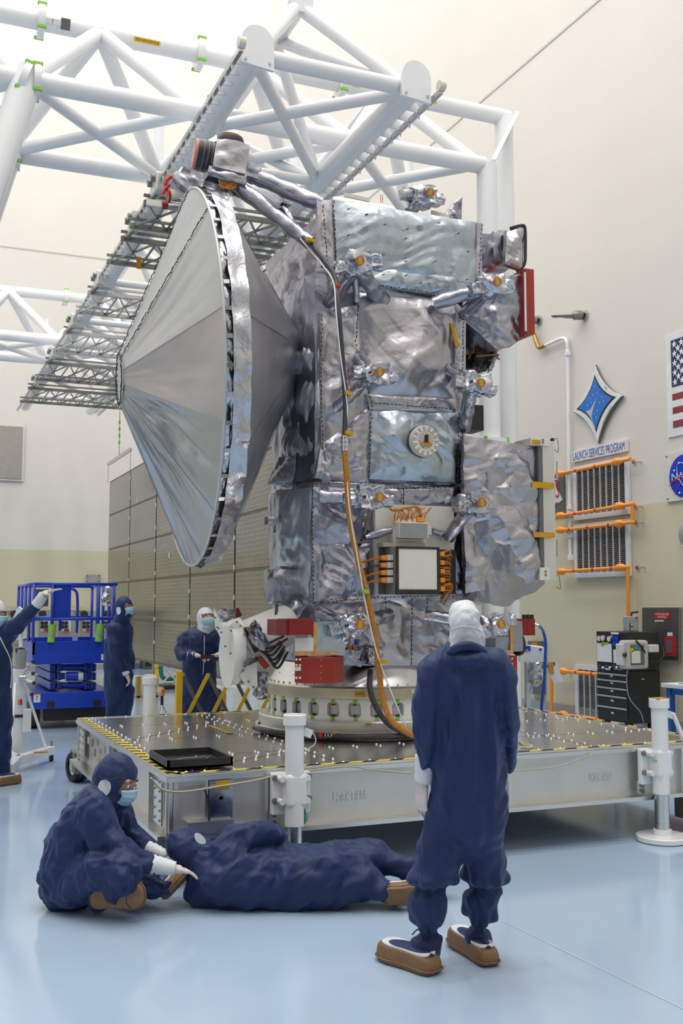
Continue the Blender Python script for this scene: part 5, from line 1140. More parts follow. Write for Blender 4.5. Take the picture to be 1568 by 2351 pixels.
# side beams: channel sections with flanges
def beam(p, q, nrm, name='side_beam'):
    p, q, nrm = np.asarray(p, float), np.asarray(q, float), np.asarray(nrm, float)
    a = V(0, 0, 1)
    MB().bar(p+V(0, 0, (cz+cb)/2-.02)-nrm*.05, q+V(0, 0, (cz+cb)/2-.02)-nrm*.05, .03, cz-cb-.03, up=a).build(name, M['alu_dull'], CT)
    MB().bar(p+V(0, 0, cz-.03)-nrm*.035, q+V(0, 0, cz-.03)-nrm*.035, .09, .03, up=a).build('flange', M['alu'], CT)
    MB().bar(p+V(0, 0, cb)-nrm*.01, q+V(0, 0, cb)-nrm*.01, .14, .028, up=a).build('flange', M['alu'], CT)
beam((cx0, cy0, 0), (cx1, cy0, 0), V(0, -1, 0)); beam((cx0, cy1, 0), (cx0, cy0, 0), V(-1, 0, 0)); beam((cx1, cy1, 0), (cx1, cy0, 0), V(1, 0, 0)); beam((cx0, cy1, 0), (cx1, cy1, 0), V(0, 1, 0))
for x in (cx0+.01, P(470, 1850, Y=cy0)[0], P(608, 1850, Y=cy0)[0], P(1168, 1850, Y=cy0)[0], cx1-.35): MB().box((x, cy0-.005, cb+.01), (x+.02, cy0+.05, cz-.04)).build('stiffener', M['alu'], CT)
for y in (cy0+.5, cy0+1.9, cy1-.3): MB().box((cx0-.005, y, cb+.01), (cx0+.05, y+.02, cz-.04)).build('stiffener', M['alu'], CT)
for y in (cy0+.12, cy1-.45):
    pl = MB().box((cx0-.012, y, cb+.05), (cx0+.0, y+.2, cz-.07)).build('corner_plate', M['alu'], CT)
    for k in range(5):
        for yy_ in (.03, .17): c = V(cx0-.012, y+yy_, cb+.08+k*.06); MB().cyl(c, c-V(.008, 0, 0), .009, n=8).build('bolt', M['steel_dark'], pl)
# bright access plate with hole, tape, embossed lettering
x0_, x1_ = P(479, 1840, Y=cy0)[0], P(533, 1840, Y=cy0)[0]
pl = MB().box((x0_, cy0-.012, cb+.03), (x1_, cy0+.03, cz-.05)).build('access_plate', mat('polished_plate', (.72, .75, .78), .16, 1., .3, 3., col2=(.5, .53, .57), bump=.05, bs=8), CT)
q = P(507, 1832, Y=cy0-.012); MB().lathe(q, (0, -1, 0), [(.018, 0), (.024, .004), (.014, .008), (.012, .0)], 16).build('eyelet', M['grey_dark'], pl)
q = P(511, 1802, Y=cy0-.014); MB().box(q-V(.042, .002, .03), q+V(.042, .002, .026)).build('amber_tape', M['kapton'], pl)
for (px, txt, w) in ((766, 'FORK HERE', .24), (1355, 'FORK HERE', .2)):
    q = P(px, 1824 if px < 1000 else 1780, Y=cy0+.03); text('embossed_lettering', txt, M['alu'], CT, V(q[0], cy0+.031, cb+.13), V(1, 0, 0), UP, w, .06, depth=.003)
# rope slung along the beam
def rope(pts, r=.007, Y=cy0-.03): MB().sweep(bez([P(x, y, Y=Y) for x, y in pts], 40), r, 6).build('cord', mat('cord', (.50, .46, .36), .8) if 'cord' not in bpy.data.materials else bpy.data.materials['cord'], CT, smooth=True)
rope([(345, 1785), (372, 1812), (420, 1818), (500, 1806), (580, 1793), (640, 1778)]); rope([(700, 1770), (800, 1760), (860, 1768), (945, 1776)], .006); rope([(1170, 1771), (1280, 1760), (1360, 1732)], .005)
MB().sweep(bez([P(470, 1810, Y=cy0-.03), P(478, 1840, Y=cy0-.03), P(481, 1880, Y=cy0-.04), P(480, 1915, Y=cy0-.05)], 20), .006, 6).build('black_lead', M['black'], CT, smooth=True)
# bits of old tape on the side
for x, y, m_ in ((203, 1700, 'kapton'), (212, 1706, 'hinge_brown'), (218, 1728, 'hinge_brown'), (228, 1722, 'grey'), (228, 1745, 'kapton'), (253, 1724, 'hinge_brown')):
    q = P(x, y, X=cx0-.004); MB().box(q-V(.002, .04, .03), q+V(.002, .04, .03)).build('old_tape', M[m_], CT)
# jacks bolted to the beams
jm = M['white_paint']
def jack(x, y, s, label, foot=True, drop=0):
    j = MB().cyl((x, y, .34+drop), (x, y, .50), .062, n=24).build('jack', jm, CT, smooth=40, label=label)
    MB().cyl((x, y, .5), (x, y, .98), .060, n=24).build('sleeve', jm, j, smooth=40)
    MB().cyl((x, y, .96), (x, y, 1.03), .074, n=24).build('top_cap', jm, j, smooth=40, bevel=.006)
    MB().cyl((x, y, .05), (x, y, .40), .052, n=24).build('ram', M['alu'], j, smooth=40)
    if foot:
        MB().cyl((x, y, .003), (x, y, .045), .19, n=36).build('foot', jm, j, smooth=40, bevel=.008); MB().cyl((x, y, .045), (x, y, .085), .066, n=24).build('foot_collar', jm, j, smooth=40)
    MB().box((x-.13, y+s*.055, .40), (x+.13, y+s*.105, .66)).build('clamp_plate', jm, j, bevel=.01)
    MB().box((x-.065, y-s*.06, .46), (x+.065, y+s*.1, .66)).build('clamp_block', jm, j, bevel=.02)
    for sx in (-1, 1):
        MB().box((x+sx*.10-.03, y+s*.10, .33), (x+sx*.10+.03, y+s*.112, .42)).build('lower_plate', M['alu'], j)
        for z in (.49, .63):
            c = V(x+sx*.085, y+s*.05, z); MB().cyl(c, c-V(0, s*.07, 0), .02, n=12).build('lug', jm, j, smooth=40)
            c = V(x+sx*.115, y+s*.05, z); MB().cyl(c, c-V(0, s*.015, 0), .02, n=8).build('bolt', M['steel_dark'], j)
        for z in (.35, .39): c = V(x+sx*.10, y+s*.1, z); MB().cyl(c, c-V(0, s*.012, 0), .014, n=8).build('bolt', M['steel_dark'], j)
    MB().bar((x+.06, y, .92), (x+.11, y-s*.02, .90), .03, .05).build('crank_socket', jm, j)
    return j
jy = cy0-.125
jxl = P(676, 1800, Y=jy)[0]; jxr = P(1518, 1800, Y=jy)[0]
j1 = jack(jxl, jy, 1, 'white jack bolted to the front beam by the lying person', foot=True)
MB().sweep(bez([(jxl+.06, jy, .93), (jxl+.13, jy, .90), (jxl+.14, jy, .84), (jxl+.08, jy, .80)], 14), .004, 5).build('loop_wire', M['cream'], j1)
MB().box((jxl+.055, jy-.03, .35), (jxl+.064, jy+.03, .44)).build('green_label', mat('label_green', (.0, .2, .12), .5), j1)
j2 = jack(jxr, jy, 1, 'white jack with crank handle and round foot on blue floor')
MB().bar((jxr+.10, jy-.03, .92), (jxr+.22, jy-.06, .62), .035, .02).build('crank_arm', jm, j2); MB().bar((jxr+.22, jy-.06, .62), (jxr+.3, jy-.1, .55), .03, .03).build('crank_grip', M['steel'], j2)
MB().box((jxr-.12, jy-.07, .58), (jxr-.09, jy-.062, .60)).build('green_tape', M['green_tape'], j2); MB().box((jxr-.06, jy-.06, 1.031), (jxr+.06, jy+.05, 1.034)).build('amber_tape', M['kapton'], j2)
jb = P(343, 1640, Y=cy1+.125); jack(jb[0], cy1+.125, -1, 'white jack standing behind the deck by the hooded people')
# wheels
def wheel(c, ax, r, w, label=None):
    wh = MB().lathe(np.asarray(c)-unit(ax)*w/2, ax, [(r*.6, 0), (r*.93, .0), (r, w*.15), (r, w*.85), (r*.93, w), (r*.6, w)], 40, caps=False).build('wheel', M['black_rubber'], CT, smooth=40, label=label)
    MB().lathe(np.asarray(c)-unit(ax)*w*.45, ax, [(.02, 0), (r*.55, 0), (r*.62, w*.05), (r*.62, w*.85), (r*.55, w*.9), (.02, w*.9)], 32).build('hub', M['alu'], wh, smooth=40)
    for k in range(2): MB().lathe(np.asarray(c)-unit(ax)*(w*(.2-.4*k)), ax, [(r*1.003, 0), (r*1.003, w*.05)], 40, caps=False).build('tread_band', M['steel'], wh)
    return wh
wc = P(178, 1775, X=cx0+.12); wheel((cx0+.12, wc[1], .145), (1, .25, 0), .145, .14, 'black rubber wheel under the deck beside the seated person'); MB().box((cx0+.06, wc[1]-.2, .1), (cx0+.3, wc[1]+.1, .30)).build('caster_fork', M['steel_dark'], CT)
wheel((cx1+.06, cy0-.05, .15), (.2, 1, 0), .15, .12, 'black wheel at the far end of the cart'); wheel((cx1-.1, cy1-.4, .15), (1, 0, 0), .15, .12); MB().box((cx1-.3, cy0-.1, .1), (cx1-.05, cy0+.15, .30)).build('caster_fork', M['steel_dark'], CT)
MB().box(P(433, 1890, Y=cy0-.06), P(520, 1899, Y=cy0+.1)).build('tow_plate', M['alu'], CT); MB().box((cx0+.4, cy0-.02, .18), (cx0+.48, cy0+.1, .28)).build('tow_lug', M['steel'], CT)
# things lying on the deck
e = thing('parts_tray', 'shallow black tray with loose tools on the deck corner', 'tray', P(450, 1760, Z=cz+.003))
ta_, tb_ = P(391, 1774, Z=cz+.003), P(536, 1762, Z=cz+.003); tc_ = P(362, 1744, Z=cz+.003); tx = tb_[0]-ta_[0]; ty = tc_[1]-ta_[1]-.06
o0 = V(ta_[0]-.01, ta_[1]+.03, cz+.018)
MB().box(o0, o0+V(tx, ty, .012)).build('tray_bottom', M['black'], e)
for lo, hi in (((0, 0), (tx, .015)), ((0, ty-.015), (tx, ty)), ((0, 0), (.015, ty)), ((tx-.015, 0), (tx, ty))): MB().box(o0+V(*lo, 0), o0+V(*hi, .055)).build('tray_wall', M['black'], e)
for k, (u, v, l, an) in enumerate(((.3, .5, .09, .3), (.42, .35, .1, -.2), (.5, .55, .12, .1), (.74, .45, .1, .9), (.62, .6, .06, 1.2))):
    c = o0+V(tx*u, ty*v, .02); MB().bar(c, c+V(l*math.cos(an), l*math.sin(an), .003), .012, .01).build('tool', M['steel'], e, bevel=.002)
e = thing('cable_bundle', 'black cable bundle lying round the foot of the adapter ring', 'cable', P(800, 1693, Z=cz))
for k in range(3):
    aa = np.linspace(math.radians(186), math.radians(272), 40); rr = 1.0+.028*k+.012*np.sin(aa*9+k)
    MB().sweep(np.stack([AC[0]+rr*np.cos(aa), AC[1]+rr*np.sin(aa), cz+.024+.005*k+0*aa], 1), .02, 8).build('cable', M['dark_grey_cable'], e, smooth=True)
for k in range(4): q = P(735+k*7, 1688, Z=cz+.045); MB().lathe(q, (1, .3, 0), [(.02, 0), (.02, .01), (.012, .012)], 10).build('connector', M['steel'] if k else M['red'], e)
q = P(768, 1685, Z=cz+.05); MB().box(q-V(.02, .01, .005), q+V(.02, .01, .02)).build('amber_tag', M['kapton'], e)
MB().sphere(P(600, 1664, Z=cz+.03), (.035, .03, .03), 10, 6).build('cable_end', M['black'], e); MB().obox(P(603, 1658, Z=cz+.05), np.eye(3), (.008, .01, .04)).build('yellow_tag', M['yellow'], e)
MB().sweep(bez([P(850, 1540, Y=7.55), P(849, 1580, Y=7.45), P(862, 1620, Y=7.42), P(890, 1660, Y=7.4), P(940, 1690, Y=7.35)], 40), .022, 8).build('cable', M['dark_grey_cable'], e, smooth=True)
e = thing('cord_coil', 'small loose coil of grey cord on the deck beside standing person', 'cord', P(1215, 1707, Z=cz))
for k in range(3): MB().sweep(bez([P(1185+3*k, 1700, Z=cz+.01), P(1205, 1706+k*3, Z=cz+.012), P(1222-k*3, 1712, Z=cz+.015), P(1216, 1717-k, Z=cz+.01), P(1195, 1714+k, Z=cz+.01)], 20), .006, 5).build('strand', bpy.data.materials['cord'], e)
# ================================================================== people in cleanroom suits
def caps_mesh(caps):
    b = MB()
    for c in caps:
        if c[0] == 'e': b.sphere(c[1], c[2], 20, 14, c[3] if len(c) > 3 else None); continue
        p, q, r0, r1 = np.asarray(c[1], float), np.asarray(c[2], float), c[3], c[4]
        a, bb, d = frame(q-p); L = np.linalg.norm(q-p); n = 18; prof = []
        for t in np.linspace(-math.pi/2, 0, 5): prof.append((max(r0*math.cos(t), 1e-4), r0*math.sin(t)))
        for t in np.linspace(0, math.pi/2, 5): prof.append((max(r1*math.cos(t), 1e-4), L+r1*math.sin(t)))
        b.lathe(p, d, prof, n)
    return b
def fold_noise(p, along, s, seed, k=.28):
    """cloth folds: soft ridges stretched along a direction"""
    r = np.random.default_rng(seed); along = unit(along); q = p-(p@along)[:, None]*along*(1-k)
    w = sum(.5*np.sin(p@r.normal(size=3)*s*.5+r.uniform(0, 6)) for _ in range(3)); h = np.zeros(len(p))
    for f, a in ((1, 1), (1.9, .55), (3.4, .3)):
        for _ in range(3):
            d = unit(r.normal(size=3)); h += a*(.6-np.abs(np.sin(q@d*s*f*.5+w*1.3+r.uniform(0, 6))))*(.4+.6*np.sin(p@r.normal(size=3)*s*.3+r.uniform(0, 6))**2)
    return h/3
def flesh(name, caps, m, parent, voxel=.012, it=8, fold=None, seed=0, label=None, cut=None, post=None):
    """one continuous skin over a set of tapered limbs"""
    o = caps_mesh(caps).build(name, None, None)
    rm = o.modifiers.new('r', 'REMESH'); rm.mode = 'VOXEL'; rm.voxel_size = voxel; rm.use_smooth_shade = True
    sm = o.modifiers.new('s', 'SMOOTH'); sm.factor = .5; sm.iterations = it
    bpy.context.view_layer.update(); dg = bpy.context.evaluated_depsgraph_get()
    me = bpy.data.meshes.new_from_object(o.evaluated_get(dg)); old = o.data
    bpy.data.objects.remove(o); bpy.data.meshes.remove(old); me.name = name
    n = len(me.vertices); a = np.empty(n*3); me.vertices.foreach_get('co', a); a = a.reshape(-1, 3)
    if fold or post:
        nr = np.empty(n*3); me.vertex_normals.foreach_get('vector', nr); nr = nr.reshape(-1, 3)
        if fold:
            amp, s, along = fold[:3]; h = fold_noise(a, along, s, seed)*amp + fold_noise(a, along, s*2.4, seed+50, .4)*amp*.6
            if len(fold) > 3: h = h*fold[3](a)
            a = a+nr*h[:, None]
        if post: a = post(a, nr)
        me.vertices.foreach_set('co', a.ravel())
    me.update()
    if cut:
        k = cut(a); bm = bmesh.new(); bm.from_mesh(me); bm.verts.ensure_lookup_table()
        bmesh.ops.delete(bm, geom=[bm.verts[i] for i in np.nonzero(k)[0]], context='VERTS'); bm.to_mesh(me); bm.free()
    return link(name, me, m, parent, smooth=True, label=label)
def shoe(parent, heel, toe, up=V(0, 0, 1), w=.052, h=.085, label=None, liner=True, sc=1.0):
    """overshoe from heel point to toe point (on the sole plane)"""
    heel, toe, up = np.asarray(heel, float), np.asarray(toe, float), unit(up); d = unit(toe-heel); s = np.cross(up, d); L = np.linalg.norm(toe-heel)
    prof = [(0, .55), (.04, .82), (.15, .95), (.35, .88), (.55, .95), (.72, 1.08), (.86, 1.0), (.95, .72), (1.0, .35)]
    def ring(hh, k, cut=1.0, lift=0): # outline at height hh
        pts = []
        for t, ww in prof: pts.append(heel+d*(L*(.5+(t-.5)*k*cut))+s*w*ww*k+up*(hh+lift*t))
        for t, ww in prof[::-1]: pts.append(heel+d*(L*(.5+(t-.5)*k*cut))-s*w*ww*k+up*(hh+lift*t))
        return np.array(pts)
    rings = [ring(0, .93), ring(.008, 1.0), ring(.03, 1.02), ring(.055, 1.0, 1.0, .01), ring(h*.85, .94, 1., .012), ring(h, .84, .98, .008)]
    def loft(name, rr, m, par, cap=True):
        n = len(rr[0]); b = MB().grid(np.array(rr), wrap=True)
        if cap: b.f += [tuple(range(n)), tuple(range((len(rr)-1)*n, len(rr)*n))[::-1]]
        o = b.build(name, m, par, fix=True); sb = o.modifiers.new('s', 'SUBSURF'); sb.levels = sb.render_levels = 2
        o.data.polygons.foreach_set('use_smooth', [True]*len(o.data.polygons)); return o
    so = loft('overshoe', rings, M['boot'], parent); 
    if label: so['label'] = label
    MB().sweep(np.array(ring(.024, 1.035)), .004, 5, closed=True).build('welt', M['boot'], so, smooth=True)
    if liner: loft('shoe_liner', [ring(h*.8, .86, .97, .012), ring(h+.004, .87, .96, .008), ring(h+.012, .84, .95, .0), ring(h+.004, .7, .88, 0)], M['sign_white'], so)
    MB().sphere(heel+d*L*.46+up*(h-.004), (L*.40, w*.79, .03), 20, 10, np.array([d, s, up])).build('gaiter', M['navy'], so, smooth=True)
    return so
def hand(name, parent, wrist, fdir, pn, size=.095, curl=.35, m='glove', mirror=1, voxel=.0045, spread=.12):
    """gloved hand: palm, four fingers and a thumb; fdir = towards the finger tips, pn = palm normal"""
    wrist, f = np.asarray(wrist, float), unit(fdir); n = unit(np.asarray(pn, float)-f*np.dot(pn, f)); s = np.cross(n, f)*mirror
    k = size/.095; caps = [('c', wrist-f*.03*k, wrist+f*.03*k, .026*k, .028*k)]
    for j in range(4):
        u = (j-1.5)*.0185*k; caps.append(('c', wrist+s*u*.6+f*.02*k, wrist+s*u+f*.088*k, .017*k, .0125*k))
        ln = (.032, .038, .035, .027)[j]*k; p = wrist+s*u+f*.088*k; a = 0; dd = f+s*(j-1.5)*spread
        for i, l in enumerate((ln, ln*.75, ln*.6)):
            a += curl*(1.0 if i == 0 else 1.2); q = p+(unit(dd)*math.cos(a)+n*math.sin(a))*l; caps.append(('c', p, q, (.0095-.0008*i)*k, (.0088-.0008*i)*k)); p = q
    p = wrist-s*.024*k+f*.018*k; q = p+(f*.55-s*.6+n*.35)*.045*k; caps.append(('c', p, q, .015*k, .011*k)); r2 = q+(f*.9-s*.1+n*.4)*.034*k; caps.append(('c', q, r2, .0105*k, .0085*k))
    return flesh(name, caps, M[m], parent, voxel*k, 2)
def head(parent, c, fwd, up, r=.115, hood='navy', neck=None, face=True, patch=0, seed=0, voxel=.008, maskw=True):
    """hooded head with eye opening, eyes, brows and face mask"""
    c, f = np.asarray(c, float), unit(fwd); u = unit(np.asarray(up, float)-f*np.dot(up, f)); s = np.cross(f, u); A_ = np.array([f, s, u])
    caps = [('e', c+u*.01, (r*1.05, r*.88, r*1.22), A_), ('e', c+f*r*.22-u*r*.55, (r*.85, r*.74, r*.75), A_)]
    if neck is not None: caps += [('c', c-u*r*.6, neck, r*.80, r*.98)]
    def cut(a):
        l = (a-c)@A_.T; return (l[:, 0] > r*.45) & (l[:, 2] > -r*.28) & (l[:, 2] < r*.36) & (np.abs(l[:, 1]) < r*.62)
    ho = flesh('hood', caps, M[hood], parent, voxel, 5, (.014, 26, u), seed, cut=cut if face else None)
    if face:
        flesh('face', [('e', c+f*r*.12, (r*.86, r*.72, r*1.0), A_), ('c', c+f*r*.86+u*r*.12, c+f*r*.98-u*r*.22, r*.09, r*.12), ('c', c+f*r*.80-s*r*.5+u*r*.30, c+f*r*.80+s*r*.5+u*r*.30, r*.12, r*.12)], M['skin'], parent, .006, 4)
        for sg in (-1, 1):
            e = c+f*r*.84+s*sg*r*.33+u*r*.08
            ey = MB().sphere(e, r*.10, 12, 8).build('eye', M['sign_white'], parent, smooth=True); MB().sphere(e+f*r*.07, (r*.055,)*3, 8, 6).build('iris', M['black'], ey, smooth=True)
            MB().sweep(bez([e+u*r*.17-s*r*.16+f*r*.04, e+u*r*.22+f*r*.08, e+u*r*.18+s*r*.17+f*r*.03], 8), r*.035, 5).build('brow', M['black'], parent)
        nu, nv = 16, 22; uu = np.linspace(-1, 1, nv)[None, :]; vv = np.linspace(0, 1, nu)[:, None]
        wd = .78-.25*vv; x = r*(1.18-.36*uu**2-.16*(vv-.35)**2*4+.012*np.sin(vv*22)); y = uu*wd*r; z = r*(-.10-.72*vv+.08*(1-uu**2)*(vv < .2))
        z = np.broadcast_to(z, (nu, nv)); y = np.broadcast_to(y, (nu, nv)); x = np.broadcast_to(x, (nu, nv))
        G = c+x[..., None]*f+y[..., None]*s+z[..., None]*u; mk = MB().grid(G).build('face_mask', M['mask'], parent, smooth=True); so = mk.modifiers.new('t', 'SOLIDIFY'); so.thickness = .004
    if patch:
        for sg in ((patch,) if patch in (-1, 1) else (-1, 1)):
            e = c+s*sg*r*.80-f*r*.02-u*r*.30; pp = []
            for t in np.linspace(0, 2*np.pi, 20, endpoint=False): pp.append(e+s*sg*.010+f*r*.30*math.cos(t)*(1+.25*math.sin(t))+u*r*.42*math.sin(t)-s*sg*r*.10*abs(math.cos(t)))
            MB().prism(pp, s*sg*.006).build('ear_patch', M['cuff'], ho, smooth=False)
    return ho
def cuff(parent, p, q, r0, r1, seed=0):
    pts = np.linspace(np.asarray(p, float), np.asarray(q, float), 12); rr = np.linspace(r0, r1, 12)*(1+.05*np.sin(np.arange(12)*2.4))
    return MB().sweep(pts, rr, 16).build('glove_cuff', M['cuff'], parent, smooth=True)
class Fig:
    """figure laid out from the photo: joints given as pixel, radius in pixels and depth offset in metres"""
    def __init__(s, d): s.d = d; s.k = d/F
    def J(s, x, y, dd=0): return P(x, y, D=s.d+dd)
    def C(s, *j):
        out = []
        for a, b in zip(j[:-1], j[1:]):
            a = (*a, 0)[:4]; b = (*b, 0)[:4]; out.append(('c', s.J(a[0], a[1], a[3]), s.J(b[0], b[1], b[3]), a[2]*s.k, b[2]*s.k))
        return out
UPZ = V(0, 0, 1)
depth_of = lambda p: (np.asarray(p)-CAM)@AXF
# ---- standing person seen from behind
g = P(1065, 2222, Z=0); fa = Fig(depth_of(g)); J, C = fa.J, fa.C
pa = thing('person', 'person in navy coverall and white hood standing with back turned', 'person', g, 'people in cleanroom suits')
caps = C((1068, 1500, 38), (1068, 1560, 62), (1068, 1640, 66), (1070, 1740, 68), (1073, 1830, 70), (1072, 1880, 68), (1068, 1925, 46, .02), (1064, 1955, 30, .03))
caps += [('e', J(1074, 1508, -.03), (50*fa.k, 62*fa.k, 30*fa.k), np.array([AXR, AXF, V(0, 0, 1)]))] + C((1030, 1545, 50), (1040, 1650, 52), (1040, 1760, 54), (1042, 1850, 56), (1032, 1890, 50)) + C((1110, 1540, 50), (1106, 1650, 50), (1108, 1760, 52), (1110, 1850, 54), (1112, 1890, 50))
caps += C((1068, 1510, 40), (1010, 1535, 46), (1000, 1560, 44)) + C((1068, 1510, 40), (1130, 1530, 46), (1148, 1560, 42))
caps += C((1000, 1558, 41), (984, 1630, 35, -.02), (978, 1690, 32, -.03), (977, 1718, 34, -.02), (977, 1738, 27, -.01))
caps += C((1146, 1558, 40), (1162, 1640, 31, .0), (1168, 1690, 28, .04), (1170, 1730, 24, .10), (1172, 1752, 17, .13))
caps += C((1032, 1880, 52), (1018, 1940, 52), (1000, 2000, 53), (988, 2018, 52), (984, 2034, 36), (984, 2052, 44), (983, 2085, 46), (984, 2118, 35), (984, 2138, 25), (982, 2158, 39, .02), (976, 2182, 42, .03), (972, 2212, 40, .02), (958, 2216, 36, .03))
caps += C((1108, 1880, 52), (1110, 1940, 50, .05), (1112, 2000, 50, .10), (1116, 2016, 49, .12), (1108, 2034, 34, .12), (1106, 2050, 43, .13), (1104, 2085, 45, .14), (1102, 2112, 34, .15), (1100, 2128, 25, .15), (1098, 2146, 35, .16), (1102, 2166, 32, .17), (1100, 2178, 28, .19))
def fa_post(a, nr):  # gathers at knee and ankle elastics, long drape folds from the yoke
    z = a[:, 2]; out = a.copy()
    lx = a@AXR; mid_ = J(1048, 2080)@AXR
    for px_, py_, sg, am, wd in ((986, 2036, -1, .034, .022), (984, 2138, -1, .022, .02), (1108, 2036, 1, .030, .022), (1100, 2128, 1, .020, .02)):
        zc2 = J(px_, py_, .03 if sg < 0 else .13)[2]; w = np.exp(-((z-zc2)/wd)**2)-.45*np.exp(-((z-zc2-.05)/.03)**2); out -= nr*(am*w*((lx-mid_)*sg > 0))[:, None]
    for zc_, amp_ in ((J(990, 2034)[2], .006), (J(990, 2138)[2], .007), (J(1100, 2128)[2], .007)):
        w = np.exp(-((z-zc_)/.045)**2); ang = a@AXR*120; out += nr*(amp_*np.sin(ang)*w)[:, None]
    zz = (J(0, 1500)[2]-z)/.5; w = np.clip(zz, 0, 1)*np.clip((z-J(0, 1900)[2])/.3, 0, 1); xx = (a-J(1068, 1500))@AXR
    out += nr*(.030*(.6-np.abs(np.sin(xx*np.clip(40-zz*10, 18, 40)+.7*np.sin(z*4))))*w)[:, None]; return out
body = flesh('coverall', caps, M['navy'], pa, .0095, 4, (.036, 15, UPZ), 11, post=fa_post, label='navy blue cleanroom coverall with gathered knees and ankles')
k_ = fa.k
hc_ = J(1068, 1436); ax_h = np.array([AXR, AXF, V(0, 0, 1)])
flesh('hood', [('e', J(1066, 1424), (41*k_, 46*k_, 46*k_), ax_h), ('e', J(1070, 1452), (43*k_, 44*k_, 40*k_), ax_h), ('c', J(1071, 1462), J(1072, 1506), 44*k_, 42*k_), ('e', J(1052, 1490, -.01), (26*k_, 30*k_, 34*k_), ax_h)], M['hood_white'], pa, .007, 3, (.034, 24, unit(AXR+UPZ*.5)), 12, label='white cloth hood with a seam across the back')
MB().sweep(bez([J(1034, 1447, -.055), J(1048, 1440, -.078), J(1068, 1438, -.088), J(1090, 1441, -.078), J(1104, 1449, -.055)], 24), .003, 5).build('hood_seam', M['cuff'], pa, smooth=True)
col_ = MB().sweep(bez([J(1030, 1502, -.03), J(1048, 1488, -.10), J(1075, 1482, -.12), J(1100, 1490, -.09), J(1112, 1500, -.02)], 30), .022, 8).build('collar', M['navy'], pa, smooth=True)
cuff(pa, J(978, 1735, .02), J(972, 1796, .02), 25*k_, 21*k_); hand('glove', pa, J(971, 1800, .02), J(966, 1860, .02)-J(971, 1800, .02), unit(AXR*.8+AXF*.6), .094, .22, mirror=-1)
hand('glove', pa, J(1160, 1765, .2), V(-.3, .5, -.6), AXF, .09, .4)
for x, y, dd in ((958, 2138, -.02), (968, 2150, -.03)): MB().sweep(bez([J(970, 2136, -.06), J(x, y-4, -.07), J(x-12, y+8, -.07)], 8), .0035, 5).build('tie_cord', M['navy'], pa)
shoe(pa, P(1002, 2240, Z=0), P(874, 2196, Z=0), w=.066, h=.085, label='tan rubber overshoe with white liner'); shoe(pa, P(1130, 2222, Z=0), P(1040, 2162, Z=0), w=.060, h=.085, label='tan rubber overshoe with white liner')
# ---- person seated cross-legged
g = P(210, 2082, Z=0); fb_ = Fig(depth_of(g)); J, C = fb_.J, fb_.C; k_ = fb_.k
pb_ = thing('person', 'person in navy suit and hood seated cross-legged on the floor', 'person', g, 'people in cleanroom suits')
caps = C((228, 1838, 36, .0), (200, 1880, 62), (178, 1940, 72), (158, 2000, 74), (152, 2040, 58)) + C((236, 1870, 46, .12), (215, 1940, 56, .12), (190, 2010, 56, .12)) + C((160, 1990, 70, -.02), (150, 2034, 52, -.04))
caps += C((215, 1862, 44, -.10), (240, 1925, 36, -.16), (282, 1962, 31, -.18), (318, 1975, 28, -.16), (352, 1985, 24, -.14))
caps += C((262, 1850, 40, .22), (292, 1905, 31, .26), (320, 1938, 27, .22), (342, 1952, 22, .18))
caps += C((165, 2030, 52, -.08), (230, 2000, 46, -.22), (285, 1998, 42, -.28), (292, 2020, 34, -.28), (262, 2048, 32, -.22), (235, 2058, 30, -.18))
caps += C((190, 2025, 50, .14), (270, 2015, 42, .14), (320, 2025, 34, .02), (350, 2038, 27, -.08), (372, 2040, 24, -.08))
caps += C((130, 2040, 42), (180, 2050, 40))
flesh('coverall', caps, M['navy'], pb_, .0095, 3, (.048, 15, unit(AXR*.5+UPZ)), 13, label='navy blue cleanroom coverall, creased at the bent knees')
hcx = J(262, 1793, .06)
fw = unit(AXR*.93-AXF*.22-UPZ*.28)
head(pb_, hcx, fw, UPZ+AXR*.3, r=.128, hood='navy', neck=J(225, 1845, .02), patch=1, seed=14)
ft = J(262, 1793, .06)
MB().sweep(bez([hcx+V(0, 0, .0)-fw*.10-AXF*.09+UPZ*.02, hcx-AXF*.125+UPZ*.04, hcx+fw*.10-AXF*.06+UPZ*.07], 16), .003, 5).build('cap_seam', M['black'], pb_)
cuff(pb_, J(348, 1984, -.14), J(402, 1994, -.13), 22*k_, 15*k_); cuff(pb_, J(338, 1948, .18), J(384, 1968, .15), 20*k_, 14*k_)
hand('glove', pb_, J(400, 1994, -.13), J(430, 2000, -.1)-J(400, 1994, -.13), -UPZ, .085, .2, mirror=1); hand('glove', pb_, J(384, 1968, .15), J(410, 1985, .1)-J(384, 1968, .15), -UPZ, .09, .5, mirror=-1)
shoe(pb_, J(205, 2062, -.26), J(330, 2056, -.34), up=unit(AXF*.9-UPZ*.05+AXR*.05), w=.072, h=.07, label='tan overshoe sole turned to the side', liner=False)
shoe(pb_, J(386, 2062, -.1), J(438, 2006, .05), up=unit(-AXR*.75+UPZ*.35), w=.052, h=.07, label='tan overshoe with white liner')
MB().sweep(bez([J(292, 1992, -.42), J(296, 2030, -.44), J(290, 2070, -.44), J(300, 2086, -.42)], 16), .004, 5).build('tie_cord', M['navy'], pb_)
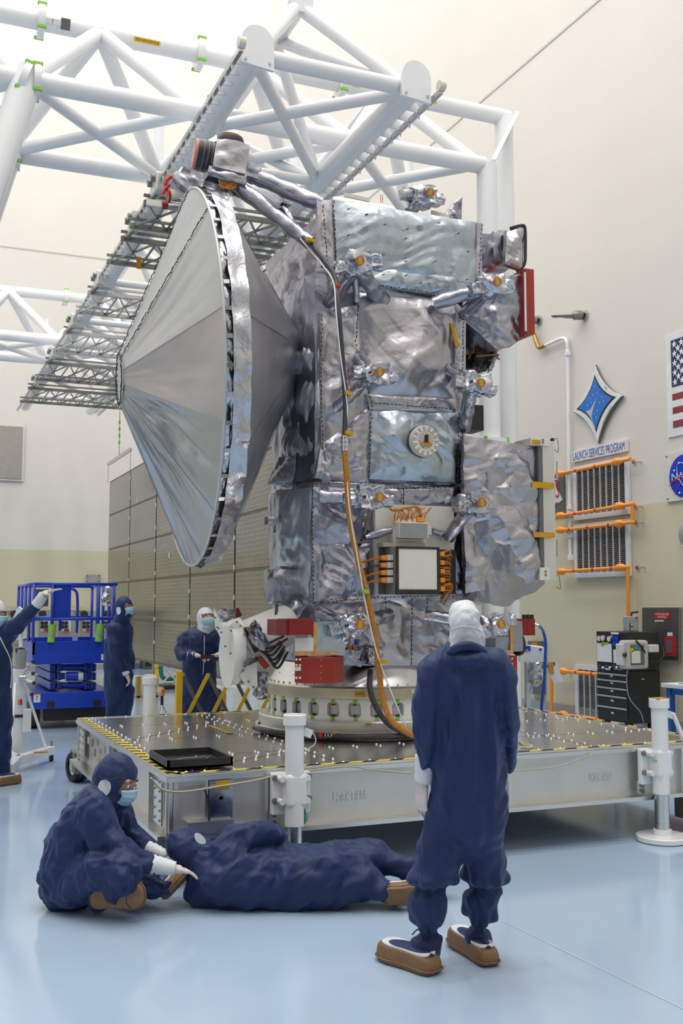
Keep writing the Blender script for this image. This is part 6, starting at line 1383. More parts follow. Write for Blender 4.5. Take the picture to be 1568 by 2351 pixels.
# ---- person lying on one side
g = P(620, 2097, Z=0); fc = Fig(depth_of(g)+.16); J, C = fc.J, fc.C; k_ = fc.k
pc = thing('person', 'person in navy suit lying on the floor beside the cart', 'person', g, 'people in cleanroom suits')
caps = C((500, 2012, 72), (580, 2022, 76), (680, 2026, 72), (760, 2016, 74), (800, 2010, 62)) + C((478, 1990, 52), (470, 2030, 48), (520, 2046, 54), (640, 2050, 54), (760, 2044, 52))
caps += C((500, 1985, 62, .12), (600, 1990, 56, .15), (700, 1990, 54, .15), (780, 1985, 50, .1))
caps += C((520, 1965, 48, -.02), (545, 1928, 40, .02), (590, 1912, 34, .05), (622, 1912, 30, .08), (630, 1925, 26, .2), (600, 1945, 22, .4))
caps += C((770, 1990, 60, .05), (830, 1972, 50, .1), (858, 1968, 44, .12), (872, 1972, 36, .12), (900, 1982, 33, .1), (925, 1990, 26, .08), (940, 1996, 27, .08), (985, 2010, 26, .1))
caps += C((780, 2030, 52, -.02), (840, 2028, 42, -.06), (872, 2040, 32, -.08), (886, 2048, 27, -.06), (908, 2058, 26, -.04))
caps += C((470, 1990, 36), (455, 1965, 34, .03))
flesh('coverall', caps, M['navy'], pc, .0095, 3, (.055, 15, unit(AXR*.5+UPZ*.8)), 15, label='navy blue cleanroom coverall stretched over the back')
hcl = J(436, 1950, .06)
head(pc, hcl, unit(AXF*.85+UPZ*.3-AXR*.2), unit(-AXR*.8+UPZ*.55), r=.118, hood='navy', neck=J(478, 1985, .02), face=False, patch=0, seed=16)
pe = J(459, 1926, -.055); ax1, ax2 = unit(AXR*.75-UPZ*.7), unit(UPZ*.75+AXR*.7)
MB().prism([pe+ax1*.040*math.cos(t)*(1+.2*math.sin(t))+ax2*.022*math.sin(t) for t in np.linspace(0, 2*np.pi, 18, endpoint=False)], unit(-AXF+UPZ*.3)*.012).build('ear_patch', M['cuff'], pc)
hand('glove', pc, J(598, 1948, .42), -AXR, -UPZ, .09, .4)
shoe(pc, J(883, 2062, -.14), J(970, 2060, -.16), up=unit(AXF*.95+UPZ*.25), w=.062, h=.08, label='tan overshoe lying on its side', liner=True)
shoe(pc, J(978, 2018, .12), J(1046, 2012, .16), up=unit(AXF*.3+UPZ*.4-AXR*.6), w=.05, h=.08, label='tan overshoe behind the standing legs', liner=False)
# ---- hooded person by the lift, hand hanging
fd_ = Fig(14.0); J, C = fd_.J, fd_.C; k_ = fd_.k; gy = 1388+1.72*2419/14.0
g = J(272, gy); g[2] = 0
pd = thing('person', 'navy hooded person with pale mask standing beside the blue lift', 'person', g, 'people in cleanroom suits')
caps = C((276, 1430, 14), (272, 1452, 29), (270, 1500, 32), (270, 1550, 33), (270, 1590, 32)) + C((262, 1448, 22, -.05), (264, 1478, 17, -.12), (268, 1508, 15, -.14), (280, 1528, 13, -.14), (286, 1537, 10, -.14)) + C((285, 1448, 20, .14), (292, 1490, 15, .2), (296, 1530, 13, .2))
caps += C((262, 1590, 24), (260, 1630, 18), (258, 1665, 15), (258, gy-8, 14)) + C((284, 1590, 24), (284, 1630, 19), (283, 1665, 15), (284, gy-8, 14))
flesh('coverall', caps, M['navy'], pd, .014, 5, (.045, 12, UPZ), 17)
head(pd, J(284, 1396), unit(AXR*.86-AXF*.45+UPZ*.12), UPZ, r=.125, hood='navy', neck=J(276, 1432), patch=1, seed=18, voxel=.01)
cuff(pd, J(283, 1533, -.14), J(291, 1549, -.14), 9*k_, 8*k_); hand('glove', pd, J(291, 1549, -.14), J(299, 1570, -.14)-J(291, 1549, -.14), -AXR, .095, .45, voxel=.006)
for x in (258, 284): shoe(pd, P(x, gy, D=14.0)*V(1, 1, 0)-.0, P(x+14, gy, D=14.0)*V(1, 1, 0)+V(.12, -.05, 0), w=.055)
# ---- white hooded person holding a strip
fe = Fig(12.0); J, C = fe.J, fe.C; k_ = fe.k; gy = 1388+1.72*2419/12.0
g = J(458, gy); g[2] = 0
pe_ = thing('person', 'person in white hood and navy suit holding dark strip in both hands', 'person', g, 'people in cleanroom suits')
caps = C((468, 1452, 18), (460, 1475, 38), (458, 1520, 40), (458, 1570, 41), (458, 1600, 40)) + C((428, 1470, 22), (416, 1492, 17, -.06), (418, 1506, 14, -.14), (440, 1505, 11, -.26)) + C((496, 1470, 22), (512, 1490, 17, -.05), (514, 1502, 15, -.16), (500, 1508, 11, -.26)) + C((440, 1468, 25), (490, 1468, 25))
caps += C((438, 1600, 30), (436, 1650, 24), (434, 1700, 19), (434, gy-8, 17)) + C((480, 1600, 30), (482, 1650, 24), (482, 1700, 19), (482, gy-8, 17))
flesh('coverall', caps, M['navy'], pe_, .013, 5, (.045, 13, UPZ), 19)
head(pe_, J(473, 1424), unit(AXR*.42-AXF*.8+UPZ*.35), UPZ, r=.118, hood='hood_white', neck=J(468, 1462), seed=20, voxel=.01)
MB().sweep([J(469, 1460, -.18), J(469, 1490, -.22), J(468, 1520, -.23), J(466, 1548, -.22)], .004, 5).build('zipper', M['sign_white'], pe_)
cuff(pe_, J(434, 1504, -.25), J(447, 1504, -.28), 9*k_, 8*k_); hand('glove', pe_, J(447, 1504, -.28), unit(AXR*.9-UPZ*.1-AXF*.2), -UPZ, .092, .5, voxel=.006)
cuff(pe_, J(506, 1506, -.22), J(502, 1506, -.27), 9*k_, 8*k_); hand('glove', pe_, J(504, 1504, -.28), unit(-AXR*.9-AXF*.2), -UPZ, .092, .5, mirror=-1, voxel=.006)
MB().obox(J(476, 1508, -.36), (AXR, AXF, UPZ), (.075, .006, .022)).build('dark_strip', mat('dark_film', (.05, .005, .01), .15), pe_)
for x in (434, 482): a = J(x, gy); a[2] = 0; shoe(pe_, a-AXF*V(1, 1, 0)*-.08, a-AXF*V(1, 1, 0)*.18, w=.055)
# ---- person with raised arm at the edge of the frame
g0 = P(-8, 1795, Z=0); ff = Fig(depth_of(g0)); J, C = ff.J, ff.C; k_ = ff.k; gy = 1795
pf = thing('person', 'person in navy coverall raising one gloved hand beside white stand', 'person', g0, 'people in cleanroom suits')
caps = C((-14, 1455, 24), (-16, 1490, 44), (-18, 1560, 46), (-18, 1630, 46), (-18, 1660, 42)) + C((6, 1462, 26), (35, 1440, 20, -.1), (58, 1420, 17, -.15), (84, 1392, 13, -.2), (92, 1382, 11, -.2)) + C((-45, 1465, 26), (-62, 1530, 20), (-66, 1590, 15))
caps += C((-36, 1660, 34), (-38, 1720, 24), (-38, 1770, 18), (-38, 1785, 16)) + C((-2, 1660, 34), (2, 1710, 23), (4, 1735, 20), (2, 1745, 15), (4, 1770, 17), (6, 1785, 15))
flesh('coverall', caps, M['navy'], pf, .012, 5, (.045, 13, UPZ), 21)
head(pf, J(-14, 1412), unit(AXR*.72-AXF*.6), UPZ, r=.125, hood='hood_white', neck=J(-14, 1458), seed=22, voxel=.009)
MB().sweep(bez([J(-6, 1452, -.2), J(8, 1480, -.21), J(24, 1515, -.16), J(27, 1550, -.14), J(24, 1580, -.15)], 24), .005, 5).build('zipper', M['sign_white'], pf)
cuff(pf, J(84, 1390, -.2), J(100, 1366, -.22), 13*k_, 11*k_); hand('glove', pf, J(100, 1364, -.22), unit(AXR*.9+UPZ*.35-AXF*.1), unit(-UPZ+AXR*.3), .10, .10, voxel=.006, mirror=-1)
shoe(pf, P(-12, 1806, Z=0), P(46, 1797, Z=0), w=.058, label='tan overshoe with white liner'); shoe(pf, P(-55, 1800, Z=0), P(-20, 1790, Z=0), w=.055)
# ================================================================== blue scissor lift
LY = P(90, 1676, Z=0)[1]
def LPt(px, py, dy=0.0): p = P(px, py, Y=LY); p[1] += dy; return p
bl_ = M['blue_lift']; LD_ = 2.0
lx0, lx1 = LPt(72, 1600)[0], LPt(262, 1600)[0]; zL = lambda py: LPt(165, py)[2]
LF = thing('scissor_lift', 'blue scissor lift with railed platform parked by the back wall', 'lift', ((lx0+lx1)/2, LY+1, 0))
ch = MB().box((lx0, LY, zL(1626)), (lx1, LY+LD_, zL(1588))).build('chassis', bl_, LF, bevel=.01)
MB().box((lx0+.2, LY+.1, zL(1655)), (lx1-.05, LY+LD_-.1, zL(1626))).build('underframe', M['black'], ch)
for x in (LPt(117, 1617)[0], LPt(223, 1617)[0]): MB().box((x-.05, LY-.012, zL(1624)), (x+.05, LY+.0, zL(1608))).build('fork_pocket', M['black'], ch, bevel=.008)
q = LPt(85, 1600); MB().box((q[0]-.045, LY-.008, zL(1610)), (q[0]+.045, LY, zL(1592))).build('number_plate', M['sign_white'], ch); text('lettering', '7', M['black'], ch, V(q[0]-.016, LY-.009, zL(1604)), V(1, 0, 0), UP, .03, .05); MB().box((q[0]-.045, LY-.009, zL(1594)), (q[0]+.045, LY-.001, zL(1591))).build('number_band', M['yellow'], ch)
for x in (lx0+.06, lx1-.12):
    for dy in (.3, LD_-.3): w_ = MB().lathe((x-.08, LY+dy, .19), (1, 0, 0), [(.08, 0), (.17, 0), (.19, .03), (.19, .13), (.17, .16), (.08, .16)], 32, caps=False).build('wheel', M['black_rubber'], LF, smooth=40); MB().lathe((x-.07, LY+dy, .19), (1, 0, 0), [(.02, 0), (.1, .01), (.1, .13), (.02, .14)], 20).build('hub', M['grey'], w_, smooth=40)
# folded scissor arms with pins and hydraulic cylinder
for i, py in enumerate((1534, 1554, 1576)):
    for xa_, xb_ in ((116, 130), (133, 145), (197, 210), (211, 224)):
        a, b = LPt(xa_, py+9), LPt(xb_, py-9); s = MB().box((a[0], LY+.1, a[2]), (b[0], LY+LD_-.2, b[2])).build('scissor_arm', bl_, LF, bevel=.01)
        for yy_ in (-5, 5): c = LPt((xa_+xb_)/2, py+yy_); MB().cyl((c[0], LY+.1, c[2]), (c[0], LY+.085, c[2]), .018, n=10).build('pin', M['black'], s)
    a, b = LPt(146, py), LPt(197, py); MB().cyl((a[0], LY+.18, a[2]), (b[0], LY+.18, b[2]), .045, n=16).build('cross_tube', bl_, LF, smooth=40)
a, b = LPt(155, 1554), LPt(190, 1554); MB().cyl((a[0], LY+.12, a[2]), (b[0], LY+.12, b[2]), .06, n=16).build('hydraulic_cylinder', bl_, LF, smooth=40); MB().cyl((b[0]-.05, LY+.12, b[2]), (b[0]+.02, LY+.12, b[2]), .062, n=16).build('white_band', M['sign_white'], LF)
MB().bar(LPt(151, 1546, .05), LPt(152, 1568, .05), .015, .015).build('stop_rod', M['alu'], LF)
pf_ = MB().box((lx0, LY, zL(1524)), (lx1, LY+LD_, zL(1502))).build('platform', bl_, LF, bevel=.006)
for lo, hi in (((lx0, LY), (lx1, LY+.03)), ((lx0, LY), (lx0+.03, LY+LD_)), ((lx1-.03, LY), (lx1, LY+LD_)), ((lx0, LY+LD_-.03), (lx1, LY+LD_))): MB().box((*lo, zL(1502)), (*hi, zL(1472))).build('toe_board', bl_, pf_)
MB().box((LPt(232, 1512)[0], LY-.006, zL(1517)), (LPt(237, 1512)[0], LY, zL(1503))).build('sticker', M['sign_white'], pf_)
r_t = .022
def rail(pts, name='rail'): MB().sweep(bez(pts, len(pts)*6) if len(pts) > 2 else pts, r_t, 10).build(name, bl_, pf_, smooth=True)
zt1, zm1 = zL(1341), zL(1421)
for dy in (0, LD_): rail([(lx0, LY+dy, zt1), (lx1, LY+dy, zt1)]); rail([(lx0, LY+dy, zm1), (lx1, LY+dy, zm1)])
for x in (lx0, lx1): rail([(x, LY, zt1), (x, LY+LD_, zt1)]); rail([(x, LY, zm1), (x, LY+LD_, zm1)])
for px in (77, 120, 226, 261): x = LPt(px, 1400)[0]; rail([(x, LY, zL(1475)), (x, LY, zt1)], 'post')
for x in (lx0, lx1):
    for dy in (.5, 1.0, 1.5, 2.0): rail([(x, LY+dy, zL(1475)), (x, LY+dy, zt1)], 'post')
x = LPt(183, 1400)[0]; rail([(x, LY+LD_-.1, zt1-.03), (x+.2, LY+LD_-.1, zt1-.05), (x+.26, LY+LD_-.1, zt1-.2), (x+.26, LY+LD_-.1, zL(1470))], 'gate_tube'); rail([(x, LY+LD_-.1, zt1-.03), (x, LY+LD_-.1, zL(1455))], 'gate_tube')
MB().box((LPt(120, 1400)[0], LY+.02, zL(1420)), (LPt(163, 1400)[0], LY+.05, zL(1343))).build('blue_board', bl_, pf_, bevel=.004)
MB().box((LPt(85, 1400)[0], LY+.2, zL(1392)), (LPt(115, 1400)[0], LY+.4, zL(1352))).build('control_box', M['grey_dark'], pf_, bevel=.01)
for px in (117, 226):
    q = LPt(px, 1455); sl = MB().cyl((q[0], LY-.01, zL(1474)), (q[0]+.02, LY-.01, zL(1433)), .05, n=14).build('green_sleeve', M['green_tape'], pf_, smooth=40); MB().cyl((q[0]+.008, LY-.01, zL(1460)), (q[0]+.012, LY-.01, zL(1453)), .052, n=14).build('grey_band', M['grey'], sl)
MB().box((LPt(172, 1460)[0], LY+.2, zL(1472)), (LPt(184, 1460)[0], LY+.22, zL(1454))).build('notice', M['sign_white'], pf_)
e = thing('foil_bag', 'crumpled silver bag with amber label hanging on the lift rail', 'bag', LPt(243, 1390)); bc_ = LPt(243, 1368, -.085)
foil_box('bag', bc_, np.eye(3), (.075, .035, .14), M['foil_bright'], e, amp=.025, s=12, seed=140, taper=.6); q = bc_+V(.01, -.05, -.03); MB().box(q-V(.02, .002, .015), q+V(.02, .002, .015)).build('amber_label', M['kapton'], e)
# ================================================================== white mobile column stand
g = P(42, 1752, Z=0); e = thing('column_stand', 'white mobile column stand with cranks and outrigger legs', 'stand', g); D0 = depth_of(g); Q = lambda x, y, dd=0: P(x, y, D=D0+dd)
wpt = M['white_paint']; MB().cyl(g*V(1, 1, 0)+V(0, 0, .12), Q(46, 1535), .075, n=20).build('column', wpt, e, smooth=40); MB().cyl(Q(46, 1535), Q(48, 1490), .06, n=16).build('inner_column', M['grey'], e, smooth=40)
MB().box(Q(36, 1498, -.06), Q(56, 1488, .06)).build('head_plate', M['black'], e)
for a, b in (((40, 1745), (118, 1722)), ((40, 1745), (20, 1765)), ((40, 1745), (-10, 1720))):
    a, b = P(*a, Z=.12), P(*b, Z=.12); MB().bar(a, b, .09, .09).build('outrigger', wpt, e, bevel=.008); c = b-V(0, 0, .085); MB().lathe(c-V(.02, 0, 0), (1, 0, 0), [(.012, 0), (.035, 0), (.035, .04), (.012, .04)], 14).build('caster', M['black_rubber'], e); MB().cyl(b, b+V(0, 0, .10), .012, n=8).build('levelling_screw', M['steel_dark'], e)
MB().cyl(Q(52, 1560), P(106, 1718, Z=.16), .016, n=10).build('brace', wpt, e); MB().cyl(Q(36, 1560), P(22, 1755, Z=.16), .014, n=10).build('brace', wpt, e)
hubp = Q(50, 1556, -.1); MB().cyl(hubp-V(.03, 0, 0), hubp+V(.04, 0, 0), .03, n=14).build('crank_hub', M['steel'], e)
for x, y in ((76, 1519), (76, 1546), (78, 1568), (73, 1594)): q = Q(x, y, -.1); MB().cyl(hubp, q, .010, n=8).build('crank_spoke', M['alu'], e); MB().sphere(q, .022, 10, 8).build('crank_knob', M['black'], e, smooth=True)
MB().box(Q(52, 1682, -.09), Q(72, 1626, .0)).build('control_box', wpt, e, bevel=.012); MB().box(Q(34, 1648, -.09), Q(54, 1640, -.02)).build('clamp_bar', M['black'], e)
q = Q(46, 1612, -.085); MB().box(q-V(.024, .003, .03), q+V(.0, .003, .03)).build('reflector', M['orange'], e); MB().box(q-V(0, .003, .03), q+V(.024, .003, .03)).build('reflector', M['red'], e)
q = P(93, 1727, Z=.17); MB().obox(q, np.eye(3), (.07, .03, .006)).build('amber_tape', M['kapton'], e)
MB().prism([Q(26, 1425, .3), Q(42, 1392, .3), Q(52, 1400, .3), Q(60, 1466, .3), Q(36, 1470, .3)], AXF*.05).build('tilted_panel', wpt, e, bevel=.006); MB().cyl(Q(48, 1490), Q(46, 1450, .3), .025, n=10).build('panel_arm', M['grey'], e)
# ================================================================== expandable barrier
BYb = 10.45; e = thing('expanding_barrier', 'yellow and black expanding lattice barrier standing behind the cart', 'barrier', P(412, 1545, Y=BYb)*V(1, 1, 0))
p0 = P(411, 1541, Y=BYb); MB().box((p0[0]-.03, BYb-.03, .02), (p0[0]+.03, BYb+.03, p0[2])).build('end_post', M['yellow'], e); MB().box((p0[0]-.2, BYb-.25, 0), (p0[0]+.2, BYb+.25, .03)).build('post_foot', M['yellow'], e)
zt_b = P(478, 1547, Y=BYb)[2]; stp_b = P(478, 1545, Y=BYb)[0]-P(421, 1545, Y=BYb)[0]; xs_b = P(421, 1545, Y=BYb)[0]
for k in range(7):
    x = xs_b+k*stp_b; dx = .49
    MB().bar((x, BYb+.012, zt_b), (x+dx, BYb+.012, .08), .012, .036, up=V(1, 0, .4)).build('black_slat', M['grey_dark'], e)
    if k: MB().bar((x, BYb-.012, zt_b), (x-dx if x-dx > p0[0] else p0[0], BYb-.012, .08 if x-dx > p0[0] else zt_b-(x-p0[0])/dx*(zt_b-.08)), .012, .036, up=V(1, 0, -.4)).build('yellow_slat', M['yellow'], e)
    for j in range(3): c = V(x-(stp_b/2)*j, BYb-.02, zt_b-(zt_b-.08)*(stp_b/2)/dx*j); c[0] > p0[0] and MB().cyl(c, c-V(0, .008, 0), .010, n=8).build('rivet', M['steel'], e)
MB().bar((p0[0], BYb, zt_b), (xs_b, BYb, zt_b), .03, .04).build('hinge_arm', M['yellow'], e)
# ================================================================== laser level on tripod
D1 = 11.6; g = P(372, 1388+1.72*2419/D1, D=D1); g[2] = 0; e = thing('laser_level', 'orange laser level on small silver tripod behind the deck', 'laser level', g); top = P(372, 1600, D=D1)
MB().cyl(P(371, 1597, D=D1), P(371, 1580, D=D1), .034, .033, 20).build('laser_body', M['orange'], e, smooth=40, bevel=.004); MB().cyl(P(371, 1580, D=D1), P(371, 1577, D=D1), .022, n=14).build('laser_top', M['steel'], e); MB().sphere(P(374, 1586, D=D1-.032), .012, 8, 6).build('display', M['red'], e)
MB().cyl(top+V(0, 0, .01), top-V(0, 0, .09), .016, n=10).build('tripod_head', M['black'], e)
for a in (0.3, 2.4, 4.5): MB().cyl(top-V(0, 0, .07), V(g[0]+.26*math.cos(a), g[1]+.26*math.sin(a), 0.0), .010, .008, 8).build('leg', M['alu'], e)
# ================================================================== things far behind on the floor
def crate(x0, x1, ytop, ybot, lab, seed):
    g = P((x0+x1)/2, ybot, Z=0); D = depth_of(g); k = D/F; w, h = (x1-x0)*k/2, (ybot-ytop)*k/2
    e = thing('wrapped_crate', lab, 'crate', g); c = g+V(0, .2, h)
    foil_box('wrapping', c, np.eye(3), (w, w*.8, h*.96), M['white_matte'] if seed == 150 else M['foil_warm'], e, amp=.02, s=5, seed=seed, rnd=.05)
    for sx in (-.72, .8): MB().box(c+V(sx*w-.035, -w*.8-.03, -h), c+V(sx*w+.035, -w*.8-.02, h*.95)).build('amber_tape', M['kapton'], e)
    MB().box(c+V(-w, -w*.8-.03, -h), c+V(w, -w*.8-.022, -h*.86)).build('pallet_edge', M['wood'], e)
crate(310, 364, 1552, 1601, 'film wrapped crate with amber tape standing near the laser level', 150); crate(486, 521, 1588, 1634, 'small foil wrapped crate with amber tape behind white hooded person', 151)
g = P(358, 1553, Z=0); k = depth_of(g)/F; e = thing('caution_sign', 'yellow folding caution sign standing on the far floor', 'sign', g)
for s in (-1, 1): MB().prism([g+V(-6*k, s*.15, 0), g+V(6*k, s*.15, 0), g+V(4*k, s*.01, 31*k), g+V(-4*k, s*.01, 31*k)], V(0, s*.01, 0)).build('sign_leaf', M['yellow'], e)
text('lettering', 'AREA', M['black'], e, g+V(-4*k, -.125, 18*k), V(1, 0, 0), UP, 8*k, 4*k)
g = P(388, 1568, Z=0); k = depth_of(g)/F; e = thing('folding_stool', 'teal sling stool with white crossed legs on the far floor', 'stool', g); tl = mat('teal_cloth', (.02, .30, .27), .6)
MB().sweep(bez([g+V(-20*k, 0, 40*k), g+V(-18*k, 0, 20*k), g+V(-10*k, 0, 10*k), g+V(10*k, 0, 10*k), g+V(18*k, 0, 14*k)], 24), 5*k, 8).build('sling_seat', tl, e, smooth=True)
for a, b in (((-16, 38), (16, 0)), ((16, 38), (-16, 0)), ((-16, 38), (16, 38)), ((-14, 0), (14, 0))): MB().cyl(g+V(a[0]*k, -.1, a[1]*k+.02), g+V(b[0]*k, -.1, b[1]*k+.02), .02, n=8).build('frame_tube', M['sign_white'], e)
g = P(386, 1583, Z=0); k = depth_of(g)/F; tag(MB().box(g+V(-20*k, 0, 0.002), g+V(20*k, .4, 10*k)).build('equipment_case', M['black'], bevel=.02), 'low black equipment case on the floor behind the laser level', 'case')
q = P(316, 1525, Y=BY-.1); e = thing('hose_coil', 'blue hose coil hanging low on the back wall', 'hose', q); t = np.linspace(0, 2*np.pi, 40, endpoint=False)
for j in range(3): MB().sweep(np.stack([q[0]+(.1+.01*j)*np.cos(t), np.full(40, q[1]-.03*j), q[2]+(.17+.015*j)*np.sin(t)], 1), .022, 6, closed=True).build('hose_loop', M['blue_hose'], e, smooth=True)
MB().cyl(q+V(0, .1, .18), q+V(0, -.1, .18), .02, n=8).build('hook', M['steel'], e)
for i, (x0, x1, y0, lab) in enumerate(((282, 300, 1508, 'grey floor cabinet at the foot of the back wall by blue hose'), (331, 350, 1512, 'dark floor cabinet between hose coil and caution sign'))):
    a = P(x0, 1528, Y=BY-.5); b = P(x1, 1528, Y=BY-.5); z = P(x0, y0, Y=BY-.5)[2]; e = thing('floor_cabinet', lab, 'cabinet', V((a[0]+b[0])/2, BY-.3, 0))
    MB().box((a[0], BY-.5, 0.002), (b[0], BY-.02, z)).build('body', M['grey'] if i == 0 else M['grey_dark'], e, bevel=.01); MB().box((a[0]+.03, BY-.515, .08), (b[0]-.03, BY-.5, z-.05)).build('door', M['ceiling'] if i == 0 else M['black'], e); MB().box((b[0]-.07, BY-.53, z*.5), (b[0]-.05, BY-.515, z*.7)).build('handle', M['steel'], e)
# ================================================================== black tool chest with instruments by the wall
TX = 9.15; ty0, ty1 = P(1442, 1500, X=TX)[1], P(1370, 1500, X=TX)[1]; TX1 = P(1514, 1500, Y=ty0)[0]
zT = lambda py, px=1442: P(px, py, X=TX)[2]; bk = M['black']
e = thing('tool_chest', 'black rolling tool chest with drawers against the wall', 'tool chest', V((TX+TX1)/2, (ty0+ty1)/2, 0)); ztop = zT(1541)
MB().box((TX, ty0, .12), (TX1, ty1, ztop)).build('body', bk, e, bevel=.008)
db = [1548, 1563, 1581, 1600, 1626, 1662]
for a, b in zip(db[:-1], db[1:]):
    z1, z0 = zT(a)-.004, max(zT(b)+.004, .15); d = MB().box((TX-.015, ty0+.02, z0), (TX, ty1-.02, z1)).build('drawer', bk, e, bevel=.003); MB().box((TX-.035, ty0+.03, z1-.025), (TX-.012, ty1-.03, z1-.003)).build('drawer_pull', M['alu'], d); ym = (ty0+ty1)/2; MB().box((TX-.018, ym-.03, (z0+z1)/2-.012), (TX-.014, ym+.03, (z0+z1)/2+.012)).build('drawer_label', M['sign_white'], d)
for y in (ty0+.1, ty1-.1):
    for x in (TX+.08, TX1-.08): MB().cyl((x, y-.02, .06), (x, y+.02, .06), .058, n=16).build('caster', M['black_rubber'], e)
MB().cyl((TX+.2, ty0-.012, zT(1560)), (TX+.24, ty0-.012, zT(1560)), .012, n=8).build('lock', M['green_tape'], e)
e = thing('test_panel', 'black instrument panel with gauges and paper on the tool chest', 'panel', V(TX+.1, (ty0+ty1)/2, ztop)); zp = zT(1452)
MB().box((TX, ty0-.02, ztop+.004), (TX+.5, ty1, zp)).build('panel_box', bk, e, bevel=.006)
FP = lambda px, py: P(px, py, X=TX-.004)
def fbox(name, x0, y0, x1, y1, m, par, d=.01):
    a, b = FP(x0, y1), FP(x1, y0); return MB().box((TX-.002, a[1], a[2]), (TX-d, b[1], b[2])).build(name, m, par)
fbox('white_paper', 1372, 1478, 1404, 1518, M['paper'], e); fbox('white_label', 1409, 1492, 1422, 1522, M['paper'], e); fbox('white_label', 1403, 1452, 1420, 1456, M['paper'], e); fbox('blue_meter', 1408, 1459, 1420, 1470, M['blue_lift'], e, .02); fbox('blue_meter', 1408, 1472, 1420, 1483, M['blue_lift'], e, .02); fbox('amber_tape', 1382, 1473, 1387, 1483, M['kapton'], e, .014); fbox('green_tape', 1387, 1475, 1397, 1479, M['green_tape'], e, .014); fbox('yellow_label', 1403, 1459, 1408, 1463, M['yellow'], e, .012)
for x, y in ((1386, 1465), (1400, 1467), (1377, 1466)): q = FP(x, y); MB().lathe(q, (-1, 0, 0), [(.04, 0), (.04, .02), (.03, .025)], 18).build('gauge', M['alu_dull'], e, smooth=40); MB().cyl(q-V(.025, 0, 0), q-V(.027, 0, 0), .03, n=16).build('gauge_face', M['sign_white'], e)
for k in range(6): q = FP(1380+8*k, 1530+(k % 2)*3); MB().lathe(q, (-1, 0, 0), [(.025, 0), (.02, .04), (.012, .05)], 12).build('valve_knob', M['steel'] if k % 2 else M['black'], e, smooth=40)
fbox('small_meter', 1413, 1530, 1433, 1538, M['grey_dark'], e, .03); fbox('white_label', 1391, 1534, 1400, 1538, M['paper'], e)
e = thing('gauge_enclosure', 'grey enclosure with glazed door mounted beside the test panel', 'enclosure', P(1457, 1538, Y=ty0-.05)); EYn = ty0-.05
def ebox(name, x0, y0, x1, y1, ya, yb, m, par, bevel=0): a, b = P(x0, y1, Y=ya), P(x1, y0, Y=ya); return MB().box((a[0], ya, a[2]), (b[0], yb, b[2])).build(name, m, par, bevel=bevel)
ebox('housing', 1441, 1470, 1489, 1537, EYn-.18, EYn+.01, mat('enclosure_grey', (.55, .53, .46), .5), e, .03); ebox('door_window', 1449, 1480, 1479, 1527, EYn-.19, EYn-.18, M['grey_dark'], e, .004); ebox('cream_module', 1451, 1494, 1470, 1523, EYn-.2, EYn-.18, M['cream'], e); ebox('teal_module', 1455, 1482, 1471, 1492, EYn-.2, EYn-.18, mat('teal_module', (.08, .25, .25), .5), e); ebox('yellow_label', 1449, 1488, 1454, 1497, EYn-.2, EYn-.18, M['yellow'], e); ebox('side_box', 1427, 1478, 1441, 1528, EYn-.12, EYn, M['ceiling'], e, .01)
q = P(1433, 1503, Y=EYn-.12); MB().lathe(q, (-.3, -1, 0), [(.025, 0), (.03, .03), (.015, .05)], 12).build('knob', M['black'], e)
MB().sweep(bez([P(1440, 1538, Y=EYn-.1), P(1439, 1570, Y=EYn-.06), P(1446, 1605, Y=EYn-.04), P(1470, 1635, Y=EYn-.04), P(1478, 1660, Y=EYn-.04)], 30), .008, 6).build('grey_lead', M['grey'], e, smooth=True)
MB().sweep(bez([P(1460, 1470, Y=EYn-.19), P(1476, 1490, Y=EYn-.2), P(1490, 1515, Y=EYn-.1), P(1510, 1518, Y=EYn-.05), P(1524, 1505, Y=EYn-.02), P(1522, 1485, Y=EYn+.05)], 30), .012, 6).build('black_lead', M['black'], e, smooth=True); ebox('socket_box', 1490, 1480, 1513, 1498, EYn-.14, EYn-.04, M['ceiling'], e, .01)
e = thing('gas_detector', 'grey portable gas detector with carry handle on tool chest', 'detector', P(1454, 1449, Y=ty0+.1)); ebox('case', 1443, 1415, 1466, 1450, ty0+.08, ty0+.2, M['grey'], e, .01); ebox('red_button', 1460, 1416, 1465, 1420, ty0+.07, ty0+.08, M['red'], e); ebox('dial_plate', 1446, 1430, 1453, 1447, ty0+.07, ty0+.08, M['grey_dark'], e)
for y in (1434, 1444): q = P(1449.5, y, Y=ty0+.07); MB().cyl(q, q-V(0, .012, 0), .018, n=12).build('dial', M['alu'], e)
MB().sweep([P(1449, 1416, Y=ty0+.14), P(1450, 1407, Y=ty0+.14), P(1464, 1405, Y=ty0+.14)], .014, 8).build('handle', M['black'], e)
# ================================================================== blue work bench at the edge
c0 = P(1517, 1568, D=13.0); e = thing('work_bench', 'blue framed work bench with grey top and blue cloth', 'bench', V(c0[0]+.4, c0[1]-.8, 0)); bz = c0[2]
MB().box((c0[0], c0[1]-1.8, bz-.05), (c0[0]+.8, c0[1], bz)).build('bench_top', M['ceiling'], e, bevel=.005); MB().box((c0[0]+.1, c0[1]-1.6, bz), (c0[0]+.75, c0[1]-.2, bz+.01)).build('blue_cloth', mat('blue_cloth', (.12, .30, .70), .7), e)
bbl = mat('bench_blue', (.01, .10, .36), .4)
for x in (.08, .7):
    for y in (-.08, -1.7): MB().box((c0[0]+x-.035, c0[1]+y-.035, 0.002), (c0[0]+x+.035, c0[1]+y+.035, bz-.05)).build('leg', bbl, e)
for y in (-.08, -1.7): MB().box((c0[0]+.06, c0[1]+y-.02, bz-.13), (c0[0]+.72, c0[1]+y+.02, bz-.05)).build('apron', bbl, e)
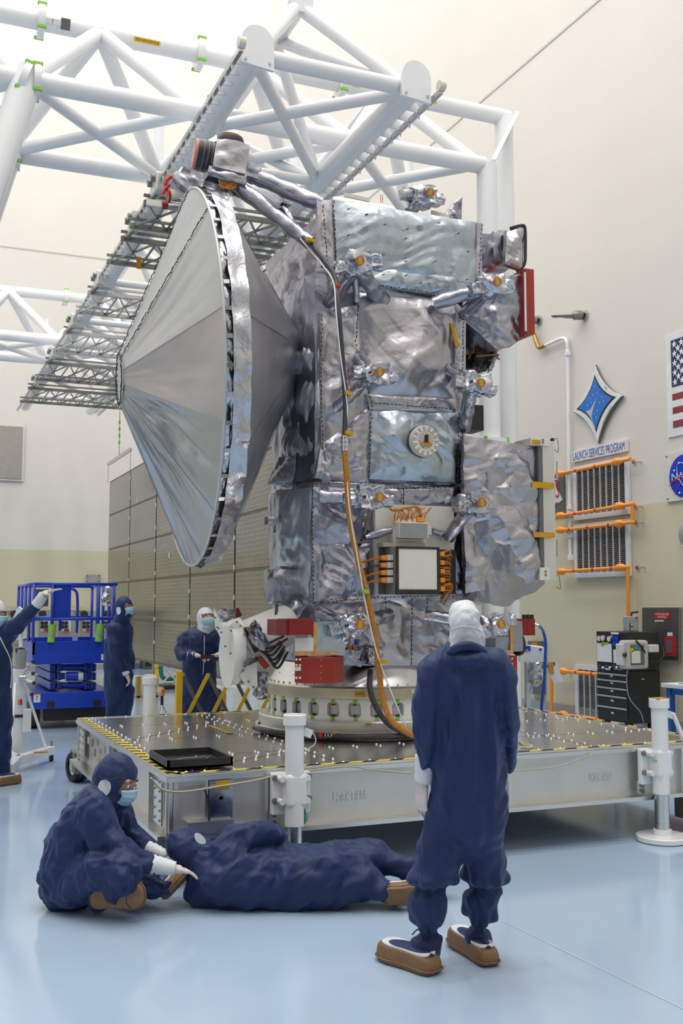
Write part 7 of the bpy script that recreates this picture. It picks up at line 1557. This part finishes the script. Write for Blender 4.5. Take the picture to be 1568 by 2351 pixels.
for x in (.08, .7): MB().box((c0[0]+x-.02, c0[1]-1.7, bz-.13), (c0[0]+x+.02, c0[1]-.08, bz-.05)).build('apron', bbl, e)
# ================================================================== indicator stand beside the cart
D2 = 11.4; g = P(1212, 1388+1.72*2419/D2, D=D2); g[2] = 0; e = thing('indicator_stand', 'white weighing indicator with blue display on slim stand', 'stand', g)
q = P(1222, 1502, D=D2); Qd = lambda x, y, dd=0: P(x, y, D=D2+dd)
MB().prism([Qd(1193, 1520), Qd(1193, 1498), Qd(1218, 1483), Qd(1250, 1487), Qd(1248, 1520), Qd(1230, 1522)], AXF*.12).build('indicator_case', M['sign_white'], e, bevel=.006); MB().prism([Qd(1194, 1496, -.01), Qd(1194, 1484, -.01), Qd(1218, 1483, -.01), Qd(1218, 1495, -.01)], AXF*.02).build('blue_display', M['blue_lift'], e)
for k in range(3): MB().obox(Qd(1199+k*6, 1492.5, -.012), (AXR, AXF, UPZ), (.008, .003, .005)).build('key', M['sign_white'], e)
MB().bar(Qd(1211, 1520), g+V(0, 0, .02), .05, .05).build('stand_post', M['alu_dull'], e); MB().box(g+V(-.25, -.25, 0), g+V(.25, .25, .03)).build('stand_base', M['grey'], e); q = Qd(1241, 1491, -.01); MB().sphere(q, .014, 8, 6).build('side_knob', M['black'], e)
e = thing('tagged_papers', 'white paper tags with amber sleeve hanging from the indicator', 'tags', Qd(1275, 1570)); MB().prism([Qd(1252, 1528, -.05), Qd(1276, 1517, -.05), Qd(1293, 1564, -.05), Qd(1272, 1570, -.05)], AXF*.004).build('paper', M['paper'], e); MB().prism([Qd(1258, 1520, -.06), Qd(1270, 1520, -.06), Qd(1272, 1548, -.06), Qd(1260, 1548, -.06)], AXF*.006).build('amber_sleeve', M['kapton'], e); MB().prism([Qd(1254, 1527, -.055), Qd(1274, 1519, -.055), Qd(1275, 1527, -.055), Qd(1257, 1534, -.055)], AXF*.003).build('purple_band', mat('purple', (.18, .06, .45), .5), e); MB().sweep(bez([Qd(1248, 1500), Qd(1256, 1506, -.05), Qd(1262, 1519, -.05)], 10), .004, 5).build('string', M['cream'], e)
e = thing('foil_parcel', 'silver foil parcel with amber tape tied to the slim stand', 'parcel', Qd(1228, 1572)); foil_box('parcel', Qd(1229, 1545), np.eye(3), (.065, .06, .11), M['foil_bright'], e, amp=.02, s=14, seed=160); MB().lathe(Qd(1229, 1565)-V(0, 0, .012), (0, 0, 1), [(.07, 0), (.075, .012), (.07, .024)], 16, caps=False).build('amber_tape', M['kapton'], e); foil_tube('tail', [Qd(1222, 1570), Qd(1208, 1625)], .02, M['foil_bright'], e, seed=161)
e = thing('blue_hose', 'blue hose curving from the red cover down to the floor', 'hose', Qd(1243, 1640)); MB().sweep(bez([P(1232, 1436, D=9.5), Qd(1244, 1444, -.4), Qd(1252, 1470, -.2), Qd(1252, 1510, -.15), Qd(1250, 1560, -.15), Qd(1243, 1640, -.1), V(g[0]+.15, g[1]-.1, .02)], 50), .016, 8).build('hose', M['blue_hose'], e, smooth=True); MB().cyl(P(1228, 1434, D=9.5), P(1236, 1438, D=9.48), .016, n=10).build('fitting', M['alu'], e)
e = thing('wall_box', 'dark square box low on the wall behind the indicator stand', 'box', W(1236, 1600)); wpoly('lid', [W(1223, 1480), W(1223, 1472), W(1252, 1472), W(1252, 1495), W(1223, 1495)], 0, .1, M['grey_dark'], e); wpoly('tape', [W(1232, 1482), W(1246, 1482), W(1246, 1475), W(1232, 1475)], .1, .105, M['kapton'], e); wpoly('door', [W(1226, 1592), W(1253, 1595), W(1253, 1500), W(1226, 1500)], 0, .06, M['grey_dark'], e)
